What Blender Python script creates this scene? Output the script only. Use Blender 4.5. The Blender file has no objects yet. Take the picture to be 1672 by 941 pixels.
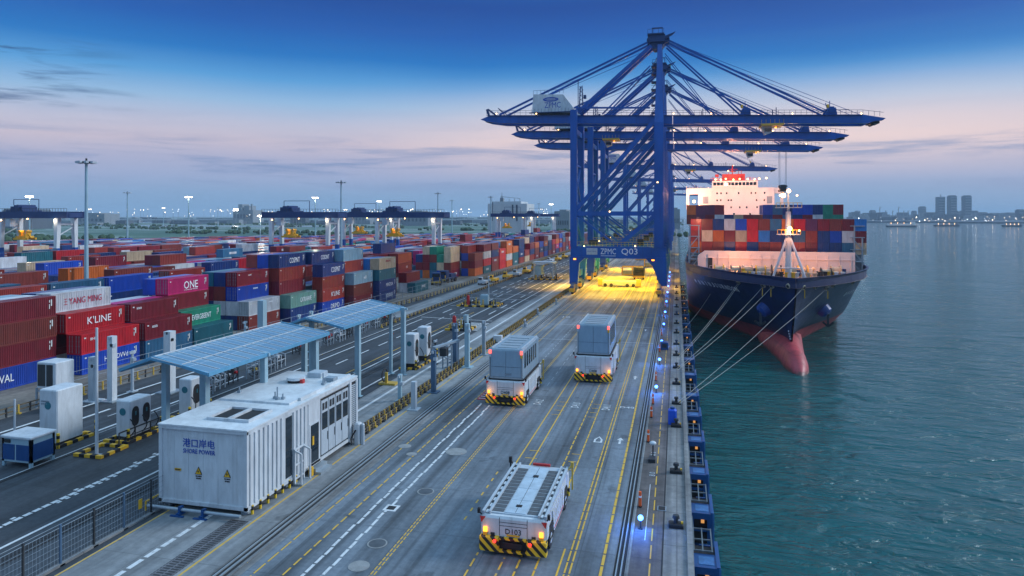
import bpy, math, random
from mathutils import Vector, Matrix
from mathutils.bvhtree import BVHTree
R = math.radians
S = bpy.context.scene
COL = S.collection
rnd = random.Random(7)
# ------------------------------------------------------------ camera, world, sun, exposure
YAW = math.atan(269 / 1100.0)
cd = bpy.data.cameras.new('camera'); cam = bpy.data.objects.new('camera', cd); COL.objects.link(cam)
cam.location = (0, 0, 18); cam.rotation_euler = (R(90), 0, YAW)
cd.sensor_width = 36; cd.lens = 36 * 1100 / 1672.0
cd.shift_y = -(470.5 - 352) / 1672.0
cd.clip_start = 0.5; cd.clip_end = 60000
S.camera = cam
SUN_EL, SUN_AZ = R(30), R(62)
W = bpy.data.worlds.new('World'); S.world = W; W.use_nodes = True
def world():
    nt = W.node_tree; N = nt.nodes; L = nt.links; N.clear()
    def n(t, **k):
        x = N.new(t)
        for a, b in k.items(): setattr(x, a, b)
        return x
    def m(op, a, b=None, c=None):
        x = n('ShaderNodeMath', operation=op)
        for i, q in enumerate((a, b, c)):
            if q is None: continue
            if isinstance(q, (int, float)): x.inputs[i].default_value = q
            else: L.new(q, x.inputs[i])
        return x.outputs[0]
    tc = n('ShaderNodeTexCoord'); sp = n('ShaderNodeSeparateXYZ'); L.new(tc.outputs['Generated'], sp.inputs[0])
    X, Y, Z = sp.outputs
    ns = n('ShaderNodeTexNoise'); ns.inputs['Scale'].default_value = 1.3; ns.inputs['Detail'].default_value = 3
    L.new(tc.outputs['Generated'], ns.inputs['Vector'])
    wob = m('MULTIPLY', m('SUBTRACT', ns.outputs['Fac'], 0.5), 0.05)
    rampin = m('MULTIPLY', m('ADD', Z, wob), 1.0)
    cr = n('ShaderNodeValToRGB'); L.new(rampin, cr.inputs[0])
    def lin(c): return tuple(((x / 255) / 12.92 if x < 10 else (((x / 255) + .055) / 1.055) ** 2.4) for x in c) + (1,)
    stops = [(0.0, (112, 152, 190)), (.03, (124, 156, 194)), (.055, (146, 160, 196)), (.08, (162, 164, 194)), (.105, (190, 178, 194)), (.13, (178, 180, 202)),
             (.16, (138, 174, 210)), (.19, (76, 146, 204)), (.222, (4, 106, 182)), (.26, (0, 80, 164)), (.30, (0, 62, 144)), (.36, (20, 92, 168)), (.46, (150, 190, 226)), (.8, (164, 206, 244))]  # last stops, above the view, set brighter than a dusk sky to light the ground
    e = cr.color_ramp.elements
    e[0].position, e[0].color = stops[0][0], lin(stops[0][1])
    e[1].position, e[1].color = stops[-1][0], lin(stops[-1][1])
    for p, c in stops[1:-1]:
        k = e.new(p); k.color = lin(c)
    # thin cloud streaks, flattened along the horizon
    mp = n('ShaderNodeCombineXYZ'); L.new(m('MULTIPLY', X, 2.3), mp.inputs[0]); L.new(m('MULTIPLY', Y, 2.3), mp.inputs[1]); L.new(m('MULTIPLY', Z, 34), mp.inputs[2])
    c1 = n('ShaderNodeTexNoise'); c1.inputs['Scale'].default_value = 1.6; c1.inputs['Detail'].default_value = 10; c1.inputs['Roughness'].default_value = .64; c1.inputs['Distortion'].default_value = .35
    L.new(mp.outputs[0], c1.inputs['Vector'])
    r1 = n('ShaderNodeMapRange'); r1.inputs[1].default_value = .49; r1.inputs[2].default_value = .62; L.new(c1.outputs['Fac'], r1.inputs[0])
    band = n('ShaderNodeValToRGB'); L.new(Z, band.inputs[0]); b = band.color_ramp.elements
    b[0].position = .02; b[0].color = (0, 0, 0, 1); b[1].position = .5; b[1].color = (0, 0, 0, 1)
    for p, v in ((.045, .4), (.07, .85), (.095, .6), (.115, .15), (.15, .04), (.25, .02)):
        k = b.new(p); k.color = (v, v, v, 1)
    # darker streaks towards the left
    c2 = n('ShaderNodeTexNoise'); c2.inputs['Scale'].default_value = 3.1; c2.inputs['Detail'].default_value = 8; c2.inputs['Roughness'].default_value = .6; c2.inputs['Distortion'].default_value = .5
    mp2 = n('ShaderNodeCombineXYZ'); L.new(m('MULTIPLY', X, 1.6), mp2.inputs[0]); L.new(m('MULTIPLY', Y, 1.6), mp2.inputs[1]); L.new(m('MULTIPLY', Z, 13), mp2.inputs[2])
    L.new(mp2.outputs[0], c2.inputs['Vector'])
    r2 = n('ShaderNodeMapRange'); r2.inputs[1].default_value = .5; r2.inputs[2].default_value = .62; L.new(c2.outputs['Fac'], r2.inputs[0])
    left = n('ShaderNodeMapRange'); left.inputs[1].default_value = -.66; left.inputs[2].default_value = -.76; L.new(X, left.inputs[0])
    zb = n('ShaderNodeMapRange'); zb.inputs[1].default_value = .23; zb.inputs[2].default_value = .2; L.new(Z, zb.inputs[0])
    zb2 = n('ShaderNodeMapRange'); zb2.inputs[1].default_value = .12; zb2.inputs[2].default_value = .145; L.new(Z, zb2.inputs[0])
    f2 = m('MULTIPLY', m('MULTIPLY', r2.outputs[0], left.outputs[0]), m('MULTIPLY', zb.outputs[0], zb2.outputs[0]))
    f1 = m('MULTIPLY', r1.outputs[0], band.outputs[0])
    # peach glow low in the sky, ahead and to the right
    dg = n('ShaderNodeVectorMath', operation='DOT_PRODUCT'); L.new(tc.outputs['Generated'], dg.inputs[0]); dg.inputs[1].default_value = Vector((.06, .99, .12)).normalized()
    g1 = n('ShaderNodeMapRange', interpolation_type='SMOOTHSTEP'); g1.inputs[1].default_value = .84; g1.inputs[2].default_value = 1.0; L.new(dg.outputs['Value'], g1.inputs[0])
    g2 = n('ShaderNodeValToRGB'); L.new(Z, g2.inputs[0]); ge = g2.color_ramp.elements; ge[0].position = .045; ge[0].color = (0, 0, 0, 1); ge[1].position = .20; ge[1].color = (0, 0, 0, 1); gk_ = ge.new(.105); gk_.color = (1, 1, 1, 1)
    gl = n('ShaderNodeMix', data_type='RGBA'); L.new(m('MULTIPLY', m('MULTIPLY', g1.outputs[0], g2.outputs[0]), .6), gl.inputs[0]); L.new(cr.outputs[0], gl.inputs[6]); gl.inputs[7].default_value = lin((246, 214, 204))
    mix = n('ShaderNodeMix', data_type='RGBA'); L.new(f1, mix.inputs[0]); L.new(gl.outputs[2], mix.inputs[6]); mix.inputs[7].default_value = lin((112, 134, 178))
    mx2 = n('ShaderNodeMix', data_type='RGBA'); L.new(m('MULTIPLY', f2, 1.0), mx2.inputs[0]); L.new(mix.outputs[2], mx2.inputs[6]); mx2.inputs[7].default_value = lin((16, 64, 118))
    sky = n('ShaderNodeTexSky', sky_type='NISHITA'); sky.sun_disc = False; sky.sun_elevation = R(2); sky.sun_rotation = SUN_AZ
    sk = n('ShaderNodeVectorMath', operation='SCALE'); L.new(sky.outputs[0], sk.inputs[0]); sk.inputs[3].default_value = .03
    ad = n('ShaderNodeMix', data_type='RGBA', blend_type='ADD'); ad.inputs[0].default_value = 1; L.new(mx2.outputs[2], ad.inputs[6]); L.new(sk.outputs[0], ad.inputs[7])
    bg = n('ShaderNodeBackground'); bg.inputs[1].default_value = 1.0; st = n('ShaderNodeMapRange'); st.inputs[1].default_value = .33; st.inputs[2].default_value = .5; st.inputs[3].default_value = .97; st.inputs[4].default_value = 1.1; L.new(Z, st.inputs[0]); L.new(st.outputs[0], bg.inputs[1]); L.new(mx2.outputs[2], bg.inputs[0])  # strength raised in the unseen upper dome as added light on the scene
    bg2 = n('ShaderNodeBackground'); bg2.inputs[1].default_value = .02; L.new(sky.outputs[0], bg2.inputs[0])
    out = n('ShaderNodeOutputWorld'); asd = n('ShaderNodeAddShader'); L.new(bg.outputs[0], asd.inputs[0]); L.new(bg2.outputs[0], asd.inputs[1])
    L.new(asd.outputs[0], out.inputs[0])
world()
sl = bpy.data.lights.new('sun', 'SUN'); sl.energy = 2.0; sl.angle = R(16); sl.color = (.90, .95, 1)
so = bpy.data.objects.new('sun', sl); COL.objects.link(so); so.rotation_euler = (0, R(90) - SUN_EL, R(90) - SUN_AZ)
S.view_settings.view_transform = 'Standard'; S.view_settings.look = 'None'; S.view_settings.exposure = 0.22; S.view_settings.gamma = 1
S.cycles.use_adaptive_sampling = True; S.cycles.max_bounces = 6; S.cycles.volume_bounces = 0
S.cycles.use_denoising = True
# ------------------------------------------------------------ picking a place on the ground from a bearing
SN, CS = math.sin(YAW), math.cos(YAW)
F_ = Vector((-SN, CS, 0)); R_ = Vector((CS, SN, 0)); CAM = Vector((0, 0, 18))
def ray(u, v): return F_ + R_ * ((u - 836) / 1100) + Vector((0, 0, (352 - v) / 1100))
def G(u, v, z=0):
    d = ray(u, v); return CAM + d * ((z - 18) / d.z)
def PY(u, v, Y):
    d = ray(u, v); return CAM + d * (Y / d.y)
def atD(u, v, D): return CAM + ray(u, v) * D
def pxl(p):
    q = Vector(p) - CAM; D = q.dot(F_); return 836 + 1100 * q.dot(R_) / D, 352 - 1100 * q.z / D, D
# ------------------------------------------------------------ materials
MATS = {}
def mat(name, rgb, rough=.6, metal=0, dirt=.25, scale=1.5, bump=0, emit=None, estr=0, rndv=0, spec=.5, coat=0, streak=0, rust=(.12, .055, .03), sscale=2.2):
    if name in MATS: return MATS[name]
    m = bpy.data.materials.new(name); m.use_nodes = True; MATS[name] = m
    N = m.node_tree.nodes; L = m.node_tree.links; b = N['Principled BSDF']
    b.inputs['Roughness'].default_value = rough; b.inputs['Metallic'].default_value = metal
    b.inputs['Specular IOR Level'].default_value = spec; b.inputs['Coat Weight'].default_value = coat
    b.inputs['Base Color'].default_value = (*rgb, 1)
    if emit:
        b.inputs['Emission Color'].default_value = (*emit, 1); b.inputs['Emission Strength'].default_value = estr
    if dirt:
        tc = N.new('ShaderNodeTexCoord')
        mp = N.new('ShaderNodeMapping'); mp.inputs['Scale'].default_value = (1, 1, .35); L.new(tc.outputs['Object'], mp.inputs[0])
        ns = N.new('ShaderNodeTexNoise'); ns.inputs['Scale'].default_value = scale; ns.inputs['Detail'].default_value = 6; ns.inputs['Roughness'].default_value = .65
        L.new(mp.outputs[0], ns.inputs['Vector'])
        mr = N.new('ShaderNodeMapRange'); mr.inputs[1].default_value = .3; mr.inputs[2].default_value = .75; mr.inputs[3].default_value = 1 + dirt * .5; mr.inputs[4].default_value = 1 - dirt
        L.new(ns.outputs['Fac'], mr.inputs[0]); src = mr.outputs[0]
        if rndv:
            oi = N.new('ShaderNodeObjectInfo'); r2 = N.new('ShaderNodeMapRange'); r2.inputs[3].default_value = 1 - rndv; r2.inputs[4].default_value = 1 + rndv
            L.new(oi.outputs['Random'], r2.inputs[0]); mm = N.new('ShaderNodeMath'); mm.operation = 'MULTIPLY'; L.new(src, mm.inputs[0]); L.new(r2.outputs[0], mm.inputs[1]); src = mm.outputs[0]
        vm = N.new('ShaderNodeVectorMath'); vm.operation = 'SCALE'; vm.inputs[0].default_value = rgb; L.new(src, vm.inputs[3]); L.new(vm.outputs[0], b.inputs['Base Color'])
        if streak:
            m3 = N.new('ShaderNodeMapping'); m3.inputs['Scale'].default_value = (1, 1, .12); L.new(tc.outputs['Object'], m3.inputs[0])
            o3 = N.new('ShaderNodeObjectInfo'); L.new(o3.outputs['Random'], m3.inputs['Location'])
            s3 = N.new('ShaderNodeTexNoise'); s3.inputs['Scale'].default_value = sscale; s3.inputs['Detail'].default_value = 7; s3.inputs['Roughness'].default_value = .75; L.new(m3.outputs[0], s3.inputs['Vector'])
            q3 = N.new('ShaderNodeMapRange'); q3.inputs[1].default_value = .52; q3.inputs[2].default_value = .72; q3.inputs[4].default_value = streak; L.new(s3.outputs['Fac'], q3.inputs[0])
            x3 = N.new('ShaderNodeMix'); x3.data_type = 'RGBA'; L.new(q3.outputs[0], x3.inputs[0]); L.new(vm.outputs[0], x3.inputs[6]); x3.inputs[7].default_value = (*rust, 1); L.new(x3.outputs[2], b.inputs['Base Color'])
            z3 = N.new('ShaderNodeMapRange'); z3.inputs[3].default_value = rough; z3.inputs[4].default_value = min(1, rough + .35); L.new(q3.outputs[0], z3.inputs[0]); L.new(z3.outputs[0], b.inputs['Roughness'])
        if bump:
            bp = N.new('ShaderNodeBump'); bp.inputs['Strength'].default_value = bump; L.new(ns.outputs['Fac'], bp.inputs['Height']); L.new(bp.outputs[0], b.inputs['Normal'])
    return m
def emis(name, rgb, s): return mat(name, (.02, .02, .02), emit=rgb, estr=s, dirt=0)
def stripes(name, ax=(1, 0, 1), period=.5, c1=(.75, .48, .02), c2=(.015, .015, .015)):
    m = bpy.data.materials.new(name); m.use_nodes = True; N = m.node_tree.nodes; L = m.node_tree.links; b = N['Principled BSDF']; b.inputs['Roughness'].default_value = .5
    tc = N.new('ShaderNodeTexCoord'); d = N.new('ShaderNodeVectorMath'); d.operation = 'DOT_PRODUCT'; L.new(tc.outputs['Object'], d.inputs[0]); d.inputs[1].default_value = ax
    q = N.new('ShaderNodeMath'); q.operation = 'DIVIDE'; L.new(d.outputs['Value'], q.inputs[0]); q.inputs[1].default_value = period
    fr = N.new('ShaderNodeMath'); fr.operation = 'FRACT'; L.new(q.outputs[0], fr.inputs[0])
    gt = N.new('ShaderNodeMath'); gt.operation = 'GREATER_THAN'; gt.inputs[1].default_value = .5; L.new(fr.outputs[0], gt.inputs[0])
    mx = N.new('ShaderNodeMix'); mx.data_type = 'RGBA'; L.new(gt.outputs[0], mx.inputs[0]); mx.inputs[6].default_value = (*c1, 1); mx.inputs[7].default_value = (*c2, 1)
    L.new(mx.outputs[2], b.inputs['Base Color']); return m
WHITE = mat('white_paint', (.56, .60, .63), .42, dirt=.22, streak=.4, rust=(.20, .20, .19))
WHITE2 = mat('pale_roof_paint', (.62, .66, .68), .4, dirt=.3, scale=.8, streak=.35, rust=(.26, .25, .23))
GREYP = mat('grey_paint', (.26, .32, .37), .5, dirt=.2)
LGREY = mat('light_grey_paint', (.42, .48, .53), .45, dirt=.2)
STEEL = mat('galvanised_steel', (.36, .42, .46), .4, .5, dirt=.2)
DARK = mat('dark_steel', (.03, .035, .04), .5, .2, dirt=.3)
BLACK = mat('black_rubber', (.012, .012, .014), .7, dirt=.2)
CBLUE = mat('crane_blue', (.001, .082, .37), .36, dirt=.3, scale=.25, streak=.45, rust=(.02, .03, .07), sscale=.7)
CBLUE2 = mat('crane_blue_dark', (.004, .035, .14), .5, dirt=.2)
YEL = mat('safety_yellow', (.75, .42, .02), .5, dirt=.25)
YELB = mat('handrail_yellow', (.55, .36, .05), .5, dirt=.2)
ORANGE = mat('orange_plastic', (.8, .11, .015), .45, dirt=.1)
REDP = mat('red_paint', (.5, .02, .02), .45, dirt=.2)
GLASS = mat('dark_glass', (.01, .02, .03), .08, 0, dirt=0, spec=.8)
TEALD = mat('teal_display', (.02, .16, .2), .3, dirt=0)
BLUEP = mat('blue_paint', (.004, .062, .21), .45, dirt=.2)
BLUEL = mat('blue_lettering', (.015, .07, .38), .5, dirt=0)
WLET = mat('white_lettering', (.75, .78, .8), .5, dirt=0)
BLET = mat('black_lettering', (.02, .02, .03), .5, dirt=0)
STRIPE = stripes('hazard_stripes_diagonal')
STRIPE2 = stripes('hazard_bands_vertical', (0, 0, 1), .5)
LWARM = emis('warm_lamp', (1, .52, .18), 12)
LWHITE = emis('white_lamp', (1, .86, .66), 25)
LORANGE = emis('orange_lamp', (1, .27, .02), 4)
LRED = emis('red_lamp', (1, .03, .02), 3)
LBLUE = emis('blue_lamp', (.04, .17, 1), 12)
# ------------------------------------------------------------ mesh builder
class MB:
    def __init__(s): s.v = []; s.f = []; s.m = []
    def add(s, vs, fs, mi=0):
        o = len(s.v); s.v += [tuple(p) for p in vs]; s.f += [tuple(i + o for i in f) for f in fs]; s.m += [mi] * len(fs); return s
    def box(s, a, b, mi=0):
        x0, y0, z0 = a; x1, y1, z1 = b
        x0, x1 = min(x0, x1), max(x0, x1); y0, y1 = min(y0, y1), max(y0, y1); z0, z1 = min(z0, z1), max(z0, z1)
        return s.add([(x0, y0, z0), (x1, y0, z0), (x1, y1, z0), (x0, y1, z0), (x0, y0, z1), (x1, y0, z1), (x1, y1, z1), (x0, y1, z1)],
                     [(0, 3, 2, 1), (4, 5, 6, 7), (0, 1, 5, 4), (1, 2, 6, 5), (2, 3, 7, 6), (3, 0, 4, 7)], mi)
    def bbox(s, a, b, r=.05, mi=0):   # box with chamfered vertical and top edges
        x0, y0, z0 = a; x1, y1, z1 = b
        def ring(i, z): return [(x0 + i + r, y0 + i, z), (x1 - i - r, y0 + i, z), (x1 - i, y0 + i + r, z), (x1 - i, y1 - i - r, z), (x1 - i - r, y1 - i, z), (x0 + i + r, y1 - i, z), (x0 + i, y1 - i - r, z), (x0 + i, y0 + i + r, z)]
        vs = ring(0, z0) + ring(0, z1 - r) + ring(r * .8, z1)
        fs = [tuple(range(7, -1, -1)), tuple(range(16, 24))]
        for k in (0, 8):
            for i in range(8): j = (i + 1) % 8; fs.append((k + i, k + j, k + 8 + j, k + 8 + i))
        return s.add(vs, fs, mi)
    def bar(s, p, q, w, h=None, mi=0, up=None, w2=None, h2=None):
        h = h or w; p = Vector(p); q = Vector(q); d = (q - p)
        if d.length < 1e-6: return s
        d.normalize(); u = Vector(up) if up else (Vector((0, 0, 1)) if abs(d.z) < .99 else Vector((0, 1, 0)))
        a = d.cross(u).normalized(); b = a.cross(d).normalized(); w2 = w2 or w; h2 = h2 or h
        vs = [p - a * w / 2 - b * h / 2, p + a * w / 2 - b * h / 2, p + a * w / 2 + b * h / 2, p - a * w / 2 + b * h / 2,
              q - a * w2 / 2 - b * h2 / 2, q + a * w2 / 2 - b * h2 / 2, q + a * w2 / 2 + b * h2 / 2, q - a * w2 / 2 + b * h2 / 2]
        return s.add(vs, [(0, 1, 2, 3), (7, 6, 5, 4), (0, 4, 5, 1), (1, 5, 6, 2), (2, 6, 7, 3), (3, 7, 4, 0)], mi)
    def cyl(s, p, q, r, r2=None, n=10, mi=0, caps=True):
        r2 = r if r2 is None else r2; p = Vector(p); q = Vector(q); d = (q - p).normalized()
        u = Vector((0, 0, 1)) if abs(d.z) < .99 else Vector((1, 0, 0)); a = d.cross(u).normalized(); b = a.cross(d)
        vs = []
        for c, rr in ((p, r), (q, r2)):
            for i in range(n): t = 2 * math.pi * i / n; vs.append(c + (a * math.cos(t) + b * math.sin(t)) * rr)
        fs = [(i, i + n, (i + 1) % n + n, (i + 1) % n) for i in range(n)]
        if caps: fs += [tuple(range(n)), tuple(range(2 * n - 1, n - 1, -1))]
        return s.add(vs, fs, mi)
    def ball(s, c, r, n=8, mi=0, sz=1):
        c = Vector(c); vs = []; fs = []; m = n // 2 + 1
        for j in range(m + 1):
            ph = math.pi * j / m
            for i in range(n): t = 2 * math.pi * i / n; vs.append(c + Vector((math.sin(ph) * math.cos(t) * r, math.sin(ph) * math.sin(t) * r, math.cos(ph) * r * sz)))
        for j in range(m):
            for i in range(n): k = (i + 1) % n; fs.append((j * n + i, (j + 1) * n + i, (j + 1) * n + k, j * n + k))
        return s.add(vs, fs, mi)
    def tube(s, pts, r, n=6, mi=0):
        for a, b in zip(pts, pts[1:]): s.cyl(a, b, r, n=n, mi=mi)
        return s
    def prism(s, poly, a, b, axis='y', mi=0):   # poly of 2D points swept from a to b along an axis
        n = len(poly)
        def P(p, t): return {'y': (p[0], t, p[1]), 'x': (t, p[0], p[1]), 'z': (p[0], p[1], t)}[axis]
        vs = [P(p, a) for p in poly] + [P(p, b) for p in poly]
        fs = [tuple(range(n)), tuple(range(2 * n - 1, n - 1, -1))] + [(i, i + n, (i + 1) % n + n, (i + 1) % n) for i in range(n)]
        return s.add(vs, fs, mi)
    def quad(s, a, b, c, d, mi=0): return s.add([a, b, c, d], [(0, 1, 2, 3)], mi)
    def mesh(s, name, mats, smooth=False):
        me = bpy.data.meshes.new(name); me.from_pydata(s.v, [], s.f)
        for m in (mats if isinstance(mats, (list, tuple)) else [mats]): me.materials.append(m)
        if any(s.m): me.polygons.foreach_set('material_index', s.m)
        if smooth: me.polygons.foreach_set('use_smooth', [True] * len(s.f))
        me.update(); return me
    def build(s, name, mats, parent=None, smooth=False, loc=None):
        o = bpy.data.objects.new(name, s.mesh(name, mats, smooth)); COL.objects.link(o)
        if parent: o.parent = parent
        if loc: o.location = loc
        return o
def fixn(o):
    import bmesh
    bm = bmesh.new(); bm.from_mesh(o.data); bmesh.ops.recalc_face_normals(bm, faces=bm.faces); bm.to_mesh(o.data); bm.free(); return o
def tag(o, label, cat, group=None):
    o['label'] = label; o['category'] = cat
    if group: o['group'] = group
    return o
def thing(name, label, cat, loc=(0, 0, 0), rz=0, group=None):
    o = bpy.data.objects.new(name, None); COL.objects.link(o); o.location = loc; o.rotation_euler = (0, 0, rz); o.empty_display_size = .1
    return tag(o, label, cat, group)
def struct(o, kind='structure'): o['kind'] = kind; return o
KIDS = {}
def copy_tree(o, parent=None, label=None, group=None, loc=None, rz=None, kids=None):
    c = o.copy(); COL.objects.link(c)
    if parent: c.parent = parent
    if label: c['label'] = label
    if group: c['group'] = group
    if loc is not None: c.location = loc
    if rz is not None: c.rotation_euler = (0, 0, rz)
    for ch in (kids if kids is not None else list(o.children)): copy_tree(ch, c)
    return c
_tc = {}
def text_mesh(txt, mtl, depth=.01):
    k = (txt, mtl.name, depth)
    if k in _tc: return _tc[k]
    cu = bpy.data.curves.new('lettering', 'FONT'); cu.body = txt; cu.size = 1; cu.extrude = depth; cu.resolution_u = 2
    o = bpy.data.objects.new('lettering', cu); COL.objects.link(o)
    dg = bpy.context.evaluated_depsgraph_get(); me = bpy.data.meshes.new_from_object(o.evaluated_get(dg))
    bpy.data.objects.remove(o)
    xs = [v.co.x for v in me.vertices]; ys = [v.co.y for v in me.vertices]
    if not xs: return None
    cx, cy, w, h = (min(xs) + max(xs)) / 2, (min(ys) + max(ys)) / 2, max(xs) - min(xs), max(ys) - min(ys)
    for v in me.vertices: v.co.x -= cx; v.co.y -= cy
    me.materials.clear(); me.materials.append(mtl); me.name = 'lettering'
    _tc[k] = (me, w, h); return _tc[k]
def text(txt, mtl, centre, right, up, width, height=None, parent=None, name='lettering'):
    r = text_mesh(txt, mtl)
    if not r: return None
    me, w, h = r; sx = width / w; sy = (height / h) if height else sx
    rt = Vector(right).normalized(); u = Vector(up).normalized(); n = rt.cross(u)
    M = Matrix((rt * sx, u * sy, n)).transposed().to_4x4(); M.translation = Vector(centre)
    o = bpy.data.objects.new(name, me); COL.objects.link(o)
    if parent: o.parent = parent
    o.matrix_local = M
    return o
def lamp(kind, loc, energy, color, size=.3, rot=None, spot=None, name='lamp_light', parent=None):
    l = bpy.data.lights.new(name, kind); l.energy = energy; l.color = color
    if kind in ('POINT', 'SPOT'): l.shadow_soft_size = size
    if kind == 'SPOT': l.spot_size = spot or R(110); l.spot_blend = 1.0
    o = bpy.data.objects.new(name, l); COL.objects.link(o); o.location = loc
    if rot: o.rotation_euler = rot
    if parent: o.parent = parent
    return o
ORD = ['first', 'second', 'third', 'fourth', 'fifth', 'sixth', 'seventh', 'eighth', 'ninth', 'tenth', 'eleventh', 'twelfth', 'thirteenth', 'fourteenth', 'fifteenth', 'sixteenth', 'seventeenth', 'eighteenth', 'nineteenth', 'twentieth',
       'twenty first', 'twenty second', 'twenty third', 'twenty fourth', 'twenty fifth', 'twenty sixth', 'twenty seventh', 'twenty eighth', 'twenty ninth', 'thirtieth'] + ['thirty-%s' % x for x in ('first', 'second', 'third', 'fourth', 'fifth', 'sixth', 'seventh', 'eighth', 'ninth')] + ['fortieth', 'forty-first', 'forty-second', 'forty-third', 'forty-fourth', 'forty-fifth', 'forty-sixth', 'forty-seventh', 'forty-eighth']
# ============================================================ ground, quay, water, far land
WATER_Z = -3.8
def ground_mat(name, c1, c2, scale, joints=None, rough=.75, stain=.5, bump=.15, jc=.6):
    m = bpy.data.materials.new(name); m.use_nodes = True; N = m.node_tree.nodes; L = m.node_tree.links; b = N['Principled BSDF']; b.inputs['Roughness'].default_value = rough
    tc = N.new('ShaderNodeTexCoord')
    n1 = N.new('ShaderNodeTexNoise'); n1.inputs['Scale'].default_value = scale; n1.inputs['Detail'].default_value = 8; n1.inputs['Roughness'].default_value = .7; L.new(tc.outputs['Object'], n1.inputs['Vector'])
    mp = N.new('ShaderNodeMapping'); mp.inputs['Scale'].default_value = (.55, .06, 1); L.new(tc.outputs['Object'], mp.inputs[0])
    n2 = N.new('ShaderNodeTexNoise'); n2.inputs['Scale'].default_value = 1.0; n2.inputs['Detail'].default_value = 6; n2.inputs['Roughness'].default_value = .6; L.new(mp.outputs[0], n2.inputs['Vector'])
    n3 = N.new('ShaderNodeTexNoise'); n3.inputs['Scale'].default_value = .09; n3.inputs['Detail'].default_value = 5; L.new(tc.outputs['Object'], n3.inputs['Vector'])
    mx = N.new('ShaderNodeMix'); mx.data_type = 'RGBA'; r = N.new('ShaderNodeMapRange'); r.inputs[1].default_value = .33; r.inputs[2].default_value = .67; L.new(n1.outputs['Fac'], r.inputs[0]); L.new(r.outputs[0], mx.inputs[0]); mx.inputs[6].default_value = (*c1, 1); mx.inputs[7].default_value = (*c2, 1)
    r2 = N.new('ShaderNodeMapRange'); r2.inputs[1].default_value = .35; r2.inputs[2].default_value = .7; r2.inputs[3].default_value = 1.15; r2.inputs[4].default_value = 1 - stain; L.new(n2.outputs['Fac'], r2.inputs[0])
    r3 = N.new('ShaderNodeMapRange'); r3.inputs[1].default_value = .35; r3.inputs[2].default_value = .65; r3.inputs[3].default_value = .8; r3.inputs[4].default_value = 1.2; L.new(n3.outputs['Fac'], r3.inputs[0])
    mm = N.new('ShaderNodeMath'); mm.operation = 'MULTIPLY'; L.new(r2.outputs[0], mm.inputs[0]); L.new(r3.outputs[0], mm.inputs[1]); f = mm.outputs[0]
    mt = N.new('ShaderNodeMapping'); mt.inputs['Scale'].default_value = (1.7, .012, 1); L.new(tc.outputs['Object'], mt.inputs[0]); nt_ = N.new('ShaderNodeTexNoise'); nt_.inputs['Scale'].default_value = 1.0; nt_.inputs['Detail'].default_value = 3; L.new(mt.outputs[0], nt_.inputs['Vector'])
    rt_ = N.new('ShaderNodeMapRange'); rt_.inputs[1].default_value = .5; rt_.inputs[2].default_value = .68; rt_.inputs[3].default_value = 1.06; rt_.inputs[4].default_value = 1 - stain * .75; L.new(nt_.outputs['Fac'], rt_.inputs[0]); mq = N.new('ShaderNodeMath'); mq.operation = 'MULTIPLY'; L.new(f, mq.inputs[0]); L.new(rt_.outputs[0], mq.inputs[1]); f = mq.outputs[0]
    no = N.new('ShaderNodeTexNoise'); no.inputs['Scale'].default_value = .55; no.inputs['Detail'].default_value = 4; L.new(tc.outputs['Object'], no.inputs['Vector']); ro = N.new('ShaderNodeMapRange'); ro.inputs[1].default_value = .64; ro.inputs[2].default_value = .70; ro.inputs[3].default_value = 1; ro.inputs[4].default_value = .62; L.new(no.outputs['Fac'], ro.inputs[0]); mo = N.new('ShaderNodeMath'); mo.operation = 'MULTIPLY'; L.new(f, mo.inputs[0]); L.new(ro.outputs[0], mo.inputs[1]); f = mo.outputs[0]
    if joints:
        br = N.new('ShaderNodeTexBrick'); br.offset = 0; br.inputs['Scale'].default_value = 1; br.inputs['Brick Width'].default_value = joints[0]; br.inputs['Row Height'].default_value = joints[1]; br.inputs['Mortar Size'].default_value = joints[2]; br.inputs['Mortar Smooth'].default_value = .3
        br.inputs['Color1'].default_value = (1, 1, 1, 1); br.inputs['Color2'].default_value = (.8, .8, .8, 1); br.inputs['Mortar'].default_value = (jc, jc, jc, 1); L.new(tc.outputs['Object'], br.inputs['Vector'])
        m2 = N.new('ShaderNodeMath'); m2.operation = 'MULTIPLY'; L.new(f, m2.inputs[0]); L.new(br.outputs['Color'], m2.inputs[1]); f = m2.outputs[0]
    vm = N.new('ShaderNodeVectorMath'); vm.operation = 'SCALE'; L.new(mx.outputs[2], vm.inputs[0]); L.new(f, vm.inputs[3]); L.new(vm.outputs[0], b.inputs['Base Color'])
    bp = N.new('ShaderNodeBump'); bp.inputs['Strength'].default_value = bump; bp.inputs['Distance'].default_value = .05; L.new(n1.outputs['Fac'], bp.inputs['Height']); L.new(bp.outputs[0], b.inputs['Normal'])
    rr = N.new('ShaderNodeMapRange'); rr.inputs[3].default_value = rough - .2; rr.inputs[4].default_value = rough + .1; L.new(n2.outputs['Fac'], rr.inputs[0]); L.new(rr.outputs[0], b.inputs['Roughness'])
    return m
APRON = ground_mat('quay_lane_concrete', (.128, .16, .195), (.20, .24, .278), 2.6, (5.0, 6.0, .035), stain=.6)
ASPH = ground_mat('road_asphalt', (.028, .036, .046), (.058, .068, .08), 3.0, (7.0, 12.0, .03), stain=.5, jc=.75)
CONC = ground_mat('pale_concrete', (.20, .22, .235), (.30, .32, .33), 2.0, (2.5, 5.0, .03), stain=.4)
EDGE = ground_mat('weathered_quay_concrete', (.16, .165, .17), (.27, .27, .265), 1.6, (40.0, 4.2, .05), stain=.45)
RUSTY = ground_mat('stained_crane_lane', (.085, .075, .075), (.16, .14, .135), 1.4, (3.0, 3.0, .04), stain=.5)
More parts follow.
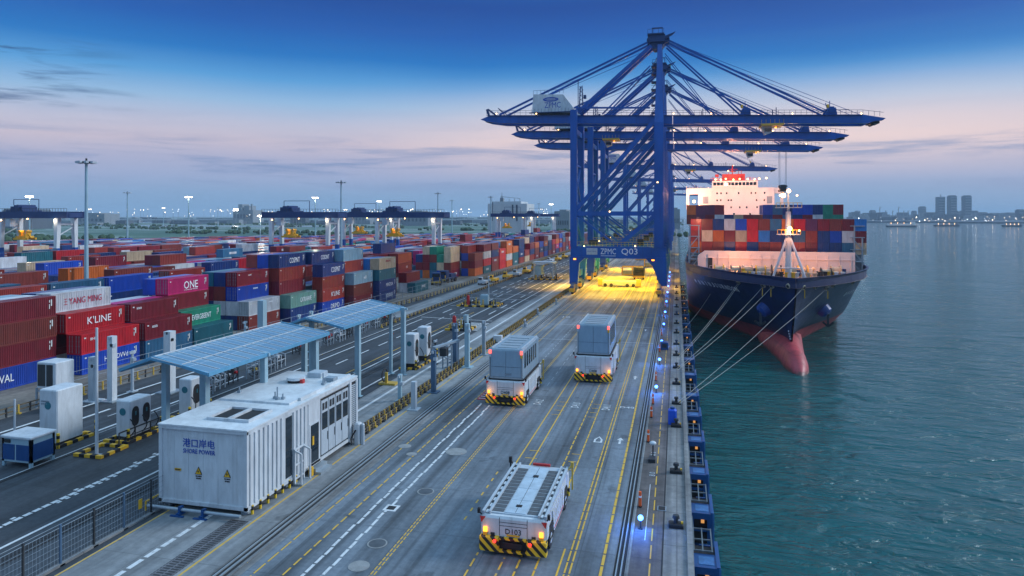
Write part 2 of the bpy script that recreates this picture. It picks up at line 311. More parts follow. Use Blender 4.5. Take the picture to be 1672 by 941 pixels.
YARD = ground_mat('yard_paving', (.16, .145, .125), (.26, .235, .20), 1.2, (6, 4, .03), stain=.5)
def sheet(name, x0, x1, y0, y1, z, m):
    return struct(MB().quad((x0, y0, z), (x1, y0, z), (x1, y1, z), (x0, y1, z)).build(name, m))
def strip(name, pts0, pts1, z, m):
    mb = MB()
    for (a, b, c, d) in zip(pts0, pts1, pts0[1:], pts1[1:]): mb.quad((*a, z), (*b, z), (*d, z), (*c, z))
    return struct(mb.build(name, m))
# land: fields out to the horizon
def field_mat():
    m = bpy.data.materials.new('distant_fields'); m.use_nodes = True; N = m.node_tree.nodes; L = m.node_tree.links; b = N['Principled BSDF']; b.inputs['Roughness'].default_value = .9
    tc = N.new('ShaderNodeTexCoord'); mp = N.new('ShaderNodeMapping'); mp.inputs['Rotation'].default_value = (0, 0, YAW); mp.inputs['Scale'].default_value = (.0022, .010, 1); L.new(tc.outputs['Object'], mp.inputs[0])
    n1 = N.new('ShaderNodeTexNoise'); n1.inputs['Scale'].default_value = 1.0; n1.inputs['Detail'].default_value = 5; n1.inputs['Distortion'].default_value = .6; L.new(mp.outputs[0], n1.inputs['Vector'])
    n2 = N.new('ShaderNodeTexNoise'); n2.inputs['Scale'].default_value = .03; n2.inputs['Detail'].default_value = 6; L.new(tc.outputs['Object'], n2.inputs['Vector'])
    cr = N.new('ShaderNodeValToRGB'); e = cr.color_ramp.elements; e[0].position = .3; e[0].color = (.02, .075, .06, 1); e[1].position = .9; e[1].color = (.5, .55, .55, 1)
    for p, c in ((.42, (.035, .10, .07, 1)), (.50, (.05, .12, .08, 1)), (.52, (.30, .33, .33, 1)), (.55, (.04, .1, .07, 1)), (.60, (.05, .12, .08, 1)), (.62, (.34, .38, .38, 1)), (.65, (.05, .11, .08, 1)), (.7, (.36, .40, .42, 1))): k = e.new(p); k.color = c
    L.new(n1.outputs['Fac'], cr.inputs[0])
    vm = N.new('ShaderNodeVectorMath'); vm.operation = 'SCALE'; L.new(cr.outputs[0], vm.inputs[0]); r = N.new('ShaderNodeMapRange'); r.inputs[3].default_value = .5; r.inputs[4].default_value = 1.5; L.new(n2.outputs['Fac'], r.inputs[0]); L.new(r.outputs[0], vm.inputs[3]); L.new(vm.outputs[0], b.inputs['Base Color'])
    return m
FIELD = field_mat()
EDGE_X = .85
mb = MB(); mb.box((-9000, -60, -9), (-300, 9000, -.6)); mb.box((-300, -60, -9), (-.4, 1500, -.6)); mb.box((-300, 1500, -9), (-120, 9000, -.6)); struct(mb.build('ground', FIELD))
struct(MB().box((-75, -60, -.7), (-24.5, 480, -.012)).build('road', ASPH))
struct(MB().box((-24.5, -60, -7), (EDGE_X, 1400, -.012)).build('quay', EDGE))
struct(MB().add([(-59, 30, 0), (-59, 500, 0), (-80, 500, 0), (-420, 215, 0), (-420, 30, 0)], [(0, 1, 2, 3, 4)]).build('yard_ground', YARD))
strip('yard_verge', [(-63, 40), (-60, 100), (-60, 470)], [(-58.3, 40), (-53.5, 130), (-51.8, 470)], .004, YARD)
strip('service_road', [(-51.4, 108), (-51.4, 470)], [(-46.4, 112), (-46.4, 470)], .008, CONC)
sheet('quay_lanes', -21.2, -3.15, -60, 1400, 0, APRON)
sheet('shore_power_strip', -30.2, -22.7, -60, 1400, .006, CONC)
sheet('crane_lane', -2.45, -.78, -60, 1400, 0, RUSTY)
# water
def water_mat():
    m = bpy.data.materials.new('sea_water'); m.use_nodes = True; N = m.node_tree.nodes; L = m.node_tree.links; b = N['Principled BSDF']
    b.inputs['Base Color'].default_value = (.001, .082, .088, 1); b.inputs['Roughness'].default_value = .09; b.inputs['IOR'].default_value = 1.33
    tc = N.new('ShaderNodeTexCoord')
    mp = N.new('ShaderNodeMapping'); mp.inputs['Rotation'].default_value = (0, 0, R(-12)); mp.inputs['Scale'].default_value = (.5, 1.25, 1); L.new(tc.outputs['Object'], mp.inputs[0])
    def ns(s, d, dist=0):
        n = N.new('ShaderNodeTexNoise'); n.inputs['Scale'].default_value = s; n.inputs['Detail'].default_value = d; n.inputs['Roughness'].default_value = .55; n.inputs['Distortion'].default_value = dist; L.new(mp.outputs[0], n.inputs['Vector']); return n
    a, c, d = ns(.7, 6, .9), ns(.2, 4, .6), ns(.018, 3)
    b1 = N.new('ShaderNodeBump'); b1.inputs['Strength'].default_value = .95; b1.inputs['Distance'].default_value = .9; rs = N.new('ShaderNodeMapRange'); rs.inputs[1].default_value = .35; rs.inputs[2].default_value = .65; rs.inputs[3].default_value = .5; rs.inputs[4].default_value = 1.0; e_ = ns(.06, 3, .4); L.new(e_.outputs['Fac'], rs.inputs[0]); L.new(rs.outputs[0], b1.inputs['Strength']); L.new(a.outputs['Fac'], b1.inputs['Height'])
    b2 = N.new('ShaderNodeBump'); b2.inputs['Strength'].default_value = .75; b2.inputs['Distance'].default_value = 2.2; L.new(c.outputs['Fac'], b2.inputs['Height']); L.new(b1.outputs[0], b2.inputs['Normal'])
    L.new(b2.outputs[0], b.inputs['Normal'])
    r = N.new('ShaderNodeMapRange'); r.inputs[3].default_value = .03; r.inputs[4].default_value = .13; L.new(d.outputs['Fac'], r.inputs[0]); L.new(r.outputs[0], b.inputs['Roughness'])
    return m
struct(MB().quad((-2, -200, WATER_Z), (14000, -200, WATER_Z), (14000, 22000, WATER_Z), (-2, 22000, WATER_Z)).build('water', water_mat()))
# ------------------------------------------------------------ painted lines
def paint(name, c, wear=.5):
    m = bpy.data.materials.new(name); m.use_nodes = True; N = m.node_tree.nodes; L = m.node_tree.links; b = N['Principled BSDF']; b.inputs['Roughness'].default_value = .6
    tc = N.new('ShaderNodeTexCoord'); n = N.new('ShaderNodeTexNoise'); n.inputs['Scale'].default_value = 3; n.inputs['Detail'].default_value = 8; n.inputs['Roughness'].default_value = .8; L.new(tc.outputs['Object'], n.inputs['Vector'])
    r = N.new('ShaderNodeMapRange'); r.inputs[1].default_value = .5; r.inputs[2].default_value = .66; r.inputs[4].default_value = wear; L.new(n.outputs['Fac'], r.inputs[0])
    mx = N.new('ShaderNodeMix'); mx.data_type = 'RGBA'; L.new(r.outputs[0], mx.inputs[0]); mx.inputs[6].default_value = (*c, 1); mx.inputs[7].default_value = (.16, .18, .2, 1); L.new(mx.outputs[2], b.inputs['Base Color']); return m
PY_ = paint('yellow_road_paint', (.68, .40, .03), .45); PW = paint('white_road_paint', (.62, .65, .66), .6); PWD = paint('faded_white_road_paint', (.45, .48, .5), .9)
LZ = .012
def line(x, w, y0, y1, m, dash=None, z=LZ, x1=None, name='road_marking', jag=0):
    mb = MB(); x1 = x if x1 is None else x1
    def X(y): return x + (x1 - x) * (y - y0) / max(1e-6, y1 - y0)
    if not dash: mb.quad((x - w / 2, y0, z), (x + w / 2, y0, z), (x1 + w / 2, y1, z), (x1 - w / 2, y1, z))
    else:
        y = y0; r = random.Random(int(x * 10))
        while y < y1:
            e = min(y + dash[0], y1); j = r.uniform(-jag, jag)
            mb.quad((X(y) - w / 2 + j, y, z), (X(y) + w / 2 + j, y, z), (X(e) + w / 2 + j, e, z), (X(e) - w / 2 + j, e, z)); y = e + dash[1]
    return struct(mb.build(name, m))
for x, w in ((-3.72, .15), (-5.25, .09), (-5.5, .09), (-7.0, .1)): line(x, w, 25, 400, PY_, (1.1, .12))
line(-7.95, .1, 25, 400, PY_, (.9, .3)); line(-10.3, .1, 25, 34.5, PY_, (.8, .35)); line(-10.3, .1, 45, 400, PY_)
line(-8.8, .1, 25, 34.3, PY_, (.8, .35)); line(-11.35, .1, 46, 400, PY_); line(-5.85, .1, 25, 36, PY_)
line(-12.2, .1, 38, 46, PY_, (.5, .7))
for x in (-14.72, -14.9): line(x, .07, 25, 300, PY_, (.35, .12))
line(-16.2, .07, 66, 130, PWD, (1, .8)); line(-13.3, .06, 70, 300, PWD, (1.4, 1.2))
line(-17.2, .17, 25, 62, PW, (.8, .12), jag=.05); line(-18.15, .17, 25, 62, PW, (.8, .12), jag=.05)
line(-19.15, .1, 25, 400, PY_, (.75, .25)); line(-20.65, .09, 25, 400, PY_, (1.0, .2))
line(-24.15, .12, 20, 400, PY_)
line(-2.78 + .35 - .02, .05, 20, 400, PWD); line(-1.72, .04, 38, 46, PW); line(-1.35, .07, 28, 150, PY_, (1.5, .5), z=.012)
for y in (121.0, 126.0, 110.0, 96.5): 
    mb = MB(); mb.quad((-21, y, .016), (-3.2, y, .016), (-3.2, y + .16, .016), (-21, y + .16, .016)); struct(mb.build('road_marking', PY_ if y > 112 else PWD))
for k, y in enumerate((44, 45.6, 47.2, 48.8, 50.4, 60, 61.4, 62.8, 64.2)):   # short ticks beside a lane
    mb = MB(); x = -10.1 if k > 4 else -10.05
    mb.quad((x - .9, y, .016), (x, y, .016), (x, y + .09, .016), (x - .9, y + .09, .016)); mb.quad((-7.7, y, .016), (-7.1, y, .016), (-7.1, y + .09, .016), (-7.7, y + .09, .016)); struct(mb.build('road_marking', PY_))
line(-27.15, .28, 24, 35, PW, (.95, .22), z=.016); line(-28.5, .3, 48, 260, PW, z=.016); line(-31.6, .22, 52, 190, PW, z=LZ)
line(-30.1, .1, 22, 36, PY_, z=.016)
for a, b, x, m_ in ((25, 400, -35.5, PW),): line(x, .2, a, b, m_)
line(-34.9, .05, 25, 90, PWD); line(-40, .2, 62, 250, PW, (3, 3)); line(-43, .2, 68, 110, PW); line(-36.6, .12, 70, 120, PY_)
mbz = MB(); r = random.Random(4); y = 26.
while y < 58:
    mbz.quad((-38.1, y, LZ), (-37.8, y, LZ), (-37.8, y + .5, LZ), (-38.1, y + .5, LZ))
    if r.random() < .8:
        o = r.choice((-.35, .3)); mbz.quad((-38.05 + o, y + .1, LZ), (-37.85 + o, y + .1, LZ), (-37.85 + o, y + .4, LZ), (-38.05 + o, y + .4, LZ))
    y += .62
struct(mbz.build('road_marking', PW))
line(-47.0, .25, 40, 66, PW); line(-46.4, .08, 44, 60, PWD); line(-54.4, .3, 44, 120, PW, x1=-52.6); line(-51.2, .3, 46, 100, PW, (6, 2)); line(-49.5, .16, 50, 100, PWD, (3, 4))
for y0 in (128, 141, 112, 150, 164, 176):
    mb = MB(); mb.quad((-44, y0, LZ), (-30.5, y0 - 1.5, LZ), (-30.5, y0 - 1.25, LZ), (-44, y0 + .25, LZ)); struct(mb.build('road_marking', PW if y0 < 160 else PWD))
for x in (-33.2, -38.5, -42): line(x, .25, 118, 300, PW, (5, 3.5))
for i in range(7):
    mb = MB(); x = -33.4 + .0; yy = 101 + i * 1.1; mb.quad((-35, yy, LZ), (-30.3, yy, LZ), (-30.3, yy + .5, LZ), (-35, yy + .5, LZ)); struct(mb.build('road_marking', PW))
# arrows and numbers on the lanes
def arrow(x, y, s, z=.018):
    mb = MB(); mb.quad((x - .1 * s, y, z), (x + .1 * s, y, z), (x + .1 * s, y + 1.1 * s, z), (x - .1 * s, y + 1.1 * s, z)); mb.add([(x - .3 * s, y + 1.0 * s, z), (x + .3 * s, y + 1.0 * s, z), (x, y + 1.7 * s, z)], [(0, 1, 2)])
    return struct(mb.build('lane_arrow', PW))
for (u, v) in ((1012, 722), (1037, 618), (1054, 540), (985, 622), (1003, 490), (1050, 505)):
    p = G(u, v); arrow(p.x, p.y - .5, .9)
p = G(977, 719); mb = MB(); q = [(-.34, 0), (.34, 0), (.34, .7), (0, 1.5), (-.34, .7)]; q2 = [(a * .55, .18 + b * .72) for a, b in q]
for i in range(5): j = (i + 1) % 5; mb.quad(*[(p.x + a, p.y - .6 + b, .018) for a, b in (q[i], q[j], q2[j], q2[i])])
struct(mb.build('lane_arrow', PW))
for (u, v, t, w) in ((879, 657, 'D412', 1.7), (940, 662, 'D410', 1.7), (990, 666, 'D411', 1.7), (1024, 666, 'D40', 1.3), (925, 518, '10', 1.3), (965, 518, '11', 1.3), (1000, 519, '12', 1.3), (1029, 541, '2', .7)):
    p = G(u, v)
    o = text(t, PW, (p.x, p.y, .02), (0, 1, 0) if w > 1.3 else (1, 0, 0), (-1, 0, 0) if w > 1.3 else (0, 1, 0), w, .75 if w > 1.3 else None, name='lane_number'); struct(o)
for (u, v, t, w) in ((1068, 742, 'A 6', .8), (1066, 775, '8 0', .7)):
    p = G(u, v); struct(text(t, PWD, (p.x - .05, p.y, .02), (0, 1, 0), (-1, 0, 0), w, name='lane_number'))
# manhole covers
MHC = mat('manhole_iron', (.09, .1, .11), .5, .3, dirt=.4); MHR = mat('manhole_rim', (.26, .27, .27), .7, dirt=.3)
k = 0
for (u, v, rr, d) in ((616, 888, .55, 'dark iron'), (695, 803, .55, 'worn iron'), (661, 729, .5, 'pale rimmed'), (586, 925, .55, 'concrete filled'), (672, 742, .4, 'half faded'), (745, 738, .8, 'wide faded')):
    p = G(u, v); mb = MB(); mb.cyl((0, 0, -.05), (0, 0, .022), rr, n=24, mi=1); mb.cyl((0, 0, -.05), (0, 0, .028), rr * .85, n=24, mi=0)
    tag(mb.build('manhole_cover', [MHC if d[0] in 'dw' and 'faded' not in d else MHR, MHR], loc=(p.x, p.y, 0)), f'{d} round manhole cover in the quay lane, {ORD[k]} of six counted from the front', 'manhole cover', 'manhole covers in the lanes'); k += 1
p = G(639, 830); mb = MB(); mb.box((-.42, -.42, -.05), (.42, .42, .02), 1); mb.box((-.25, -.25, -.05), (.25, .25, .03), 0); tag(mb.build('drain_cover', [BLACK, PW], loc=(p.x, p.y, 0)), 'square black drain cover with a white painted border in the lane', 'drain cover')
# rails
def rail(x0, x1, name, lab):
    t = thing(name, lab, 'rail', (0, 0, 0))
    mb = MB(); mb.box((x0, 20, -.4), (x1, 600, -.008)); mb.build('rail_slot', BLACK, t)
    w = (x1 - x0); mb = MB()
    mb.box((x0 + w * .18, 20, -.01), (x0 + w * .28, 600, .06)); mb.box((x0 + w * .55, 20, -.01), (x0 + w * .66, 600, .06)); mb.build('rail_head', STEEL, t)
    mb = MB(); mb.box((x1 - .05, 20, -.01), (x1 + .12, 600, .05)); mb.build('rail_kerb', CONC, t)
rail(-22.62, -21.75, 'crane_rail', 'landside crane rail in its dark slot beside the shore power strip')
rail(-3.12, -2.5, 'crane_rail', 'waterside crane rail in its dark slot beside the blue quay lights')
t = thing('cable_slot', 'narrow dark cable slot with white edge running between the charging posts', 'cable slot'); MB().box((-44.62, 20, -.1), (-44.25, 140, .012)).build('slot', BLACK, t); MB().box((-44.72, 20, -.1), (-44.64, 140, .02)).build('edge_strip', PW, t)
t = thing('cable_slot', 'pair of narrow dark slots beside the wire fence at lower left', 'cable slot'); MB().box((-34.5, 20, -.1), (-34.1, 110, .012)).build('slot', BLACK, t); MB().box((-33.9, 20, -.1), (-33.7, 110, .012)).build('slot', BLACK, t)
struct(MB().box((-.78, 20, -.05), (-.70, 700, .01)).build('quay_seam', BLACK)); struct(MB().box((.55, 20, -.05), (EDGE_X + .02, 700, .16)).build('quay_kerb', EDGE))
# textured cable cover in the foreground
brk = ground_mat('cable_cover', (.02, .022, .025), (.05, .05, .055), 6, (.5, .22, .05), jc=4.0)
struct(MB().box((-25.6, 20, -.1), (-24.45, 34.8, .03)).build('pavement', brk))
# low guard of linked yellow and black frames on the landside of the rail
LINK = mat('weathered_guard_steel', (.16, .12, .07), .6, .2, dirt=.5, scale=3)
def guard(name, pts, h, lab, step=.55, mats=None, cat='guard rail'):
    t = thing(name, lab, cat, (*pts[0], 0)); o = Vector((*pts[0], 0)); a = MB(); b = MB()
    for p, q in zip(pts, pts[1:]):
        p = Vector((*p, 0)) - o; q = Vector((*q, 0)) - o; n = max(1, int((q - p).length / step))
        for z in (h, h * .5): a.bar(p + Vector((0, 0, z)), q + Vector((0, 0, z)), .09, .1)
        for i in range(n + 1):
            c = p.lerp(q, i / n); b.bar(c, c + Vector((0, 0, h + .06)), .12, .12, i % 2)
            if i % 3 == 0: b.box((c.x - .18, c.y - .1, 0), (c.x + .18, c.y + .16, .14), (i // 3) % 2)
    a.build('rail_bar', LINK if not mats else mats, t); pp = b.build('rail_post', [YELB, DARK], t); pp['kind'] = 'stuff'; return t
struct(MB().box((-25.75, 49.3, -.1), (-24.75, 300, .02)).build('drain_channel', brk))
guard('guard_rail', [(-25.55, 49.5), (-25.55, 240)], .5, 'long low guard of linked dark frames on the far side of the cable channel')
guard('guard_rail', [(-24.9, 49.5), (-24.9, 240)], .42, 'long low guard of linked dark frames beside the yellow edge line')
guard('guard_rail', [(-46.0, 100), (-45.7, 400)], .5, 'low guard rail between the pale service road and the dark road', .9)
guard('guard_rail', [(-58.2, 42), (-56.6, 90), (-53.0, 135), (-51.7, 400)], .8, 'yellow and black guard rail along the front of the container yard', 1.1)
# ============================================================ quay cranes
CY = 155.0; HW = 6.0      # front frame plane; half width of the crane along the quay
def cx(u, v, Y=CY): p = PY(u, v, Y); return p.x, p.z
def crane():
    t = thing('quay_crane', 'tall blue quay crane nearest the camera, with white lettering on its portal beam', 'crane', (0, CY + HW, 0), group='blue quay cranes along the berth')
    def P(u, v, y): x, z = cx(u, v); return (x, y, z)      # y is relative to the centre of the crane
    Ys = (-HW, HW); xl = cx(937, 402)[0]; xr = cx(1076, 402)[0]; zp0 = cx(937, 421)[1]; zp1 = cx(937, 402)[1]
    ztop = cx(937, 180)[1]; zap = cx(1075, 66)[1]; zg0 = cx(937, 205)[1]; zg1 = cx(937, 191)[1]
    for y in Ys:
        m = MB(); m.box((xl - .75, y - .7, zp1 - .1), (xl + .75, y + .7, ztop)); s = -1 if y < 0 else 1
        m.prism([(xl - .9, zp0 + .3), (xl + 2.9, zp0 + .3), (xl + 1.35, zp0 - 1.2), (xl + .95, 2.2), (xl - .9, 2.2)], y - .75, y + .75)
        fixn(m.build('leg', CBLUE, t))
        m = MB(); m.box((xr - 1.05, y - .75, zp1 - .1), (xr + 1.05, y + .75, zg0))
        m.prism([(xr - 3.1, zp0 + .3), (xr + 1.7, zp0 + .3), (xr + 1.75, 2.2), (xr + .3, 2.2), (xr - 1.4, zp0 - 1.6)], y - .75, y + .75)
        fixn(m.build('leg', CBLUE, t))
        m = MB(); m.bar((xr, y, zg0 - .2), (xr + .1, y * .28, zap), 2.0, 1.3, up=(0, 1, 0), w2=1.0, h2=.9); m.build('mast_leg', CBLUE, t)
        m = MB(); m.box((xl - .7, y - .55, zp0), (xr + 1.6, y + .55, zp1)); m.build('portal_beam', CBLUE, t)
        m = MB(); zz = cx(937, 349)[1]; m.bar((xl + .7, y, zz), (xr - 1, y, zz + .0), .8, 1.0); m.build('tie_beam', CBLUE, t)
        m = MB(); m.bar((xl + .5, y, zz + .8), (xr - .9, y, cx(1073, 196)[1]), .8, .95); m.build('diagonal_brace', CBLUE, t)
        m = MB(); m.bar((xr - .9, y, zz - .5), (cx(1008, 402)[0], y, zp1 + .1), .9, .95); m.build('diagonal_brace', CBLUE, t)
        m = MB(); m.bar((xl + .6, y, zz - .3), (cx(1008, 402)[0], y, zp1 + .1), .4, .45); m.build('diagonal_brace', CBLUE, t)
    # walkway and rail on the portal beam
    m = MB()
    for i in range(24):
        x = xl + (xr - xl) * i / 23; m.bar((x, -HW - .5, zp1), (x, -HW - .5, zp1 + 1), .07)
    m.bar((xl, -HW - .5, zp1 + 1), (xr, -HW - .5, zp1 + 1), .08); m.bar((xl, -HW - .5, zp1 + .5), (xr, -HW - .5, zp1 + .5), .06); m.build('walkway_rail', YELB, t)
    # long beams between the frames
    for x in (xl, xr):
        m = MB(); m.box((x - .5, -HW, 3.4), (x + .5, HW, 4.8)); m.build('sill_beam', CBLUE, t)
        m = MB(); m.box((x - .4, -HW, zg0 - 1.8), (x + .4, HW, zg0 - .6)); m.box((x - .35, -HW, zp0 + .2), (x + .35, HW, zp1)); m.build('cross_beam', CBLUE, t)
    # bogies and wheels
    for x in (xl, xr):
        for y in Ys:
            m = MB(); m.prism([(y - 3.2, 1.2), (y + 3.2, 1.2), (y + 3.0, 1.9), (y + .8, 2.7), (y - .8, 2.7), (y - 3.0, 1.9)], x - .45, x + .45, 'x')
            for d in (-2.2, -.8, .8, 2.2): m.box((x - .42, y + d - .55, .55), (x + .42, y + d + .55, 1.15), 1)
            for d in (-2.2, -.8, .8, 2.2):
                m.cyl((x - .22, y + d - .3, .36), (x + .22, y + d - .3, .36), .3, n=10, mi=2); m.cyl((x - .22, y + d + .3, .36), (x + .22, y + d + .3, .36), .3, n=10, mi=2)
            m.box((x - .6, y - 3.6, .7), (x + .6, y - 3.25, 1.5), 3)
            m.build('bogie', [CBLUE2, CBLUE2, DARK, YEL], t)
    # the girder and boom: a deep box with tapered ends
    def GP(u, v): x, z = cx(u, v, CY + HW); return (x, z)
    a0, a1 = GP(808, 192), GP(1098, 191); b0, b1 = GP(824, 204), GP(1098, 205)
    poly = [GP(790, 198), GP(806, 191), a1, b1, b0, GP(800, 201)]
    for y in (-2.2, 2.2):
        m = MB(); m.prism(poly, y - .65, y + .65); fixn(m.build('girder', CBLUE, t))
        m = MB(); m.prism([GP(1099, 191), GP(1402, 190), GP(1440, 196), GP(1436, 199), GP(1420, 201), GP(1412, 204), GP(1099, 205)], y - .65, y + .65); fixn(m.build('boom', CBLUE, t))
    m = MB()
    for u in list(range(820, 1430, 42)):
        x, z = GP(u, 200); m.box((x - .25, -2.2, z - .2), (x + .25, 2.2, z + .3))
    m.build('girder_tie', CBLUE, t)
    m = MB()
    for u in range(800, 1436, 9):
        x, z = GP(u, 191 if u < 1405 else 193); m.bar((x, -3, z), (x, -3, z + 1.1), .06)
    for (u0, v0, u1, v1) in ((800, 184, 1402, 183.0), (1402, 183, 1436, 187), (800, 187.5, 1402, 186.8)):
        p = GP(u0, v0); q = GP(u1, v1); m.bar((p[0], -3, p[1]), (q[0], -3, q[1]), .07)
    p = GP(800, 192); q = GP(1402, 191.4); m.bar((p[0], -3, p[1]), (q[0], -3, q[1]), .5, .08); m.build('walkway_rail', CBLUE2, t)
    m = MB(); p = GP(940, 179); q = GP(1062, 179); m.bar((p[0], -2.6, p[1]), (q[0], -2.6, q[1]), .3, .4); m.build('festoon_beam', CBLUE, t)
    # stays
    def stay(u0, v0, u1, v1, w, y0=1.5, y1=2.2, name='stay'):
        for s in (-1, 1):
            p = GP(u0, v0); q = GP(u1, v1); m = MB(); m.bar((p[0], s * y0, p[1]), (q[0], s * y1, q[1]), w, w); m.build(name, CBLUE, t)
    stay(1062, 70, 819, 190, .42); stay(1064, 78, 946, 186, .85, name='mast_brace')
    stay(1092, 70, 1400, 189, .09, y1=1.8, name='boom_rope'); stay(1086, 90, 1165, 190, .16, y1=1.8, name='stay'); stay(1060, 84, 880, 160, .09, name='boom_rope'); stay(1062, 110, 985, 189, .3, name='mast_brace')
    for x in (xl, xr):
        for za, zb_ in ((zp1 + 1, zp1 + 10), (zp1 + 10, zp1 + 19)):
            m = MB(); m.bar((x, -HW + .6, za), (x, HW - .6, zb_), .35); m.bar((x, HW - .6, za), (x, -HW + .6, zb_), .35); m.bar((x, -HW + .6, zb_), (x, HW - .6, zb_), .35); m.build('cross_brace', CBLUE, t)
    for k in range(5):
        z_a = zg1 + 2 + k * (zap - zg1 - 6) / 5; z_b = zg1 + 2 + (k + 1) * (zap - zg1 - 6) / 5; f = lambda z: HW * (1 - .72 * (z - zg0) / (zap - zg0)) - .4
        m = MB(); m.bar((xr, -f(z_a), z_a), (xr, f(z_b), z_b), .28); m.bar((xr, -f(z_b), z_b), (xr, f(z_b), z_b), .3); m.build('mast_lattice', CBLUE, t)
    for u, v in ((816, 189), (880, 189), (1100, 189), (1160, 189), (1290, 189), (1400, 189), (1000, 346), (960, 400), (1040, 400), (1075, 300), (1075, 150)):
        m = MB(); x, z = GP(u, v); m.ball((x, -HW - .9 if v > 200 else -3.2, z), .13, 6); m.build('walkway_light', LWARM, t)
    stay(1090, 68, 1344, 186, .38); stay(1088, 76, 1212, 188, .34); stay(1092, 72, 1347, 183, .12)
    # bits on the boom
    for u in (1215, 1353):
        m = MB(); x, z = GP(u, 190)
        for y in (-2.2, 2.2): m.prism([(x - 1.2, z), (x + 1.2, z), (x + .9, z + 1.5), (x - .4, z + 1.5)], y - .5, y + .5)
        m.bar((x + .2, 0, z), (x + .2, 0, z + 3.4), .14); m.bar((x - .8, -2.2, z + 1.5), (x - 1.1, -2.2, z + 2.6), .15); m.box((x - .4, -2.6, z + 1.5), (x + .6, 2.6, z + 1.75)); m.build('stay_bracket', CBLUE, t)
        m = MB(); m.box((x - .9, -2.9, z + 1.5), (x - .5, -2.2, z + 2.2)); m.build('work_light', YEL, t)
    m = MB(); p = GP(1363, 182); m.bar((p[0], -2, p[1]), (p[0] + 2.4, -2, p[1]), .12, .12); 
    m.build('tip_rail', CBLUE2, t)
    for u, v in ((1265, 178), (1259, 182), (1147, 180), (1145, 184)): m = MB(); p = GP(u, v); m.bar((p[0], -2.2, GP(u, 191)[1]), (p[0], -2.2, p[1]), .16); m.build('signal_post', CBLUE2, t)
    # tip of the girder
    m = MB(); p = GP(797, 180); q = GP(808, 190); r_ = GP(812, 181)
    m.bar((q[0] - 1.2, -1, q[1]), (p[0], -1, p[1]), .5); m.bar((q[0] + .6, -1, q[1]), (p[0] + .3, -1, p[1]), .4); m.bar((q[0] + 2.8, -1, q[1]), (GP(815, 178)[0], -1, GP(815, 178)[1]), .16); m.bar((GP(815, 178)[0], -1, GP(815, 178)[1]), (GP(830, 190)[0], -1, q[1]), .2); m.box((q[0] - 2.3, -2.8, q[1] - 1.3), (q[0] - 1, 2.8, q[1] - 1.1)); m.build('end_pulley_frame', CBLUE2, t)
    m = MB(); p = GP(1432, 201); m.box((p[0] - 1.8, -2, p[1] - .3), (p[0], 2, p[1] + .1)); m.cyl((p[0] - 1.2, -1, p[1] - .3), (p[0] - 1.2, 1, p[1] - .3), .4); m.build('tip_buffer', DARK, t)
    # machinery house
    h = [GP(873, 187), GP(875, 158), GP(923, 158), GP(938, 178), GP(938, 187)]
    m = MB(); m.prism(h, -3.1, 3.1); mh = m.build('machinery_house', WHITE, t); fixn(mh)
    m = MB(); zt = h[1][1]; x0 = h[1][0]; x1 = h[2][0]
    for i in range(9): x = x0 + (x1 - x0) * i / 8; m.bar((x, -3, zt), (x, -3, zt + .9), .06)
    m.bar((x0, -3, zt + .9), (x1, -3, zt + .9), .06)
    a = GP(873, 188); b = GP(938, 188); m.bar((a[0] - .6, -3.4, a[1]), (b[0] + .4, -3.4, a[1]), .7, .15)
    for i in range(13): x = a[0] + (b[0] - a[0]) * i / 12; m.bar((x, -3.7, a[1]), (x, -3.7, a[1] + .9), .05)
    m.build('roof_rail', CBLUE2, t)
    m = MB(); m.prism([GP(880, 188), GP(934, 188), GP(930, 191), GP(886, 191)], -2.8, 2.8); fixn(m.build('house_base', DARK, t))
    x, z = GP(906, 175); text('ZPMC', BLUEL, (x, -3.13, z), (1, 0, 0), (0, 0, 1), 3.9, 1.35, mh)
    x, z = GP(903, 166); m = MB()
    el = [(x + 1.9 * math.cos(k * math.pi / 8), z + .55 * math.sin(k * math.pi / 8)) for k in range(16)]; m.prism(el, -3.14, -3.1)
    e = m.build('emblem', BLUEL, mh); fixn(e); m = MB()
    for d, w in ((-.2, 1.0), (0, 1.4), (.2, 1.0)): m.box((x - w, -3.17, z + d - .04), (x + w, -3.141, z + d + .04))
    m.build('emblem_line', WHITE, e)
    # lattice mast
    m = MB(); q = GP(949, 186); q2 = GP(944, 131)
    for d in (-.5, .5):
        for e_ in (-.4, .4): m.bar((q[0] + d, e_, q[1]), (q[0] + d * .4, e_, q[1] + 6.6), .14)
    for i in range(7): z = q[1] + i * .95; m.bar((q[0] - .5, -.4, z), (q[0] + .45, -.4, z + .95), .08); m.bar((q[0] + .5, .4, z), (q[0] - .45, .4, z + .95), .08)
    m.bar((q2[0], 0, q[1]), (q2[0], 0, q2[1]), .16); m.box((q[0] + .6, -.5, q[1] + 3.6), (q[0] + 1.2, .5, q[1] + 4.4)); m.build('antenna_mast', CBLUE2, t)
    # apex
    x, z = GP(1075, 66); m = MB(); m.box((x - 2.1, -2.6, z - .9), (x + 1.6, 2.6, z + .7)); m.box((x - 2.4, -3.1, z + .7), (x + 1.4, 3.1, z + .95)); m.prism([(x + 1.4, z + .3), (x + 3.9, z + 1.2), (x + 3.2, z + .5), (x + 1.4, z - .4)], -2.4, -1.9)
    m.prism([(x - 2.1, z - .9), (x + 1.6, z - .9), (x + .6, z - 2.4), (x - 1.0, z - 2.4)], -1.8, 1.8)
    for s in (-1, 1):
        for px_ in (-1.8, 1.8): m.cyl((x + px_, s * 1.5 - .4, z - .3), (x + px_, s * 1.5 + .4, z - .3), .8, n=12)
    fixn(m.build('apex_head', CBLUE2, t))
    m = MB()
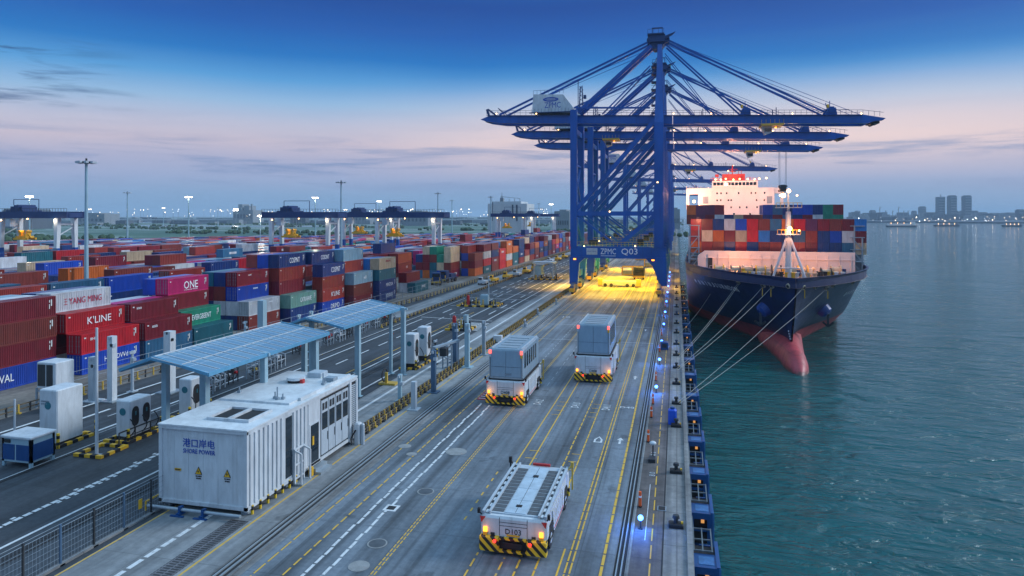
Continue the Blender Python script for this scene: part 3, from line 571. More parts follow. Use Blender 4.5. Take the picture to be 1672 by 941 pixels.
    for px_ in (-2.3, -1.1, .1, 1.3):
        for yy in (-3, 3): m.bar((x + px_, yy, z + .9), (x + px_, yy, z + 1.9), .07)
    for yy in (-3, 3): m.bar((x - 2.3, yy, z + 1.9), (x + 1.3, yy, z + 1.9), .08)
    m.bar((x - 1.4, 0, z + .9), (x - 1.4, 0, z + 2.9), .14); m.bar((x + .9, 0, z + .9), (x + .9, 0, z + 2.9), .14); m.bar((x - 1.5, 0, z + 2.9), (x + 1.0, 0, z + 2.9), .2); m.build('apex_frame', CBLUE2, t)
    # stairs up the waterside leg, ladders and small boxes for texture
    m = MB(); z = zg1
    for i in range(7):
        zz = zg1 + 1 + i * (zap - zg1 - 4) / 7; m.box((xr - 1.9, -1.5, zz), (xr - .2, 1.5, zz + .12)); m.bar((xr - 1.8, -1.4, zz), (xr - .5, 1.2, zz + 2.4), .12); m.bar((xr - 1.9, -1.5, zz + .9), (xr - .2, -1.5, zz + .9), .06)
    m.build('mast_stairs', CBLUE2, t)
    m = MB(); z = 3.0
    while z < zg0 - 3: m.bar((xl - .95, HW - 1.3, z), (xl - .95, HW + .9, z + 1.5), .12, .3); m.box((xl - 1.5, HW + .8, z + 1.4), (xl - .7, HW + 1.7, z + 1.55)); m.bar((xl - 1.5, HW + 1.7, z + 1.5), (xl - 1.5, HW + 1.7, z + 2.5), .06); z += 2.4
    m.build('stairs', DARK, t)
    m = MB(); x, z = GP(930, 250); m.box((xl - 1.6, -.6, z), (xl - .8, .6, z + 2.0)); m.box((xl - 1.5, -.4, z - 4.5), (xl - .8, .4, z - 3.4)); m.build('hoist_box', CBLUE2, t)
    # trolley and operator cab under the girder
    x, z = GP(978, 206); m = MB(); m.box((x - 2.2, -2.9, z - .2), (x + 2.4, 2.9, z + .25)); 
    for i in range(6): xx = x - 2.2 + i * .92; m.bar((xx, -2.9, z + .1), (xx, -2.9, z + 1.1), .07)
    m.build('trolley', YELB, t)
    m = MB(); m.prism([(x - 1.9, z - .2), (x + .2, z - .2), (x + .2, z - 1.5), (x - 1.3, z - 2.0)], -1.1, 1.1); c = m.build('operator_cab', LGREY, t); fixn(c); m = MB(); m.box((x - 1.4, -1.14, z - 1.4), (x + .1, -1.105, z - .6)); m.build('cab_window', GLASS, c)
    m = MB(); m.box((x + .8, -1.6, z - .7), (x + 1.1, -1.3, z - .4)); m.build('work_light', LORANGE, t)
    # spreader rack under the portal
    m = MB(); m.box((xl + 3, -2.0, zp1 + .1), (xl + 5, -1, zp1 + 1.3)); m.build('equipment_box', DARK, t); m = MB(); m.box((xr - 5, -2.0, zp1 + .1), (xr - 3.6, -1, zp1 + 1.6)); m.build('equipment_box', DARK, t)
    for xx in (xl + .2, xr - 1.4):
        m = MB(); m.box((xx - .2, -HW - .8, zp0 - .4), (xx + .4, -HW - .55, zp0 - .1)); m.build('work_light', LORANGE, t)
    return t, xl, xr, zp0, zp1, GP
proto, XL, XR, ZP0, ZP1, GPc = crane()
kids0 = list(proto.children)
CRY = [155, 186, 218, 313, 430, 560, 720]
CRL = ['tall blue quay crane nearest the camera, with white lettering on its portal beam', 'blue quay crane second nearest the camera, right behind the lettered one', 'blue quay crane with a lit spreader hanging over the ship bow',
       'blue quay crane standing beside the white ship superstructure', 'small looking blue quay crane just beyond the ship superstructure', 'hazy blue quay crane second from the far end of the row', 'farthest hazy blue quay crane at the end of the row']
cranes = [proto]
for i in range(1, len(CRY)):
    skip = ('walkway_rail',) if i > 3 else ()
    cranes.append(copy_tree(proto, label=CRL[i], loc=(0, CRY[i] + HW, 0), kids=[k for k in kids0 if k.name.split('.')[0] not in skip]))
for c, du in zip(cranes, (280, 0, 300, 170, -60, 120, 60)):
    a = GPc(978, 206); q = GPc(978 + du, 206)
    for ch in c.children:
        if ch.name.split('.')[0] in ('trolley', 'operator_cab') or (ch.name.startswith('work_light') and ch.data.materials[0].name == 'orange_lamp' and min(v.co.z for v in ch.data.vertices) > 30): ch.location.x += q[0] - a[0]; ch.location.z += q[1] - a[1]
# lettering of the first portal beam
yb = -HW - .58
def lt(txt, u, v, wpx, hpx):
    x, z = cx(u, v); s = CY * 1.03 / 1100; text(txt, WLET, (x, yb, z), (1, 0, 0), (0, 0, 1), wpx * s, hpx * s, proto)
lt('ZPMC', 993.5, 410.5, 24, 9); lt('Q03', 1028, 411.5, 25, 11)
x, z = cx(967, 410.5); m = MB(); m.box((x - 1.25, yb - .02, z - .75), (x + 1.25, yb + .03, z + .75)); pl = m.build('sign_plate', LGREY, proto)
text('中国港口 世界港口', BLUEL, (x, yb - .04, z), (1, 0, 0), (0, 0, 1), 2.1, .28, pl, 'plate_lettering')
m = MB(); x, z = cx(993.5, 418); m.box((x - 1.7, yb, z - .02), (x + 1.7, yb + .03, z + .08)); m.build('lettering_underline', WLET, proto)
# sodium floodlights carried by the cranes
SOD = (1, .52, .0)
for i, y in enumerate(CRY[:5]):
    for xx in (-18, -8):
        lamp('SPOT', (xx, y + 6 + (4 if i else 8), 10.2), 30000 if i < 3 else 20000, SOD, .4, (0, 0, 0), R(150), name='crane_floodlight')
    lamp('SPOT', (-29, y + 14 + i, 12), 24000, SOD, .4, (0, 0, 0), R(110), name='crane_floodlight')
    lamp('POINT', (-20, y + 5, 8), 2500, SOD, .4, name='crane_floodlight'); lamp('POINT', (-5.5, y + 5, 8), 2500, SOD, .4, name='crane_floodlight')
    lamp('SPOT', (.2, y + 8, 9), 5000, SOD, .3, (0, 0, 0), R(100), name='crane_floodlight')
for xx in (-18, -13, -7): lamp('SPOT', (xx, CY + 2.2, 9.4), 9000, SOD, .5, (R(-22), 0, 0), R(140), name='crane_floodlight')
# spreader hanging from the third crane
def spreader(name, label, cat, loc, L=5.6, group=None, rope_top=None, lightc=None):
    t = thing(name, label, cat, loc, group=group)
    m = MB(); m.box((-.9, -L / 2, 0), (.9, L / 2, .35)); m.box((-1.1, -L / 2, -.2), (1.1, -L / 2 + .5, .3)); m.box((-1.1, L / 2 - .5, -.2), (1.1, L / 2, .3)); m.build('spreader_frame', YEL if lightc is None else DARK, t)
    m = MB(); m.box((-.9, -1.2, .35), (.9, 1.2, 1.0)); m.prism([(-1.0, 1.0), (1.0, 1.0), (.5, 1.9), (-.5, 1.9)], -1, 1); m.cyl((-.8, -1.1, 1.4), (-.8, 1.1, 1.4), .45); m.cyl((.8, -1.1, 1.4), (.8, 1.1, 1.4), .45); m.build('headblock', YEL if lightc is None else DARK, t)
    if rope_top:
        m = MB()
        for a in (-.9, .9):
            for b in (-1.1, 1.1): m.cyl((a, b, 1.2), (a * 1.1, b, rope_top), .06, n=4)
        m.build('hoist_rope', STEEL, t)
    return t
sx, sz = PY(1278, 312, 224).x, PY(1278, 312, 224).z
spreader('crane_spreader', 'dark spreader on long hoist ropes above the containers at the ship bow', 'spreader', (sx, 224, sz), 4.5, rope_top=PY(1278, 248, 224).z - sz, lightc=1)
t = thing('cargo_lamp', 'bright warm lamp hanging just below the spreader over the ship', 'lamp', (sx, 223, sz - 2)); m = MB(); m.box((-.5, -.3, 1.2), (.5, .3, 1.5)); m.build('lamp_housing', DARK, t); m = MB(); m.ball((0, 0, .6), .75, 10); m.build('lamp_glass', LWARM, t, smooth=True)
lamp('POINT', (sx, 221.5, sz - 2.4), 1600, (1, .6, .3), .5)
# ============================================================ container ship
SHX, SHY = 16.6, 103.0; SYAW = R(-1.7)
ship = thing('container_ship', 'large navy hulled container ship with red underbody moored at the quay', 'container ship', (SHX, SHY, 0), SYAW)
ZD = 9.0; BW = 15.9
def foot(z): return 5.2 * max(0, (ZD - z) / (ZD + 1)) ** 1.15
def hb(y, z):
    w = max(0, min(1, (z + 1) / (ZD + 1))); Ld = 46 + (37 - 46) * w + max(0, -1 - z) * 3; d = y - foot(z)
    if d <= 0: return 0.0
    q = min(1, d / Ld); ss = q * q * (3 - 2 * q); cv = 1 - (1 - q) ** 2.3; w = w ** .9; f = ss * (1 - w) + cv * w
    return max(.0, BW * f * (.985 + .015 * w)) + .12
levels = [WATER_Z - 3, -3.8, -2.6, -1.0, -.999, .3, 1.6, 3, 4.4, 5.8, 7.2, ZD]
stn = [0, .25, .6, 1.1, 1.8, 2.7, 4, 5.5, 7.5, 10, 13, 16, 20, 25, 30, 36, 42, 50, 60, 80, 110, 150, 190, 225, 240]
hv = []; hf = []; hm = []
for s in (-1, 1):
    o = len(hv)
    for d in stn:
        for z in levels:
            y = foot(z) + d if d < 60 else d + foot(z) * max(0, 1 - (d - 60) / 60); tr = max(0, (d - 190) / 50) ** 1.5 * .35 * (1 - (z + 7) / 20)
            hv.append((s * hb(max(y, foot(z) + .001 + d), z) * (1 - tr), y, z))
    n = len(levels)
    for i in range(len(stn) - 1):
        for j in range(n - 1):
            q = (o + i * n + j, o + (i + 1) * n + j, o + (i + 1) * n + j + 1, o + i * n + j + 1)
            hf.append(q if s > 0 else q[::-1]); hm.append(1 if levels[j + 1] <= -.999 + 1e-6 and levels[j] < -.9995 else 0)
o = len(hv); n = len(levels); base1 = 0; base2 = len(stn) * n; k = (len(stn) - 1) * n
for j in range(n - 1): hf.append((base1 + k + j, base2 + k + j, base2 + k + j + 1, base1 + k + j + 1)); hm.append(0)
HULL = mat('hull_navy', (.005, .018, .085), .38, dirt=.35, scale=.5, streak=.5, rust=(.05, .035, .035), sscale=.9); BOOT = mat('hull_red', (.48, .06, .075), .5, dirt=.35, scale=.6, streak=.5, rust=(.16, .06, .05), sscale=1.0)
def seams(m_, waterline=False):
    N = m_.node_tree.nodes; L_ = m_.node_tree.links; b = N['Principled BSDF']; src = b.inputs['Base Color'].links[0].from_socket
    tc = N.new('ShaderNodeTexCoord'); sp = N.new('ShaderNodeSeparateXYZ'); cb = N.new('ShaderNodeCombineXYZ'); L_.new(tc.outputs['Object'], sp.inputs[0]); L_.new(sp.outputs[1], cb.inputs[0]); L_.new(sp.outputs[2], cb.inputs[1])
    br = N.new('ShaderNodeTexBrick'); br.inputs['Scale'].default_value = 1; br.inputs['Brick Width'].default_value = 5.5; br.inputs['Row Height'].default_value = 1.7; br.inputs['Mortar Size'].default_value = .03; br.inputs['Mortar Smooth'].default_value = .5
    br.inputs['Color1'].default_value = (1.1, 1.1, 1.1, 1); br.inputs['Color2'].default_value = (.85, .85, .85, 1); br.inputs['Mortar'].default_value = (.6, .55, .5, 1); L_.new(cb.outputs[0], br.inputs['Vector'])
    mx = N.new('ShaderNodeMix'); mx.data_type = 'RGBA'; mx.blend_type = 'MULTIPLY'; mx.inputs[0].default_value = 1; L_.new(src, mx.inputs[6]); L_.new(br.outputs['Color'], mx.inputs[7]); o_ = mx.outputs[2]
    bp = N.new('ShaderNodeBump'); bp.inputs['Strength'].default_value = .3; bp.inputs['Distance'].default_value = .1; L_.new(br.outputs['Fac'], bp.inputs['Height']); L_.new(bp.outputs[0], b.inputs['Normal'])
    if waterline:
        ns = N.new('ShaderNodeTexNoise'); ns.inputs['Scale'].default_value = .8; ns.inputs['Detail'].default_value = 6; L_.new(tc.outputs['Object'], ns.inputs['Vector']); ad = N.new('ShaderNodeMath'); ad.operation = 'ADD'; L_.new(sp.outputs[2], ad.inputs[0]); L_.new(ns.outputs['Fac'], ad.inputs[1])
        r = N.new('ShaderNodeMapRange'); r.inputs[1].default_value = -2.75; r.inputs[2].default_value = -3.2; r.inputs[4].default_value = .8; L_.new(ad.outputs[0], r.inputs[0]); m2 = N.new('ShaderNodeMix'); m2.data_type = 'RGBA'; L_.new(r.outputs[0], m2.inputs[0]); L_.new(o_, m2.inputs[6]); m2.inputs[7].default_value = (.06, .05, .04, 1); o_ = m2.outputs[2]
    L_.new(o_, b.inputs['Base Color'])
seams(HULL); seams(BOOT, True)
mb = MB(); mb.v = hv; mb.f = hf; mb.m = hm; hull = mb.build('hull', [HULL, BOOT], ship, smooth=True)
# bulb
bm_ = MB(); rings = 16; segs = 20; ys = [-5.2 + i * (26 / (rings - 1)) for i in range(rings)]
vs = []
for i, y in enumerate(ys):
    q = (y + 5.2) / 26; r_ = math.sqrt(max(0, 1 - (1 - min(1, q * 3.2)) ** 2)); w = 1.75 * r_ * (1 + max(0, q - .35) * 1.6); h = 2.9 * r_ * (1 - max(0, q - .3) * .1); zc = -4.3 + q * 1.2
    for k in range(segs): t_ = 2 * math.pi * k / segs; vs.append((w * math.cos(t_), y, zc + h * math.sin(t_)))
fs = [tuple(range(segs))] + [(i * segs + k, (i + 1) * segs + k, (i + 1) * segs + (k + 1) % segs, i * segs + (k + 1) % segs) for i in range(rings - 1) for k in range(segs)]
bm_.add(vs, fs); fixn(bm_.build('bulb', BOOT, ship, smooth=True))
# deck, bulwark top
DK = mat('deck_paint', (.2, .12, .10), .6, dirt=.3)
mb = MB(); pts = [(hb(foot(ZD) + d, ZD) - .15, foot(ZD) + d) for d in stn[1:19]] 
for (a, y0), (b, y1) in zip(pts, pts[1:]): mb.quad((-a, y0, 7.55), (a, y0, 7.55), (b, y1, 7.55), (-b, y1, 7.55))
mb.quad((-15.7, 60, 7.55), (15.7, 60, 7.55), (15.7, 238, 7.55), (-15.7, 238, 7.55)); mb.build('deck', DK, ship)
mb = MB()
for s in (-1, 1):
    for (a, y0), (b, y1) in zip([(hb(foot(ZD) + d, ZD), foot(ZD) + d) for d in stn[:19]], [(hb(foot(ZD) + d, ZD), foot(ZD) + d) for d in stn[1:19]]):
        mb.quad((s * (a + .06), y0, ZD + .02), (s * (b + .06), y1, ZD + .02), (s * (b - .3), y1, ZD + .02), (s * (a - .3 if a > .3 else 0), y0 + .1, ZD + .02)); mb.quad((s * (a - .3 if a > .3 else 0), y0 + .1, ZD), (s * (b - .3), y1, ZD), (s * (b - .3), y1, 7.5), (s * (a - .3 if a > .3 else 0), y0 + .1, 7.5))
mb.build('bulwark', mat('bulwark_paint', (.008, .02, .08), .5, dirt=.2), ship)
# breakwater
SPINK = mat('superstructure_cream', (.72, .62, .58), .5, dirt=.15, scale=.3)
SWH = mat('superstructure_white', (.78, .74, .70), .5, dirt=.1, scale=.3)
BWY = 26.0
mb = MB(); zb = 11.5; mb.box((-12.3, BWY, 7.5), (12.9, BWY + .3, zb)); mb.prism([(-12.3, 7.5), (-12.3, zb), (-13.6, zb - 1), (-13.6, 7.5)], BWY + .0, BWY + 1.5); bw = fixn(mb.build('breakwater', SPINK, ship))
mb = MB()
for i in range(14): x = -11.8 + i * 1.85; mb.bar((x, BWY - .12, 7.6), (x, BWY - .12, zb - .6), .12, .2)
mb.box((-12.3, BWY - .2, zb - 1.4), (12.9, BWY, zb - 1.25)); mb.build('breakwater_rib', SPINK, bw)
mb = MB(); mb.box((-11.8, BWY - .32, 8.2), (-11.0, BWY - .28, 10.2)); mb.build('breakwater_door', DARK, bw)
mb = MB()
for i in range(22): x = -11.5 + i * 1.1; mb.bar((x, BWY - 1.8, 7.6), (x, BWY - 1.8, 8.9), .06)
for z in (8.3, 8.9): mb.bar((-11.5, BWY - 1.8, z), (11.8, BWY - 1.8, z), .06)
mb.build('deck_rail', WHITE, ship)
# foredeck machinery
MECH = mat('winch_cream', (.45, .36, .25), .5, dirt=.3); rr = random.Random(11)
for k in range(9):
    x = -10 + k * 2.35 + rr.uniform(-.4, .4); y = 19.6 + rr.uniform(-3.5, 3); a = thing
    w = MB(); w.cyl((-.6, 0, .75), (.6, 0, .75), .62, n=12); w.cyl((-.75, 0, .75), (-.6, 0, .75), .85, n=12, mi=1); w.cyl((.6, 0, .75), (.75, 0, .75), .85, n=12, mi=1); w.box((-1.0, -.5, 0), (1.1, .5, .3), 1); w.box((.85, -.3, .3), (1.4, .3, 1.1), 2)
    w.build('winch', [MECH, (YEL, DARK, MECH)[k % 3], (LGREY, YEL, CBLUE2)[k % 3]], ship, loc=(x, y, 7.55)).scale = (1.1, 1.2, 1.2)
for k in range(12):
    x = -9 + k * 1.6 + rr.uniform(-.5, .5); lim = 1 - (abs(x) / 14) ** 2; y = 22 - 12 * lim + rr.uniform(0, 3.5); w = MB()
    w.cyl((-.35, 0, 0), (-.35, 0, .8), .2, n=8); w.cyl((.35, 0, 0), (.35, 0, .8), .2, n=8); w.cyl((-.35, 0, .8), (-.35, 0, .9), .28, n=8); w.cyl((.35, 0, .8), (.35, 0, .9), .28, n=8); w.box((-.6, -.3, 0), (.6, .3, .1)); w.build('deck_bollard', [(MECH, DARK, YEL, WHITE)[k % 4]], ship, loc=(x, y, 7.55)).scale = (1.4, 1.4, 1.5)
for k in range(6):
    w = MB(); w.cyl((0, 0, 0), (0, 0, 1.0), .14, n=8); w.ball((0, 0, 1.15), .33, 8); w.build('vent', [(MECH, WHITE)[k % 2]], ship, smooth=False, loc=(-9 + k * 3.7, 23.6, 7.55))
# foremast with its A-frame
FM = 12.5
mast = MB(); mast.cyl((0.4, FM, 7.5), (0.4, FM, 18.6), .52, .38, n=12); mast.cyl((.4, FM, 18.6), (.4, FM, 22.3), .2, .1, n=8); fm = mast.build('foremast', WHITE, ship)
mb = MB()
for s in (-1, 1): mb.cyl((.4 + s * .3, FM - .2, 14.3), (.4 + s * 2.6, FM - 1.2, 7.5), .2, n=8)
mb.cyl((.4 - 1.9, FM - .9, 9.6), (.4 + 1.9, FM - .9, 9.6), .13, n=6); mb.build('mast_strut', WHITE, fm)
for z, w in ((14.9, 1.7), (19.2, 1.9)):
    mb = MB()
    mb.box((.4 - w, FM - .9, z), (.4 + w, FM + .9, z + .12), 0)
    for i in range(7): x = .4 - w + i * w / 3; mb.bar((x, FM - .9, z), (x, FM - .9, z + .8), .07, mi=1)
    mb.bar((.4 - w, FM - .9, z + .8), (.4 + w, FM - .9, z + .8), .08, mi=1)
    mb.build('mast_platform', [WHITE, YEL], fm)
mb = MB(); mb.ball((.4, FM - .6, 21.9), .32, 8); mb.ball((.55, FM - .8, 15.9), .34, 8); mb.ball((-.9, FM - .8, 21.2), .14, 6); mb.ball((1.6, FM - .8, 21.2), .14, 6); mb.ball((1.9, FM - .95, 15.6), .14, 6); mb.build('mast_lamp', LWARM, fm, smooth=True)
for p, e in (((.4, FM - 1.3, 22), 250), ((.5, FM - 1.6, 15.6), 450), ((-7, 21, 11), 1100), ((6, 20, 11), 800), ((0, 19, 10.6), 260)): lamp('POINT', p, e, (1, .38, .16), .3, name='deck_light', parent=ship)
# superstructure
BY = 158; ZS = 28.2
mb = MB(); mb.box((-13.5, BY, 7.5), (13.2, BY + 9, ZS)); mb.box((-17.8, BY + 1, ZS - 2.2), (16.4, BY + 5, ZS)); sup = mb.build('superstructure', SWH, ship)
mb = MB(); mb.box((-17.8, BY + 1.2, ZS - 8), (-16.8, BY + 4, ZS - 2.2)); mb.box((15.6, BY + 1.2, ZS - 8), (16.4, BY + 4, ZS - 2.2)); mb.bar((-17, BY + 2, ZS - 8), (-13.4, BY + 2, ZS - 11), 1, 1); mb.bar((16, BY + 2, ZS - 8), (13.1, BY + 2, ZS - 11), 1, 1); mb.build('bridge_wing_support', SWH, sup)
mb = MB(); mb.box((-8.5, BY - .4, ZS), (7.5, BY + 6, ZS + 2.6)); br = mb.build('bridge', SWH, sup)
for i in range(12): x = -8.1 + i * 1.28; MB().box((x, BY - .5, ZS + .9), (x + 1.0, BY - .39, ZS + 2.0)).build('window', GLASS, br)
for (u, v) in ((-7, 26.2), (-5.6, 26.2), (-3.6, 26.2), (.6, 26.2), (5, 26.2), (6.5, 26.2), (9.6, 26.2), (-7, 23.6), (-5.7, 23.6), (-3, 23.6), (-2, 23.6), (6.8, 23.6), (9.5, 23.6), (-2, 21), (1, 21), (3.4, 21), (7, 21), (9.4, 21), (4.6, 18.5), (-1, 18.5)):
    MB().box((u, BY - .06, v - .3), (u + .5, BY + .02, v + .35)).build('window', GLASS, sup)
for a, b in ((-11.8, -9.9), (10.6, 12.4)): MB().box((a, BY - .05, 22.4), (b, BY + .02, 25.0)).build('opening', GREYP, sup)
mb = MB(); mb.box((-4.8, BY + 2, ZS + 2.6), (3.2, BY + 5, ZS + 5.2)); dh = mb.build('deckhouse', REDP, sup)
mb = MB()
for x in (-8, -6.5, -2.5, -1.2, 1.0, 2.0, 5): mb.bar((x, BY + 3, ZS + 2.6), (x, BY + 3, ZS + (6.5 if abs(x) < 3 else 4.2)), .18)
mb.bar((-1.2, BY + 3, ZS + 5.2), (-1.2, BY + 3, ZS + 8.6), .35); mb.bar((-2.6, BY + 3, ZS + 7), (.6, BY + 3, ZS + 7), .2); mb.bar((-2, BY + 3, ZS + 6.2), (.1, BY + 3, ZS + 6.2), .3); mb.box((-7.4, BY + 2.6, ZS + 4.2), (-6.1, BY + 3.2, ZS + 5.2)); mb.bar((-9, BY - .2, ZS + 2.7), (8, BY - .2, ZS + 2.7), .1)
for i in range(18): mb.bar((-9 + i, BY - .2, ZS + 2.6), (-9 + i, BY - .2, ZS + 3.5), .08)
mb.bar((-9, BY - .2, ZS + 3.5), (8, BY - .2, ZS + 3.5), .1); mb.build('radar_mast', REDP, sup)
mb = MB()
for i in range(34): mb.bar((-17.6 + i, BY + 1, ZS), (-17.6 + i, BY + 1, ZS + 1), .08) if abs(-17.6 + i + .5) > 9 else None
mb.build('wing_rail', WHITE, sup)
mb = MB()
for x, z in ((-7.3, 3.1), (-5.4, 3.0), (-3.7, 3.3), (-1, 3.0), (1.2, 3.2), (4, 3.1), (6.4, 3.0), (8.0, 3.2), (10.4, 3.4), (-2.8, 6.2)): mb.ball((x, BY - .5, ZS + z), .28 if z < 4 else .2, 6)
mb.ball((-15, BY - .3, ZS - 5), .5, 8); mb.ball((-13, BY - .3, ZS - 6.6), .35, 8); mb.build('deck_lamp', LWARM, sup, smooth=True)
for p, e in (((-15.5, BY - 5, 25), 5000), ((-3, BY - 16, 30), 8500), ((9, BY - 14, 28), 6000), ((-1, BY - 3, 33.5), 260), ((-13.5, 26, 17), 500), ((0, 24, 20), 450)): lamp('POINT', p, e, (1, .42, .24), .5, name='deck_light', parent=ship)
# lashing bridges and side stanchions
for y in (33.4, 43.2):
    for s in (-1, 1):
        mb = MB()
        for k in range(4):
            mb.bar((s * 13.4 if s < 0 else 13.9, y - 2 + k, 7.5), (s * 13.4 if s < 0 else 13.9, y - 2 + k, 16), .22)
        for z in (9.5, 11.7, 13.9, 16): mb.box((s * 15.4 if s < 0 else 13.2, y - 2.2, z), (s * 13.2 if s < 0 else 15.6, y + 1.2, z + .15))
        for z in (7.5, 9.6, 11.8): mb.bar((s * 15.2, y - 2, z), (s * 15.2, y - 2, z + 2.1), .25); mb.bar((s * 15.2, y - 2, z), (s * 13.6, y - 2, z + 2), .15)
        mb.build('lashing_bridge', GREYP, ship)
mb = MB()
for i in range(10): y = 40 + i * 3.2; mb.bar((15.4, y, 7.6), (15.4, y, 10.2), .18); mb.bar((-15.4, y, 7.6), (-15.4, y, 10.4), .18)
mb.bar((15.4, 40, 10.2), (15.4, 69, 10.2), .15); mb.bar((-15.4, 40, 10.4), (-15.4, 69, 10.4), .15); mb.build('side_rail', GREYP, ship)
# bow features set on the hull surface
bpy.context.view_layer.update()
MW = ship.matrix_world.copy(); MI = MW.inverted(); bvh = BVHTree.FromPolygons([Vector(v) for v in hv], hf)
def onhull(u, v):
    d = (MI.to_3x3() @ ray(u, v)).normalized(); h = bvh.ray_cast(MI @ CAM, d); return h[0], h[1]
BOSS = mat('anchor_boss_blue', (.02, .07, .3), .35, dirt=.3)
for u, v in ((1250, 504), (1343, 505)):
    p, nrm = onhull(u, v)
    if p is None: continue
    if nrm.dot(MI @ CAM - p) < 0: nrm = -nrm
    m = MB(); m.cyl(p - nrm * .8, p + nrm * .9, 1.35, 1.05, n=18); m.cyl(p + nrm * .9, p + nrm * 1.15, 1.05, .6, n=18); b = m.build('anchor_pocket', BOSS, ship, smooth=False)
    m = MB(); q = p + nrm * 1.1; m.bar(q, q + Vector((0, -.2, -1.9)), .35); m.bar(q + Vector((-.8, -.25, -1.3)), q + Vector((0, -.25, -2.0)), .3); m.bar(q + Vector((.8, -.25, -1.3)), q + Vector((0, -.25, -2.0)), .3); m.build('anchor', DARK, b)
for u, v in ((1206, 461), (1247, 466), (1261, 467), (1288, 467), (1311, 469), (1331, 468), (1349, 470), (1360, 466), (1392, 461)):
    p, nrm = onhull(u, v)
    if p is None: continue
    if nrm.dot(MI @ CAM - p) < 0: nrm = -nrm
    m = MB(); m.cyl(p - nrm * .1, p + nrm * .25, .42, .36, n=12); f = m.build('fairlead', mat('fairlead_cream', (.5, .42, .3), .5), ship); MB().cyl(p + nrm * .2, p + nrm * .28, .24, n=10).build('fairlead_hole', BLACK, f)
    if u in (1247, 1261, 1311, 1349): MB().bar(p + nrm * .3 + Vector((0, 0, -.3)), p + nrm * .3 + Vector((0, 0, -1.5)), .12, .05).build('hanging_tag', YEL, f)
for (us, vs_, txt, w, hh) in (([1134, 1206], [459, 473], 'MNNINJOURNDON', 0, 1.0), ([1378, 1398], [481, 474], 'DIIXA', 0, .8)):
    n = len(txt)
    for i, ch in enumerate(txt):
        a = (i + .5) / n; p, nrm = onhull(us[0] + (us[1] - us[0]) * a, vs_[0] + (vs_[1] - vs_[0]) * a)
        if p is None: continue
        if nrm.dot(MI @ CAM - p) < 0: nrm = -nrm
        rt = Vector((0, 0, 1)).cross(nrm).normalized(); up = nrm.cross(rt).normalized()
        text(ch, WLET, p + nrm * .05, rt, up, .75 if ch != 'I' else .18, hh, ship, 'bow_lettering')
m = MB()
for i in range(8):
    p, nrm = onhull(1288 + i * .9 + (i > 4) * 2, 541 + i * 4.2)
    if p is not None: m.box((p.x - .12, p.y - .14, p.z - .1), (p.x + .12, p.y + .1, p.z + .1))
m.build('draught_marks', WLET, ship)
# mooring lines
ROPE = mat('mooring_rope', (.34, .33, .31), .8, dirt=.2)
def rope(p, q, sag, lab):
    n = 14; pts = [Vector(p).lerp(Vector(q), i / n) - Vector((0, 0, sag * 4 * (i / n) * (1 - i / n))) for i in range(n + 1)]
    o = MB().tube([x - pts[-1] for x in pts], .025, 5).build('mooring_line', ROPE, loc=tuple(pts[-1])); tag(o, lab, 'mooring line', 'mooring lines from the bow')
for (a, b, q, lab) in ((1206, 461, (-.05, 84.3, .55), 'leftmost pale mooring line, from the lettered bow side to the quay bollard'), (1208, 462, (.15, 83.9, .55), 'pale mooring line close beside the leftmost one on the bow'), (1247, 467, (-.05, 78.8, .55), 'third pale mooring line from the left at the middle fairlead'),
                       (1261, 468, (.1, 78.4, .55), 'fourth pale mooring line from the left, ending beside the third'), (1311, 471, (.1, 64.8, .55), 'pale mooring line from the stem down to the nearer quay bollard'), (1349, 472, (.25, 64.4, .55), 'rightmost pale mooring line crossing in front of the stem'),
                       (1160, 480, (.1, 101, .55), 'short faint mooring line low at the left of the bow')):
    p, nrm = onhull(a, b); p = MW @ p if p is not None else atD(a, b, 100)
    rope(p, q, .5, lab)
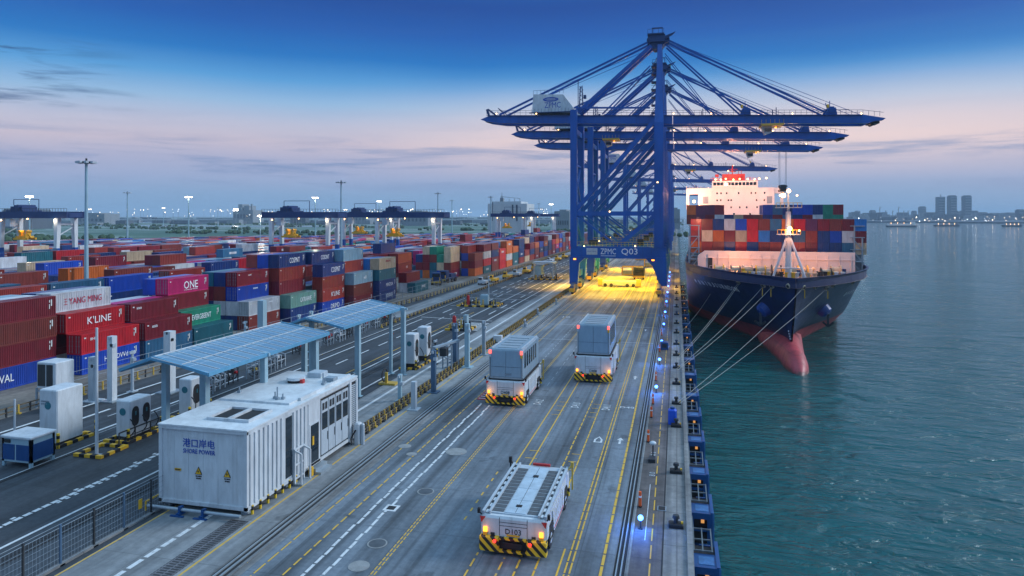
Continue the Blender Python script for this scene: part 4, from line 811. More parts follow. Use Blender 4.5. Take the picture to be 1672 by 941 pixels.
# ============================================================ containers
CC = {'maroon': (.19, .011, .022), 'brown': (.20, .034, .026), 'rust red': (.28, .032, .024), 'crimson': (.50, .012, .022), 'blue': (.008, .06, .40), 'navy': (.006, .034, .15), 'steel blue': (.03, .13, .24),
      'pale blue': (.20, .34, .42), 'off-white': (.50, .53, .56), 'green': (.015, .24, .15), 'teal': (.012, .12, .16), 'orange': (.55, .12, .02), 'magenta': (.50, .012, .13), 'beige': (.55, .42, .28), 'bright blue': (.02, .17, .48),
      'grey green': (.13, .28, .24), 'purple': (.10, .02, .07)}
CM = {k: mat('container_' + k.replace(' ', '_').replace('-', '_'), v, .34, dirt=.38, scale=.9, rndv=.2, coat=.1, streak=.28, sscale=1.4) for k, v in CC.items()}
def container_body(L, Wd, H, ribs, ends=True, door=True):
    m = MB(); x = Wd / 2; f = .13; dpt = .055
    # frame
    for sx in (-1, 1):
        for yy in (0, L): m.box((sx * x, yy if yy == 0 else L - f, 0), (sx * (x - f), f if yy == 0 else L, H))
        m.box((sx * x, f, 0), (sx * (x - .1), L - f, .16)); m.box((sx * x, f, H - .1), (sx * (x - .1), L - f, H))
        pts = []; n = ribs; step = (L - 2 * f) / n
        for i in range(n):
            y0 = f + i * step; pts += [(y0, 0), (y0 + step * .3, 0), (y0 + step * .5, 1), (y0 + step * .8, 1)]
        pts.append((L - f, 0)); vs = []
        for y, d in pts: vs += [(sx * (x - .012 - dpt * d), y, .16), (sx * (x - .012 - dpt * d), y, H - .1)]
        fs = [((2 * i, 2 * i + 2, 2 * i + 3, 2 * i + 1) if sx > 0 else (2 * i, 2 * i + 1, 2 * i + 3, 2 * i + 2)) for i in range(len(pts) - 1)]
        m.add(vs, fs)
    for yy, s in ((0, 1), (L, -1)):
        m.box((-x + f, yy, 0), (x - f, yy + s * f, .16)); m.box((-x + f, yy, H - .12), (x - f, yy + s * f, H))
    m.box((-x + .09, .1, H - .06), (x - .09, L - .1, H - .02)); m.box((-x + .1, .1, 0), (x - .1, L - .1, .1))
    n = max(6, ribs // 2)
    for i in range(n): y = f + (L - 2 * f) * (i + .5) / n; m.box((-x + .14, y - .06, H - .02), (x - .14, y + .06, H))
    m.box((-x + f, L - .1, .16), (x - f, L - .05, H - .12))
    if door: door_part(m, Wd, H, 0, 0)
    return m
def door_part(m, Wd, H, mi=0, mr=1):
    x = Wd / 2 - .13
    m.box((-x, .05, .16), (-.01, .09, H - .12), mi); m.box((.01, .05, .16), (x, .09, H - .12), mi)
    for a in (-.72, -.3, .3, .72):
        m.bar((a * x, .025, .1), (a * x, .025, H - .06), .045, mi=mr)
        m.box((a * x - .1, .0, H * .42), (a * x + .1, .03, H * .42 + .05), mr)
        for z in (.3, H * .65, H - .3): m.box((a * x - .07, .015, z), (a * x + .07, .055, z + .06), mr)
    return m
CH = 2.25; CW = 2.06; CL = 8.35
ROD = mat('door_rods', (.30, .32, .34), .4, .4, dirt=.2)
def body_me(ribs, door, nm, L=CL, w=CW, h=CH):
    return container_body(L, w, h, ribs, door=door).mesh(nm, [CM['maroon'], ROD])
ME_NEAR = body_me(34, False, 'container_body'); ME_MID = body_me(16, True, 'container_body')
dm = MB(); door_part(dm, CW, CH); ME_DOOR = dm.mesh('container_door', [CM['maroon'], ROD])
def cobj(name, me, color, parent=None, loc=(0, 0, 0)):
    o = bpy.data.objects.new(name, me); COL.objects.link(o); o.location = loc
    if parent: o.parent = parent
    if isinstance(color, str): color = CM[color]
    o.material_slots[0].link = 'OBJECT'; o.material_slots[0].material = color; return o
BAYY = [52.6, 62.1, 71.0, 80.2, 92.2, 101.4, 110.3, 119.2, 128.1] + [137.4 + 8.95 * i for i in range(36)]
def XF(b): return [-67.3, -65.0, -64.6, -64.9, -64.7, -63.2, -62.3, -60.6, -59.4][b] if b < 9 else -59.0 + min(4.0, (b - 9) * .16)
GAPS = [(-79.2, -74.9), (-99.2, -94.8), (-108.2, -103.8), (-128.2, -123.8), (-149.5, -146), (-170.4, -165.6), (-190.5, -186), (-212, -208), (-235, -231), (-260, -256), (-290, -286), (-320, -316), (-350, -346)]
SPEC = {(0, 0): ['blue', 'maroon', 'brown', 'maroon'], (0, 1): ['navy', 'maroon', 'brown', 'off-white'], (0, 2): ['maroon'] * 3 + ['pale blue'], (0, 3): ['navy'] * 3 + ['off-white'], (0, 4): ['navy'] * 3 + ['navy'], (0, 5): ['navy'] * 3 + ['off-white'],
        (1, 0): ['blue', 'crimson'], (1, 1): ['navy', 'maroon', 'crimson'], (1, 2): ['navy', 'navy', 'maroon', 'off-white'], (1, 3): ['maroon', 'maroon', 'navy', 'navy'], (1, 4): ['navy', 'navy', 'navy', 'rust red'],
        (2, 0): ['steel blue', 'maroon'], (2, 1): ['navy', 'brown', 'maroon'], (2, 2): ['navy', 'navy', 'magenta'], (2, 3): ['navy', 'brown', 'off-white'], (2, 4): ['navy', 'brown', 'rust red', 'steel blue'],
        (3, 0): ['teal'], (3, 1): ['navy', 'green'], (3, 2): ['navy', 'navy', 'maroon', 'magenta'], (3, 3): ['maroon', 'navy', 'navy', 'blue'], (3, 4): ['navy', 'maroon', 'navy', 'blue'],
        (4, 0): ['brown', 'off-white'], (4, 1): ['navy', 'off-white', 'blue', 'maroon'], (4, 2): ['navy', 'off-white', 'brown', 'navy'], (4, 3): ['navy', 'navy', 'maroon', 'teal'], (4, 4): ['maroon'] * 3 + ['rust red'],
        (5, 0): ['navy', 'grey green'], (5, 1): ['navy', 'green', 'maroon', 'rust red', 'navy'], (5, 2): ['navy', 'navy', 'off-white', 'pale blue', 'blue'], (5, 3): ['maroon', 'navy', 'maroon', 'maroon', 'rust red'],
        (6, 0): ['blue', 'rust red', 'rust red', 'navy'], (6, 1): ['navy', 'maroon', 'navy', 'navy', 'navy'], (6, 2): ['navy', 'maroon', 'maroon', 'navy', 'green'],
        (7, 0): ['maroon', 'brown', 'pale blue'], (7, 1): ['navy', 'maroon', 'maroon', 'rust red', 'pale blue'], (7, 2): ['navy', 'maroon', 'maroon', 'navy', 'bright blue'],
        (8, 0): ['navy', 'navy', 'teal', 'beige'], (8, 1): ['navy', 'steel blue', 'bright blue', 'bright blue'], (8, 2): ['maroon', 'maroon', 'rust red', 'maroon'],
        (9, 0): [], (9, 1): [], (9, 2): ['maroon', 'maroon'], (9, 3): ['navy', 'maroon', 'maroon', 'maroon'],
        (10, 0): ['teal'], (10, 1): ['off-white', 'maroon'], (10, 2): ['off-white', 'maroon', 'maroon', 'rust red'], (10, 3): ['brown', 'teal', 'maroon', 'maroon']}
for b in (11, 12, 13):
    for r in range(7): SPEC[(b, r)] = []
SPEC[(14, 0)] = []; SPEC[(14, 1)] = []
SPEC[(15, 0)] = ['orange', 'maroon', 'brown']; SPEC[(16, 0)] = ['teal', 'crimson', 'off-white', 'maroon']; SPEC[(18, 0)] = ['crimson', 'crimson', 'crimson']; SPEC[(20, 0)] = ['teal', 'teal', 'orange']; SPEC[(22, 0)] = ['beige', 'rust red']
PAL = ['maroon'] * 7 + ['brown'] * 4 + ['rust red'] * 5 + ['navy'] * 8 + ['blue'] * 3 + ['steel blue'] * 2 + ['pale blue'] * 1 + ['off-white'] * 3 + ['teal'] * 1 + ['green'] * 1 + ['orange'] * 2 + ['crimson'] * 2 + ['bright blue'] + ['beige'] + ['magenta']
rc = random.Random(21)
cells = {}; XR0 = {}
for b, y0 in enumerate(BAYY):
    x = XF(b) - CW / 2; r = 0; prev = 3; bk = rc.choice((2, 3, 3, 4))
    while x > -385:
        g = [g for g in GAPS if g[0] < x + CW / 2 and x - CW / 2 < g[1]]
        if g: x = g[0][0] - CW / 2 - .05; bk = rc.choice((2, 3, 3, 3, 4)); continue
        D = CS * (y0 + 4) - SN * x; u = 1105 + 1132 * x / D
        if u < -70 or D > 295 + 175 * max(0, min(1, u / 900)): break
        if (b, r) in SPEC: cols = SPEC[(b, r)]
        else:
            h = max(1, min(4 if x < -76 else 5, bk + rc.choice((-1, -1, 0, 0, 0, 1))))
            if b in (11, 12, 13) and x > -95: h = min(h, 3)
            if r < 6 and b > 13: h = rc.choice((3, 4, 4, 3))
            if D > 400: h = min(h, 3)
            if x < -79: h = rc.choice((1, 2, 3, 3, 4, 4)) if rc.random() < .45 else max(2, min(3, bk))
            if x < -79 and D > 215: h = min(h, 3 if rc.random() < .65 else 2)
            base = rc.choice(PAL); cols = [rc.choice(PAL) if rc.random() < .75 else base for _ in range(h)]
        cells[(b, r)] = (x, y0, cols); r += 1; x -= 2.15
vis = []
for (b, r), (x, y0, cols) in cells.items():
    hf_ = len(cells[(b, r - 1)][2]) if (b, r - 1) in cells and cells[(b, r - 1)][0] - x < 3 else 0
    hn = len(cells[(b - 1, r)][2]) if (b - 1, r) in cells and y0 - cells[(b - 1, r)][1] < 10 else 0
    for t_, c in enumerate(cols):
        if t_ >= hf_ or t_ == len(cols) - 1 or t_ >= hn:
            D = CS * (y0 + 4) - SN * x; u = 1105 + 1132 * x / D; area = (3 if t_ >= hf_ else .6) / D ** 2 * (1 if u > 20 else .6)
            if b == 0 and r > 7: continue
            vis.append((area, b, r, t_, x, y0, c, D, t_ >= hf_, t_ >= hn))
vis.sort(reverse=True)
NIND = 212
TXT = {(0, 0, 0): ('DVAL', WLET, 2.2, .8, -1.9), (1, 0, 0): ('HD PJDVVd', WLET, 3.4, .75, .6), (1, 1, 2): ("K'LINE", WLET, 3.4, .85, .4), (1, 2, 3): ('YANG MING', None, 4.6, .75, .5), (3, 2, 3): ('ONE', WLET, 2.9, 1.1, .4),
       (3, 1, 1): ('EVERGBEENT', WLET, 4.0, .75, 0), (5, 1, 4): ('COSPNT', WLET, 3.2, .9, .6), (5, 0, 1): ('CATRAVAVE', WLET, 3.6, .8, .6), (6, 0, 3): ('COSPNT', WLET, 3.4, .95, .6), (6, 0, 1): ("K'LINE", WLET, 3.2, .85, .6), (6, 0, 0): ('DRIMD', WLET, 3.2, .85, .6), (6, 1, 4): ('COSONT', WLET, 3.0, .8, .6),
       (8, 0, 1): ('MIVIZOA', WLET, 3.4, .7, .8), (8, 0, 0): ('DZUDUSU', WLET, 3.4, .7, .8), (7, 0, 2): ('wvB', WLET, 1.1, .7, .6), (2, 1, 2): ('BEBEB', WLET, .8, .25, -2.8), (2, 0, 1): ('BEBEB', WLET, .9, .28, -2.6), (4, 1, 3): ('HHHH', WLET, .8, .22, -1), (4, 1, 2): ('WNNNNN', WLET, 1.2, .25, .5), (1, 3, 3): ('SINOCEAN', WLET, 1.7, .35, -1.6), (8, 0, 3): ('EBNACOD', None, 2.4, .4, .2), (10, 0, 0): ('MAVIZ', WLET, 2.2, .6, 1.0), (1, 0, 1): ('BHE', WLET, .8, .3, -2.6), (4, 0, 1): ('UNNNO', WLET, 1.2, .25, 1.6), (10, 2, 2): ('Hi', WLET, .8, .6, 1)}
WORD = {(1, 1, 2): 'bright red container with large white letters above a maroon one, left of the light pole', (1, 2, 3): 'off-white container with large red letters topping the second bay', (3, 2, 3): 'magenta container with three huge white letters, high in the yard',
        (3, 1, 1): 'green container with long white lettering above the teal one in front', (5, 1, 4): 'navy container with arched white lettering topping the tall five tier stack', (6, 0, 3): 'navy container with white lettering topping the front stack beside the teal lettered one', (5, 0, 1): 'grey green container with long white lettering low beside the road',
        (0, 0, 0): 'blue container with white letters at the bottom of the leftmost front stack', (1, 0, 0): 'blue container with white letters on the ground behind the white pole', (8, 0, 3): 'beige container topping a tall navy stack at the edge of the clearing', (10, 0, 0): 'lone teal container on the ground at the edge of the clearing'}
REDL = mat('red_lettering', (.42, .02, .06), .5, dirt=0); TIERW = ['ground', 'second', 'third', 'fourth', 'fifth']
stuff_b = {}; taken = 0; MARK = mat('container_marks', (.6, .62, .6), .6, dirt=0)
mk = MB(); mk.box((CW / 2 + .001, .35, 1.75), (CW / 2 + .012, .6, 1.9)); mk.box((CW / 2 + .001, 7.5, 1.6), (CW / 2 + .012, 7.62, 1.85)); mk.box((CW / 2 + .001, 7.72, 1.2), (CW / 2 + .012, 7.86, 1.9)); mk.box((CW / 2 + .001, 7.5, .9), (CW / 2 + .012, 7.6, 1.4)); ME_MARK = mk.mesh('marking', MARK)
rest = []
for (a_, b, r, t_, x, y0, c, D, side, front) in vis:
    if taken >= NIND or (b == 0 and r > 3 and t_ < 3): rest.append((b, r, t_, x, y0, c)); continue
    taken += 1; key = (b, r, t_)
    lab = WORD.get(key) or f'{c} container on {TIERW[t_]} tier, {ORD[r]} row from road, {ORD[b]} bay from left'
    rr_ = random.Random(b * 1000 + r * 10 + t_); jx = rr_.uniform(-.04, .04); jy = rr_.uniform(-.06, .06); z = t_ * (CH + .005) + .02
    if D < 152:
        t = thing('shipping_container', lab, 'container', (x + jx, y0 + jy, z), group='stacked containers in the yard')
        cobj('body', ME_NEAR if D < 115 else ME_MID, c, t)
        if D < 115: cobj('door', ME_DOOR, c, t)
        if side:
            o = bpy.data.objects.new('marking', ME_MARK); COL.objects.link(o); o.parent = t
            if key in TXT:
                s, m_, w, h, dy = TXT[key]; m_ = m_ or REDL
                text(s, m_, (CW / 2 + .02, CL / 2 + dy, CH * .5 if h > .4 else CH * .72), (0, 1, 0), (0, 0, 1), w, h, t)
                if s == 'YANG MING': text('王', REDL, (CW / 2 + .02, CL / 2 + dy - 2.75, CH * .5), (0, 1, 0), (0, 0, 1), .45, .7, t, 'emblem')
                if s == 'ONE': text('OCEAN NETWORK', WLET, (CW / 2 + .02, CL / 2 + dy, CH * .18), (0, 1, 0), (0, 0, 1), 2.9, .16, t)
    else:
        o = cobj('shipping_container', ME_MID, c, None, (x + jx, y0 + jy, z)); tag(o, lab, 'container', 'stacked containers in the yard')
        if key in TXT:
            s, m_, w, h, dy = TXT[key]; text(s, m_ or REDL, (CW / 2 + .02, CL / 2 + dy, CH * .5), (0, 1, 0), (0, 0, 1), w, h, o)
# the many farther containers
names = list(CC); fb = MB()
TOPD = {}
for (b, r, t_, x, y0, c) in rest:
    z = t_ * CH + .02; L_ = CL if (b + r) % 5 else CL; mi = names.index(c)
    fb.box((x - CW / 2, y0, z), (x + CW / 2, y0 + CL, z + CH - .03), mi)
    if (b * 7 + r * 3 + t_) % 4 == 0: fb.box((x + CW / 2, y0 + 2.6, z + .8), (x + CW / 2 + .02, y0 + 5.6, z + 1.4), names.index('off-white'))
far = fb.build('distant_containers', [CM[k] for k in names]); far['kind'] = 'stuff'; far['label'] = 'mass of stacked containers farther back in the yard'
# containers on the ship
SW, SH, SL = 2.0, 2.15, 8.3
ME_SHIP = container_body(SL, SW, SH, 8, door=False)
def ship_door(m):
    door_part(m, SW, SH, 0, 0)
    return m
ME_SHIP = ship_door(ME_SHIP).mesh('container_body', [CM['maroon'], ROD])
def shipc(ix, y, z, c, lab, grp='containers stacked on the ship'):
    p = MW @ Vector((ix, y, z)); o = cobj('ship_container', ME_SHIP, c, None, p); o.rotation_euler = (0, 0, SYAW); tag(o, lab, 'container', grp); return o
FR = [['orange', 'rust red', 'brown', 'navy', 'crimson', 'navy', 'rust red', 'rust red', 'navy', 'crimson', 'maroon', 'navy', 'navy', 'steel blue', 'beige'],
      ['rust red', 'beige', 'orange', 'maroon', 'beige', 'crimson', 'bright blue', 'navy', 'navy', 'steel blue', 'rust red', 'navy', 'blue', 'off-white', 'maroon'],
      ['crimson', 'brown', 'navy', 'off-white', 'blue', 'crimson', 'brown', 'steel blue', 'orange', 'crimson', 'purple', 'maroon', 'brown', 'maroon', 'bright blue']]
FRY = 31.5
for t_ in range(3):
    for k in range(15): shipc(-13.9 + k * 2.06, FRY, 10.85 + t_ * SH, FR[t_][k], f'{FR[t_][k]} container, {("bottom", "middle", "top")[t_]} tier of bow bay, {ORD[k]} column from left')
SB = [['brown', 'purple', 'maroon', 'off-white', 'navy', 'beige', 'maroon', 'brown', 'navy', 'maroon', 'steel blue', 'navy', 'maroon', 'off-white', 'green', 'green'],
      ['orange', 'purple', 'purple', 'maroon', None, None, None, None, 'blue', 'steel blue', 'navy', 'blue', 'blue', 'navy', 'green', 'maroon']]
for t_ in range(2):
    for k in range(16):
        if SB[t_][k]: shipc(-15.0 + k * 2.0, 52, 16.0 + t_ * SH, SB[t_][k], f'{SB[t_][k]} container, {("lower", "upper")[t_]} tier of bay behind bow bay, {ORD[k]} column from left')
mb = MB(); mb.box((-15.4, 52.2, 9.5), (15.6, 60, 15.95)); mb.build('hold_frame', GREYP, ship)
mb = MB(); mb.box((-13.8, 32.6, 7.5), (15.7, 40.8, 10.8)); mb.build('hatch_cover', GREYP, ship)
for i in range(8):
    mb = MB(); mb.box((-14.2, 63 + i * 11.4, 7.5), (15, 71.5 + i * 11.4, 10.2)); mb.build('hatch_cover', GREYP, ship)
    for t_ in range(3):
        c = ['orange', 'beige', 'rust red', 'maroon', 'brown', 'navy'][(i * 2 + t_) % 6]
        if i < 6: shipc(-14.2, 63 + i * 11.4, 10.3 + t_ * SH, c, f'{c} container at ship port edge, {ORD[i]} bay behind high bay, {("bottom", "middle", "top")[t_]} tier')
# ============================================================ automated carriers
def carrier(loc, label, number, W_=3.6, L=7.9, H=2.05, box=None, txt2=None, boxw=.87):
    t = thing('transport_carrier', label, 'carrier', loc, group='white driverless carriers on the lanes'); x = W_ / 2
    m = MB(); m.bbox((-x, .12, .95), (x, .95, H - .06), .12); m.bbox((-x, L - .95, .95), (x, L - .1, H - .06), .12)
    m.box((-x + .08, .9, .75), (x - .08, L - .9, H - .25)); 
    for s in (-1, 1): m.prism([(2.3, .5), (5.6, .5), (5.9, H - .3), (2.0, H - .3)], s * x if s < 0 else x - .14, s * (x - .14) if s < 0 else x, 'x')
    b = fixn(m.build('body', WHITE, t))
    m = MB(); m.box((-x + .5, .3, .35), (x - .5, L - .3, .95)); m.build('chassis', DARK, t)
    # rear panel seams
    m = MB()
    for xx in (-x * .42, x * .42): m.box((xx - .012, .105, 1.0), (xx + .012, .13, H - .1))
    for z in (1.52, 1.70): m.box((-x * .42, .105, z), (x * .42, .13, z + .018))
    m.build('panel_seam', BLACK, b)
    text(number, BLET, (0, .10, 1.26), (1, 0, 0), (0, 0, 1), .85 if W_ < 4 else .8, .28, b)
    # bumpers
    m = MB(); m.bbox((-x - .02, -.12, .22), (-x * .42, .3, .98), .05); m.bbox((x * .42, -.12, .22), (x + .02, .3, .98), .05); m.box((-x * .42, -.08, .2), (x * .42, .1, .32)); m.box((-x * .4, -.06, .86), (x * .4, .1, .97)); bp = fixn(m.build('bumper', STRIPE, t))
    m = MB(); m.box((-x * .42, .1, .32), (x * .42, .3, .88)); m.box((-.5, -.02, .42), (.5, .1, .72)); m.build('bumper_recess', BLACK, bp)
    m = MB(); m.bbox((-x, L - .12, .22), (x, L + .12, .9), .05); fixn(m.build('bumper', STRIPE, t))
    for s in (-1, 1):
        m = MB(); m.cyl((s * x * .53, -.2, .80), (s * x * .53, -.06, .80), .085, n=10); m.build('tail_light', LRED, t)
        m = MB(); m.box((s * (x - .28) - .1, .02, 1.16), (s * (x - .28) + .1, .14, 1.40), 0); m.box((s * (x - .28) - .12, .03, .98), (s * (x - .28) + .12, .13, 1.15), 1); m.build('indicator_lamp', [LORANGE, YEL], t)
        m = MB(); z = H - .42; m.add([(s * (x - .28), .09, z + .3), (s * (x + .02), .09, z + .3), (s * (x - .05), .09, z - .02), (s * (x - .28), .13, z + .3), (s * (x + .02), .13, z + .3), (s * (x - .05), .13, z - .02)], [(0, 1, 2), (3, 5, 4), (0, 3, 4, 1), (1, 4, 5, 2), (2, 5, 3, 0)]); m.build('warning_triangle', REDP, t)
        m = MB(); m.bar((s * x, .3, H - .1), (s * (x + .12), .2, H + .12), .06); m.box((s * (x + .1) - .07, .1, H + .02), (s * (x + .1) + .07, .25, H + .28)); m.build('sensor', BLACK, t)
        m = MB(); m.bar((s * (x - .1), L - .5, H - .1), (s * (x + .22), L - .2, H + .25), .07); m.box((s * (x + .2) - .09, L - .35, H + .05), (s * (x + .2) + .09, L - .15, H + .4)); m.bar((s * (x + .2), L - .2, H), (s * (x + .2), L - .2, .7), .09); m.build('sensor_arm', YELB if s > 0 else BLACK, t)
        for yy in (1.5, L - 1.5):
            m = MB(); m.cyl((s * (x - .42), yy, .52), (s * (x - .02), yy, .52), .52, n=18); w = m.build('wheel', BLACK, t)
            m = MB(); m.cyl((s * (x - .05), yy, .52), (s * (x + .0), yy, .52), .27, n=12); m.build('rim', LGREY, w)
            m = MB(); m.prism([(yy - .75, .95), (yy - .55, 1.25), (yy + .55, 1.25), (yy + .75, .95)], s * (x - .3) if s > 0 else -x - .006, s * (x + .006) if s > 0 else -x + .3, 'x'); fixn(m.build('wheel_arch', BLACK, b))
        m = MB(); m.box((s * (x + .003), 2.4, .62), (s * (x + .02), 5.4, .68)); m.box((s * (x + .003), 3.1, 1.0), (s * (x + .018), 4.9, 1.45), 1); m.build('side_stripe', [REDP, LGREY], b)
    for s in (-1, 1):
        m = MB(); m.bar((s * (x + .01), .6, .55), (s * (x + .01), 2.2, .62), .05); m.bar((s * (x + .02), 5.2, .5), (s * (x + .02), 7.2, .6), .05); m.build('hose', BLACK, t)
        m = MB(); m.box((s * (x * .62) - .12, .085, 1.0), (s * (x * .62) + .1, .12, 1.12)); m.build('rear_socket', DARK, b)
        m = MB()
        for k in range(5): m.box((s * (x + .004), 2.6 + k * .62, .75), (s * (x + .014), 2.62 + k * .62, H - .35))
        m.build('panel_joint', DARK, b)
    m = MB(); m.box((-.35, .07, 1.02), (.35, .12, 1.1)); m.build('number_plate', YEL, b)
    if not box:
        m = MB(); m.box((-x + .45, .45, H - .06), (x - .45, L - .45, H)); d = m.build('deck', LGREY, t)
        m = MB()
        for i in range(13): y = .6 + i * (L - 1.5) / 13; m.box((-x + .5, y, H), (-x * .36, y + .40, H + .02))
        g_ = mat('deck_grating_dark', (.08, .09, .10), .6, dirt=.3, scale=5); m.build('deck_grating', g_, d); m = MB()
        for i in range(13): y = .6 + i * (L - 1.5) / 13; m.box((x * .36, y, H), (x - .5, y + .40, H + .02))
        m.build('deck_grating', g_, d)
        m = MB()
        for i in range(4): y = .55 + i * (L - 1.2) / 4; m.box((-x * .32, y, H), (x * .32, y + (L - 1.2) / 4 - .04, H + .03))
        m.build('deck_plate', mat('pale_blue_plate', (.42, .52, .6), .45, dirt=.25), d)
        m = MB(); m.box((-.14, 1.3, H + .03), (.18, 1.55, H + .06)); m.box((-.1, 5.6, H + .03), (.22, 5.9, H + .06)); m.box((-.01, .6, H + .03), (.01, L - .7, H + .035)); m.build('deck_hatch', BLACK, d)
        for s in (-1, 1):
            m = MB(); m.box((s * (x - .46) - .05, .3, H - .1), (s * (x - .46) + .05, L - .3, H + .12)); m.box((s * (x - .1) - .07, .3, H - .1), (s * (x - .1) + .07, L - .3, H + .1), 0); m.box((s * (x - .3) - .08, .35, H + .0), (s * (x - .3) + .08, L - .35, H + .04), 1)
            for i in range(9): m.box((s * (x - .28) - .05, .7 + i * .78, H + .04), (s * (x - .28) + .05, .95 + i * .78, H + .09), 2)
            m.build('deck_rail', [LGREY, WHITE, DARK], d)
        m = MB(); m.box((-.5, L - .35, H), (.6, L - .2, H + .14)); m.build('rear_light_bar', REDP, t)
    else:
        bx = x * boxw; z0, z1 = H + .0, box
        m = MB(); m.box((-x + .15, .4, H - .12), (x - .15, L - .4, H + .12)); m.build('coupling_frame', BLACK, t)
        m = MB(); m.bbox((-bx, .35, z0 + .12), (bx, L - .35, z1), .14); c = fixn(m.build('cargo_body', mat('blue_grey_cladding', (.22, .31, .38), .4, dirt=.2), t))
        m = MB(); m.box((-bx + .18, .32, z0 + .3), (bx - .18, .36, z1 - .16)); m.box((-bx * .9, .31, z0 + .15), (-bx * .8, .36, z1 - .3)); m.build('rear_door', mat('pale_grey_door', (.24, .35, .44), .4, dirt=.15), c)
        m = MB(); [m.box((s_ * (bx - .05) - .05, .3, z0 + .15), (s_ * (bx - .05) + .05, .4, z1 - .1)) for s_ in (-1, 1)]; [m.box((bx - .01, .9 + q_ * .98 + .78, z0 + .2), (bx + .012, .9 + q_ * .98 + .82, z1 - .15)) for q_ in range(7)]; m.box((-bx, .3, z0 + .1), (bx, .42, z0 + .24)); m.build('corner_post', STEEL, c); m = MB(); m.box((-.01, .305, z0 + .3), (.01, .33, z1 - .2)); m.box((-bx + .2, .305, z0 + (z1 - z0) * .42), (bx - .2, .33, z0 + (z1 - z0) * .42 + .02)); m.build('door_seam', DARK, c)
        for i in range(6):
            y = 1.1 + i * .98; m = MB(); m.box((bx - .02, y, z0 + 1.0), (bx + .02, y + .62, z1 - .45)); m.box((-bx - .02, y, z0 + 1.0), (-bx + .02, y + .62, z1 - .45)); m.build('window', GLASS, c)
        for s in (-1, 1):
            m = MB(); m.box((s * (bx - .1) - .12, .22, z1 - .45), (s * (bx - .1) + .12, .36, z1 - .1), 0); m.box((s * (bx - .1) - .1, .24, z1 - .8), (s * (bx - .1) + .1, .36, z1 - .5), 1); m.build('top_lamp', [emis('soft_red_lamp', (1, .12, .1), 2.0), YEL if s > 0 else LGREY], c)
            m = MB(); m.box((s * bx * .88 - .06, .6, z1), (s * bx * .88 + .06, L - .6, z1 + .08)); m.build('roof_rail', LGREY, c)
        m = MB()
        for i in range(5): m.box((-bx * .6, 1 + i * 1.3, z1), (bx * .6, 1.9 + i * 1.3, z1 + .05))
        m.build('roof_panel', GREYP, c)
        if txt2: text(txt2, GREYP, (.2, .295, z0 + .55), (1, 0, 0), (0, 0, 1), .7, .2, c)
    return t
carrier((-8.4, 34.5, 0), 'flat white carrier with an open deck, nearest the camera, numbered D103', 'D103')
carrier((-15.75, 61.6, 0), 'white carrier with grey windowed cargo body, beside the striped mat on the left lane', 'D408', 3.75, 8.4, 2.4, box=5.3, txt2='AEBE')
carrier((-8.75, 72.4, 0), 'white carrier with the tallest grey cargo body, farther ahead on the right lane', 'D408', 4.0, 8.6, 2.9, box=6.2)
for p, c, e in (((-10.1, 34.0, 1.3), (1, .35, .05), 4), ((-7.2, 34.0, 1.3), (1, .35, .05), 4), ((-8.6, 33.9, .7), (1, .05, .03), 3), ((-17.4, 61.2, 1.3), (1, .4, .06), 12), ((-14.1, 61.2, 1.3), (1, .4, .06), 12), ((-7.1, 72, 1.4), (1, .4, .06), 10)): lamp('POINT', p, e, c, .1)
t = thing('loading_mat', 'striped orange and white mat on the ground beside the middle carrier', 'mat', (-19, 63.2, 0)); m = MB(); m.box((0, 0, 0), (2.3, 3.2, .05)); m.build('mat_base', REDP, t); m = MB()
for i in range(8): m.box((.15, .2 + i * .37, .05), (1.9, .38 + i * .37, .08), i % 2)
m.build('mat_stripe', [WHITE, DARK], t)
# ============================================================ shore power unit
sp = thing('shore_power_unit', 'long white shore power container with ribbed side and blue lettering on its end', 'power container', (-28, 35.2, 0))
X0, X1, L, Z0, Z1 = -3.05, 3.15, 14.2, .42, 5.1
m = MB(); m.box((X0 + .05, .1, Z0), (X1 - .05, 6.9, Z1 - .1)); m.box((X0 + .05, 6.9, Z0), (X1 - .12, L, Z1 - .1)); m.build('body', WHITE, sp)
m = MB()
for xx in (X0, X1 - .22): m.box((xx, 0, Z0 - .1), (xx + .22, .22, Z1))
m.box((X0, 0, Z0 - .06), (X1, .12, Z0 + .16)); m.box((X0, -.02, Z1 - .2), (X1, .14, Z1)); m.box((X1 - .1, .2, Z1 - .22), (X1 + .02, L, Z1 - .02)); m.box((X1 - .1, .2, Z0 - .06), (X1 + .0, L, Z0 + .16))
for i in range(1, 6): x = X0 + (X1 - X0) * i / 6; m.box((x - .012, .085, Z0 + .1), (x + .012, .1, Z1 - .2))
m.build('corner_frame', WHITE, sp)
m = MB(); m.box((X0 - .04, -.05, Z1 - .0), (X1 + .05, L + .05, Z1 + .09)); m.box((X0 + .25, 5.4, Z1 + .09), (X1 - .55, L - .3, Z1 + .22)); m.box((X1 - .55, 6.5, Z1 + .09), (X1 - .35, L - .4, Z1 + .3)); rf = m.build('roof', WHITE2, sp)
m = MB()
for x0 in (-.55, .95):
    m.box((x0 - .12, 1.3, Z1 + .09), (x0 + 1.4, 1.42, Z1 + .26)); m.box((x0 - .12, 3.7, Z1 + .09), (x0 + 1.4, 3.82, Z1 + .26)); m.box((x0 - .12, 1.42, Z1 + .09), (x0, 3.7, Z1 + .26)); m.box((x0 + 1.28, 1.42, Z1 + .09), (x0 + 1.4, 3.7, Z1 + .26))
hf2 = m.build('hatch_frame', WHITE, rf); m = MB(); m.box((-.55, 1.42, Z1 + .09), (.73, 3.7, Z1 + .12)); m.box((.95, 1.42, Z1 + .09), (2.23, 3.7, Z1 + .12)); m.build('hatch_opening', BLACK, hf2)
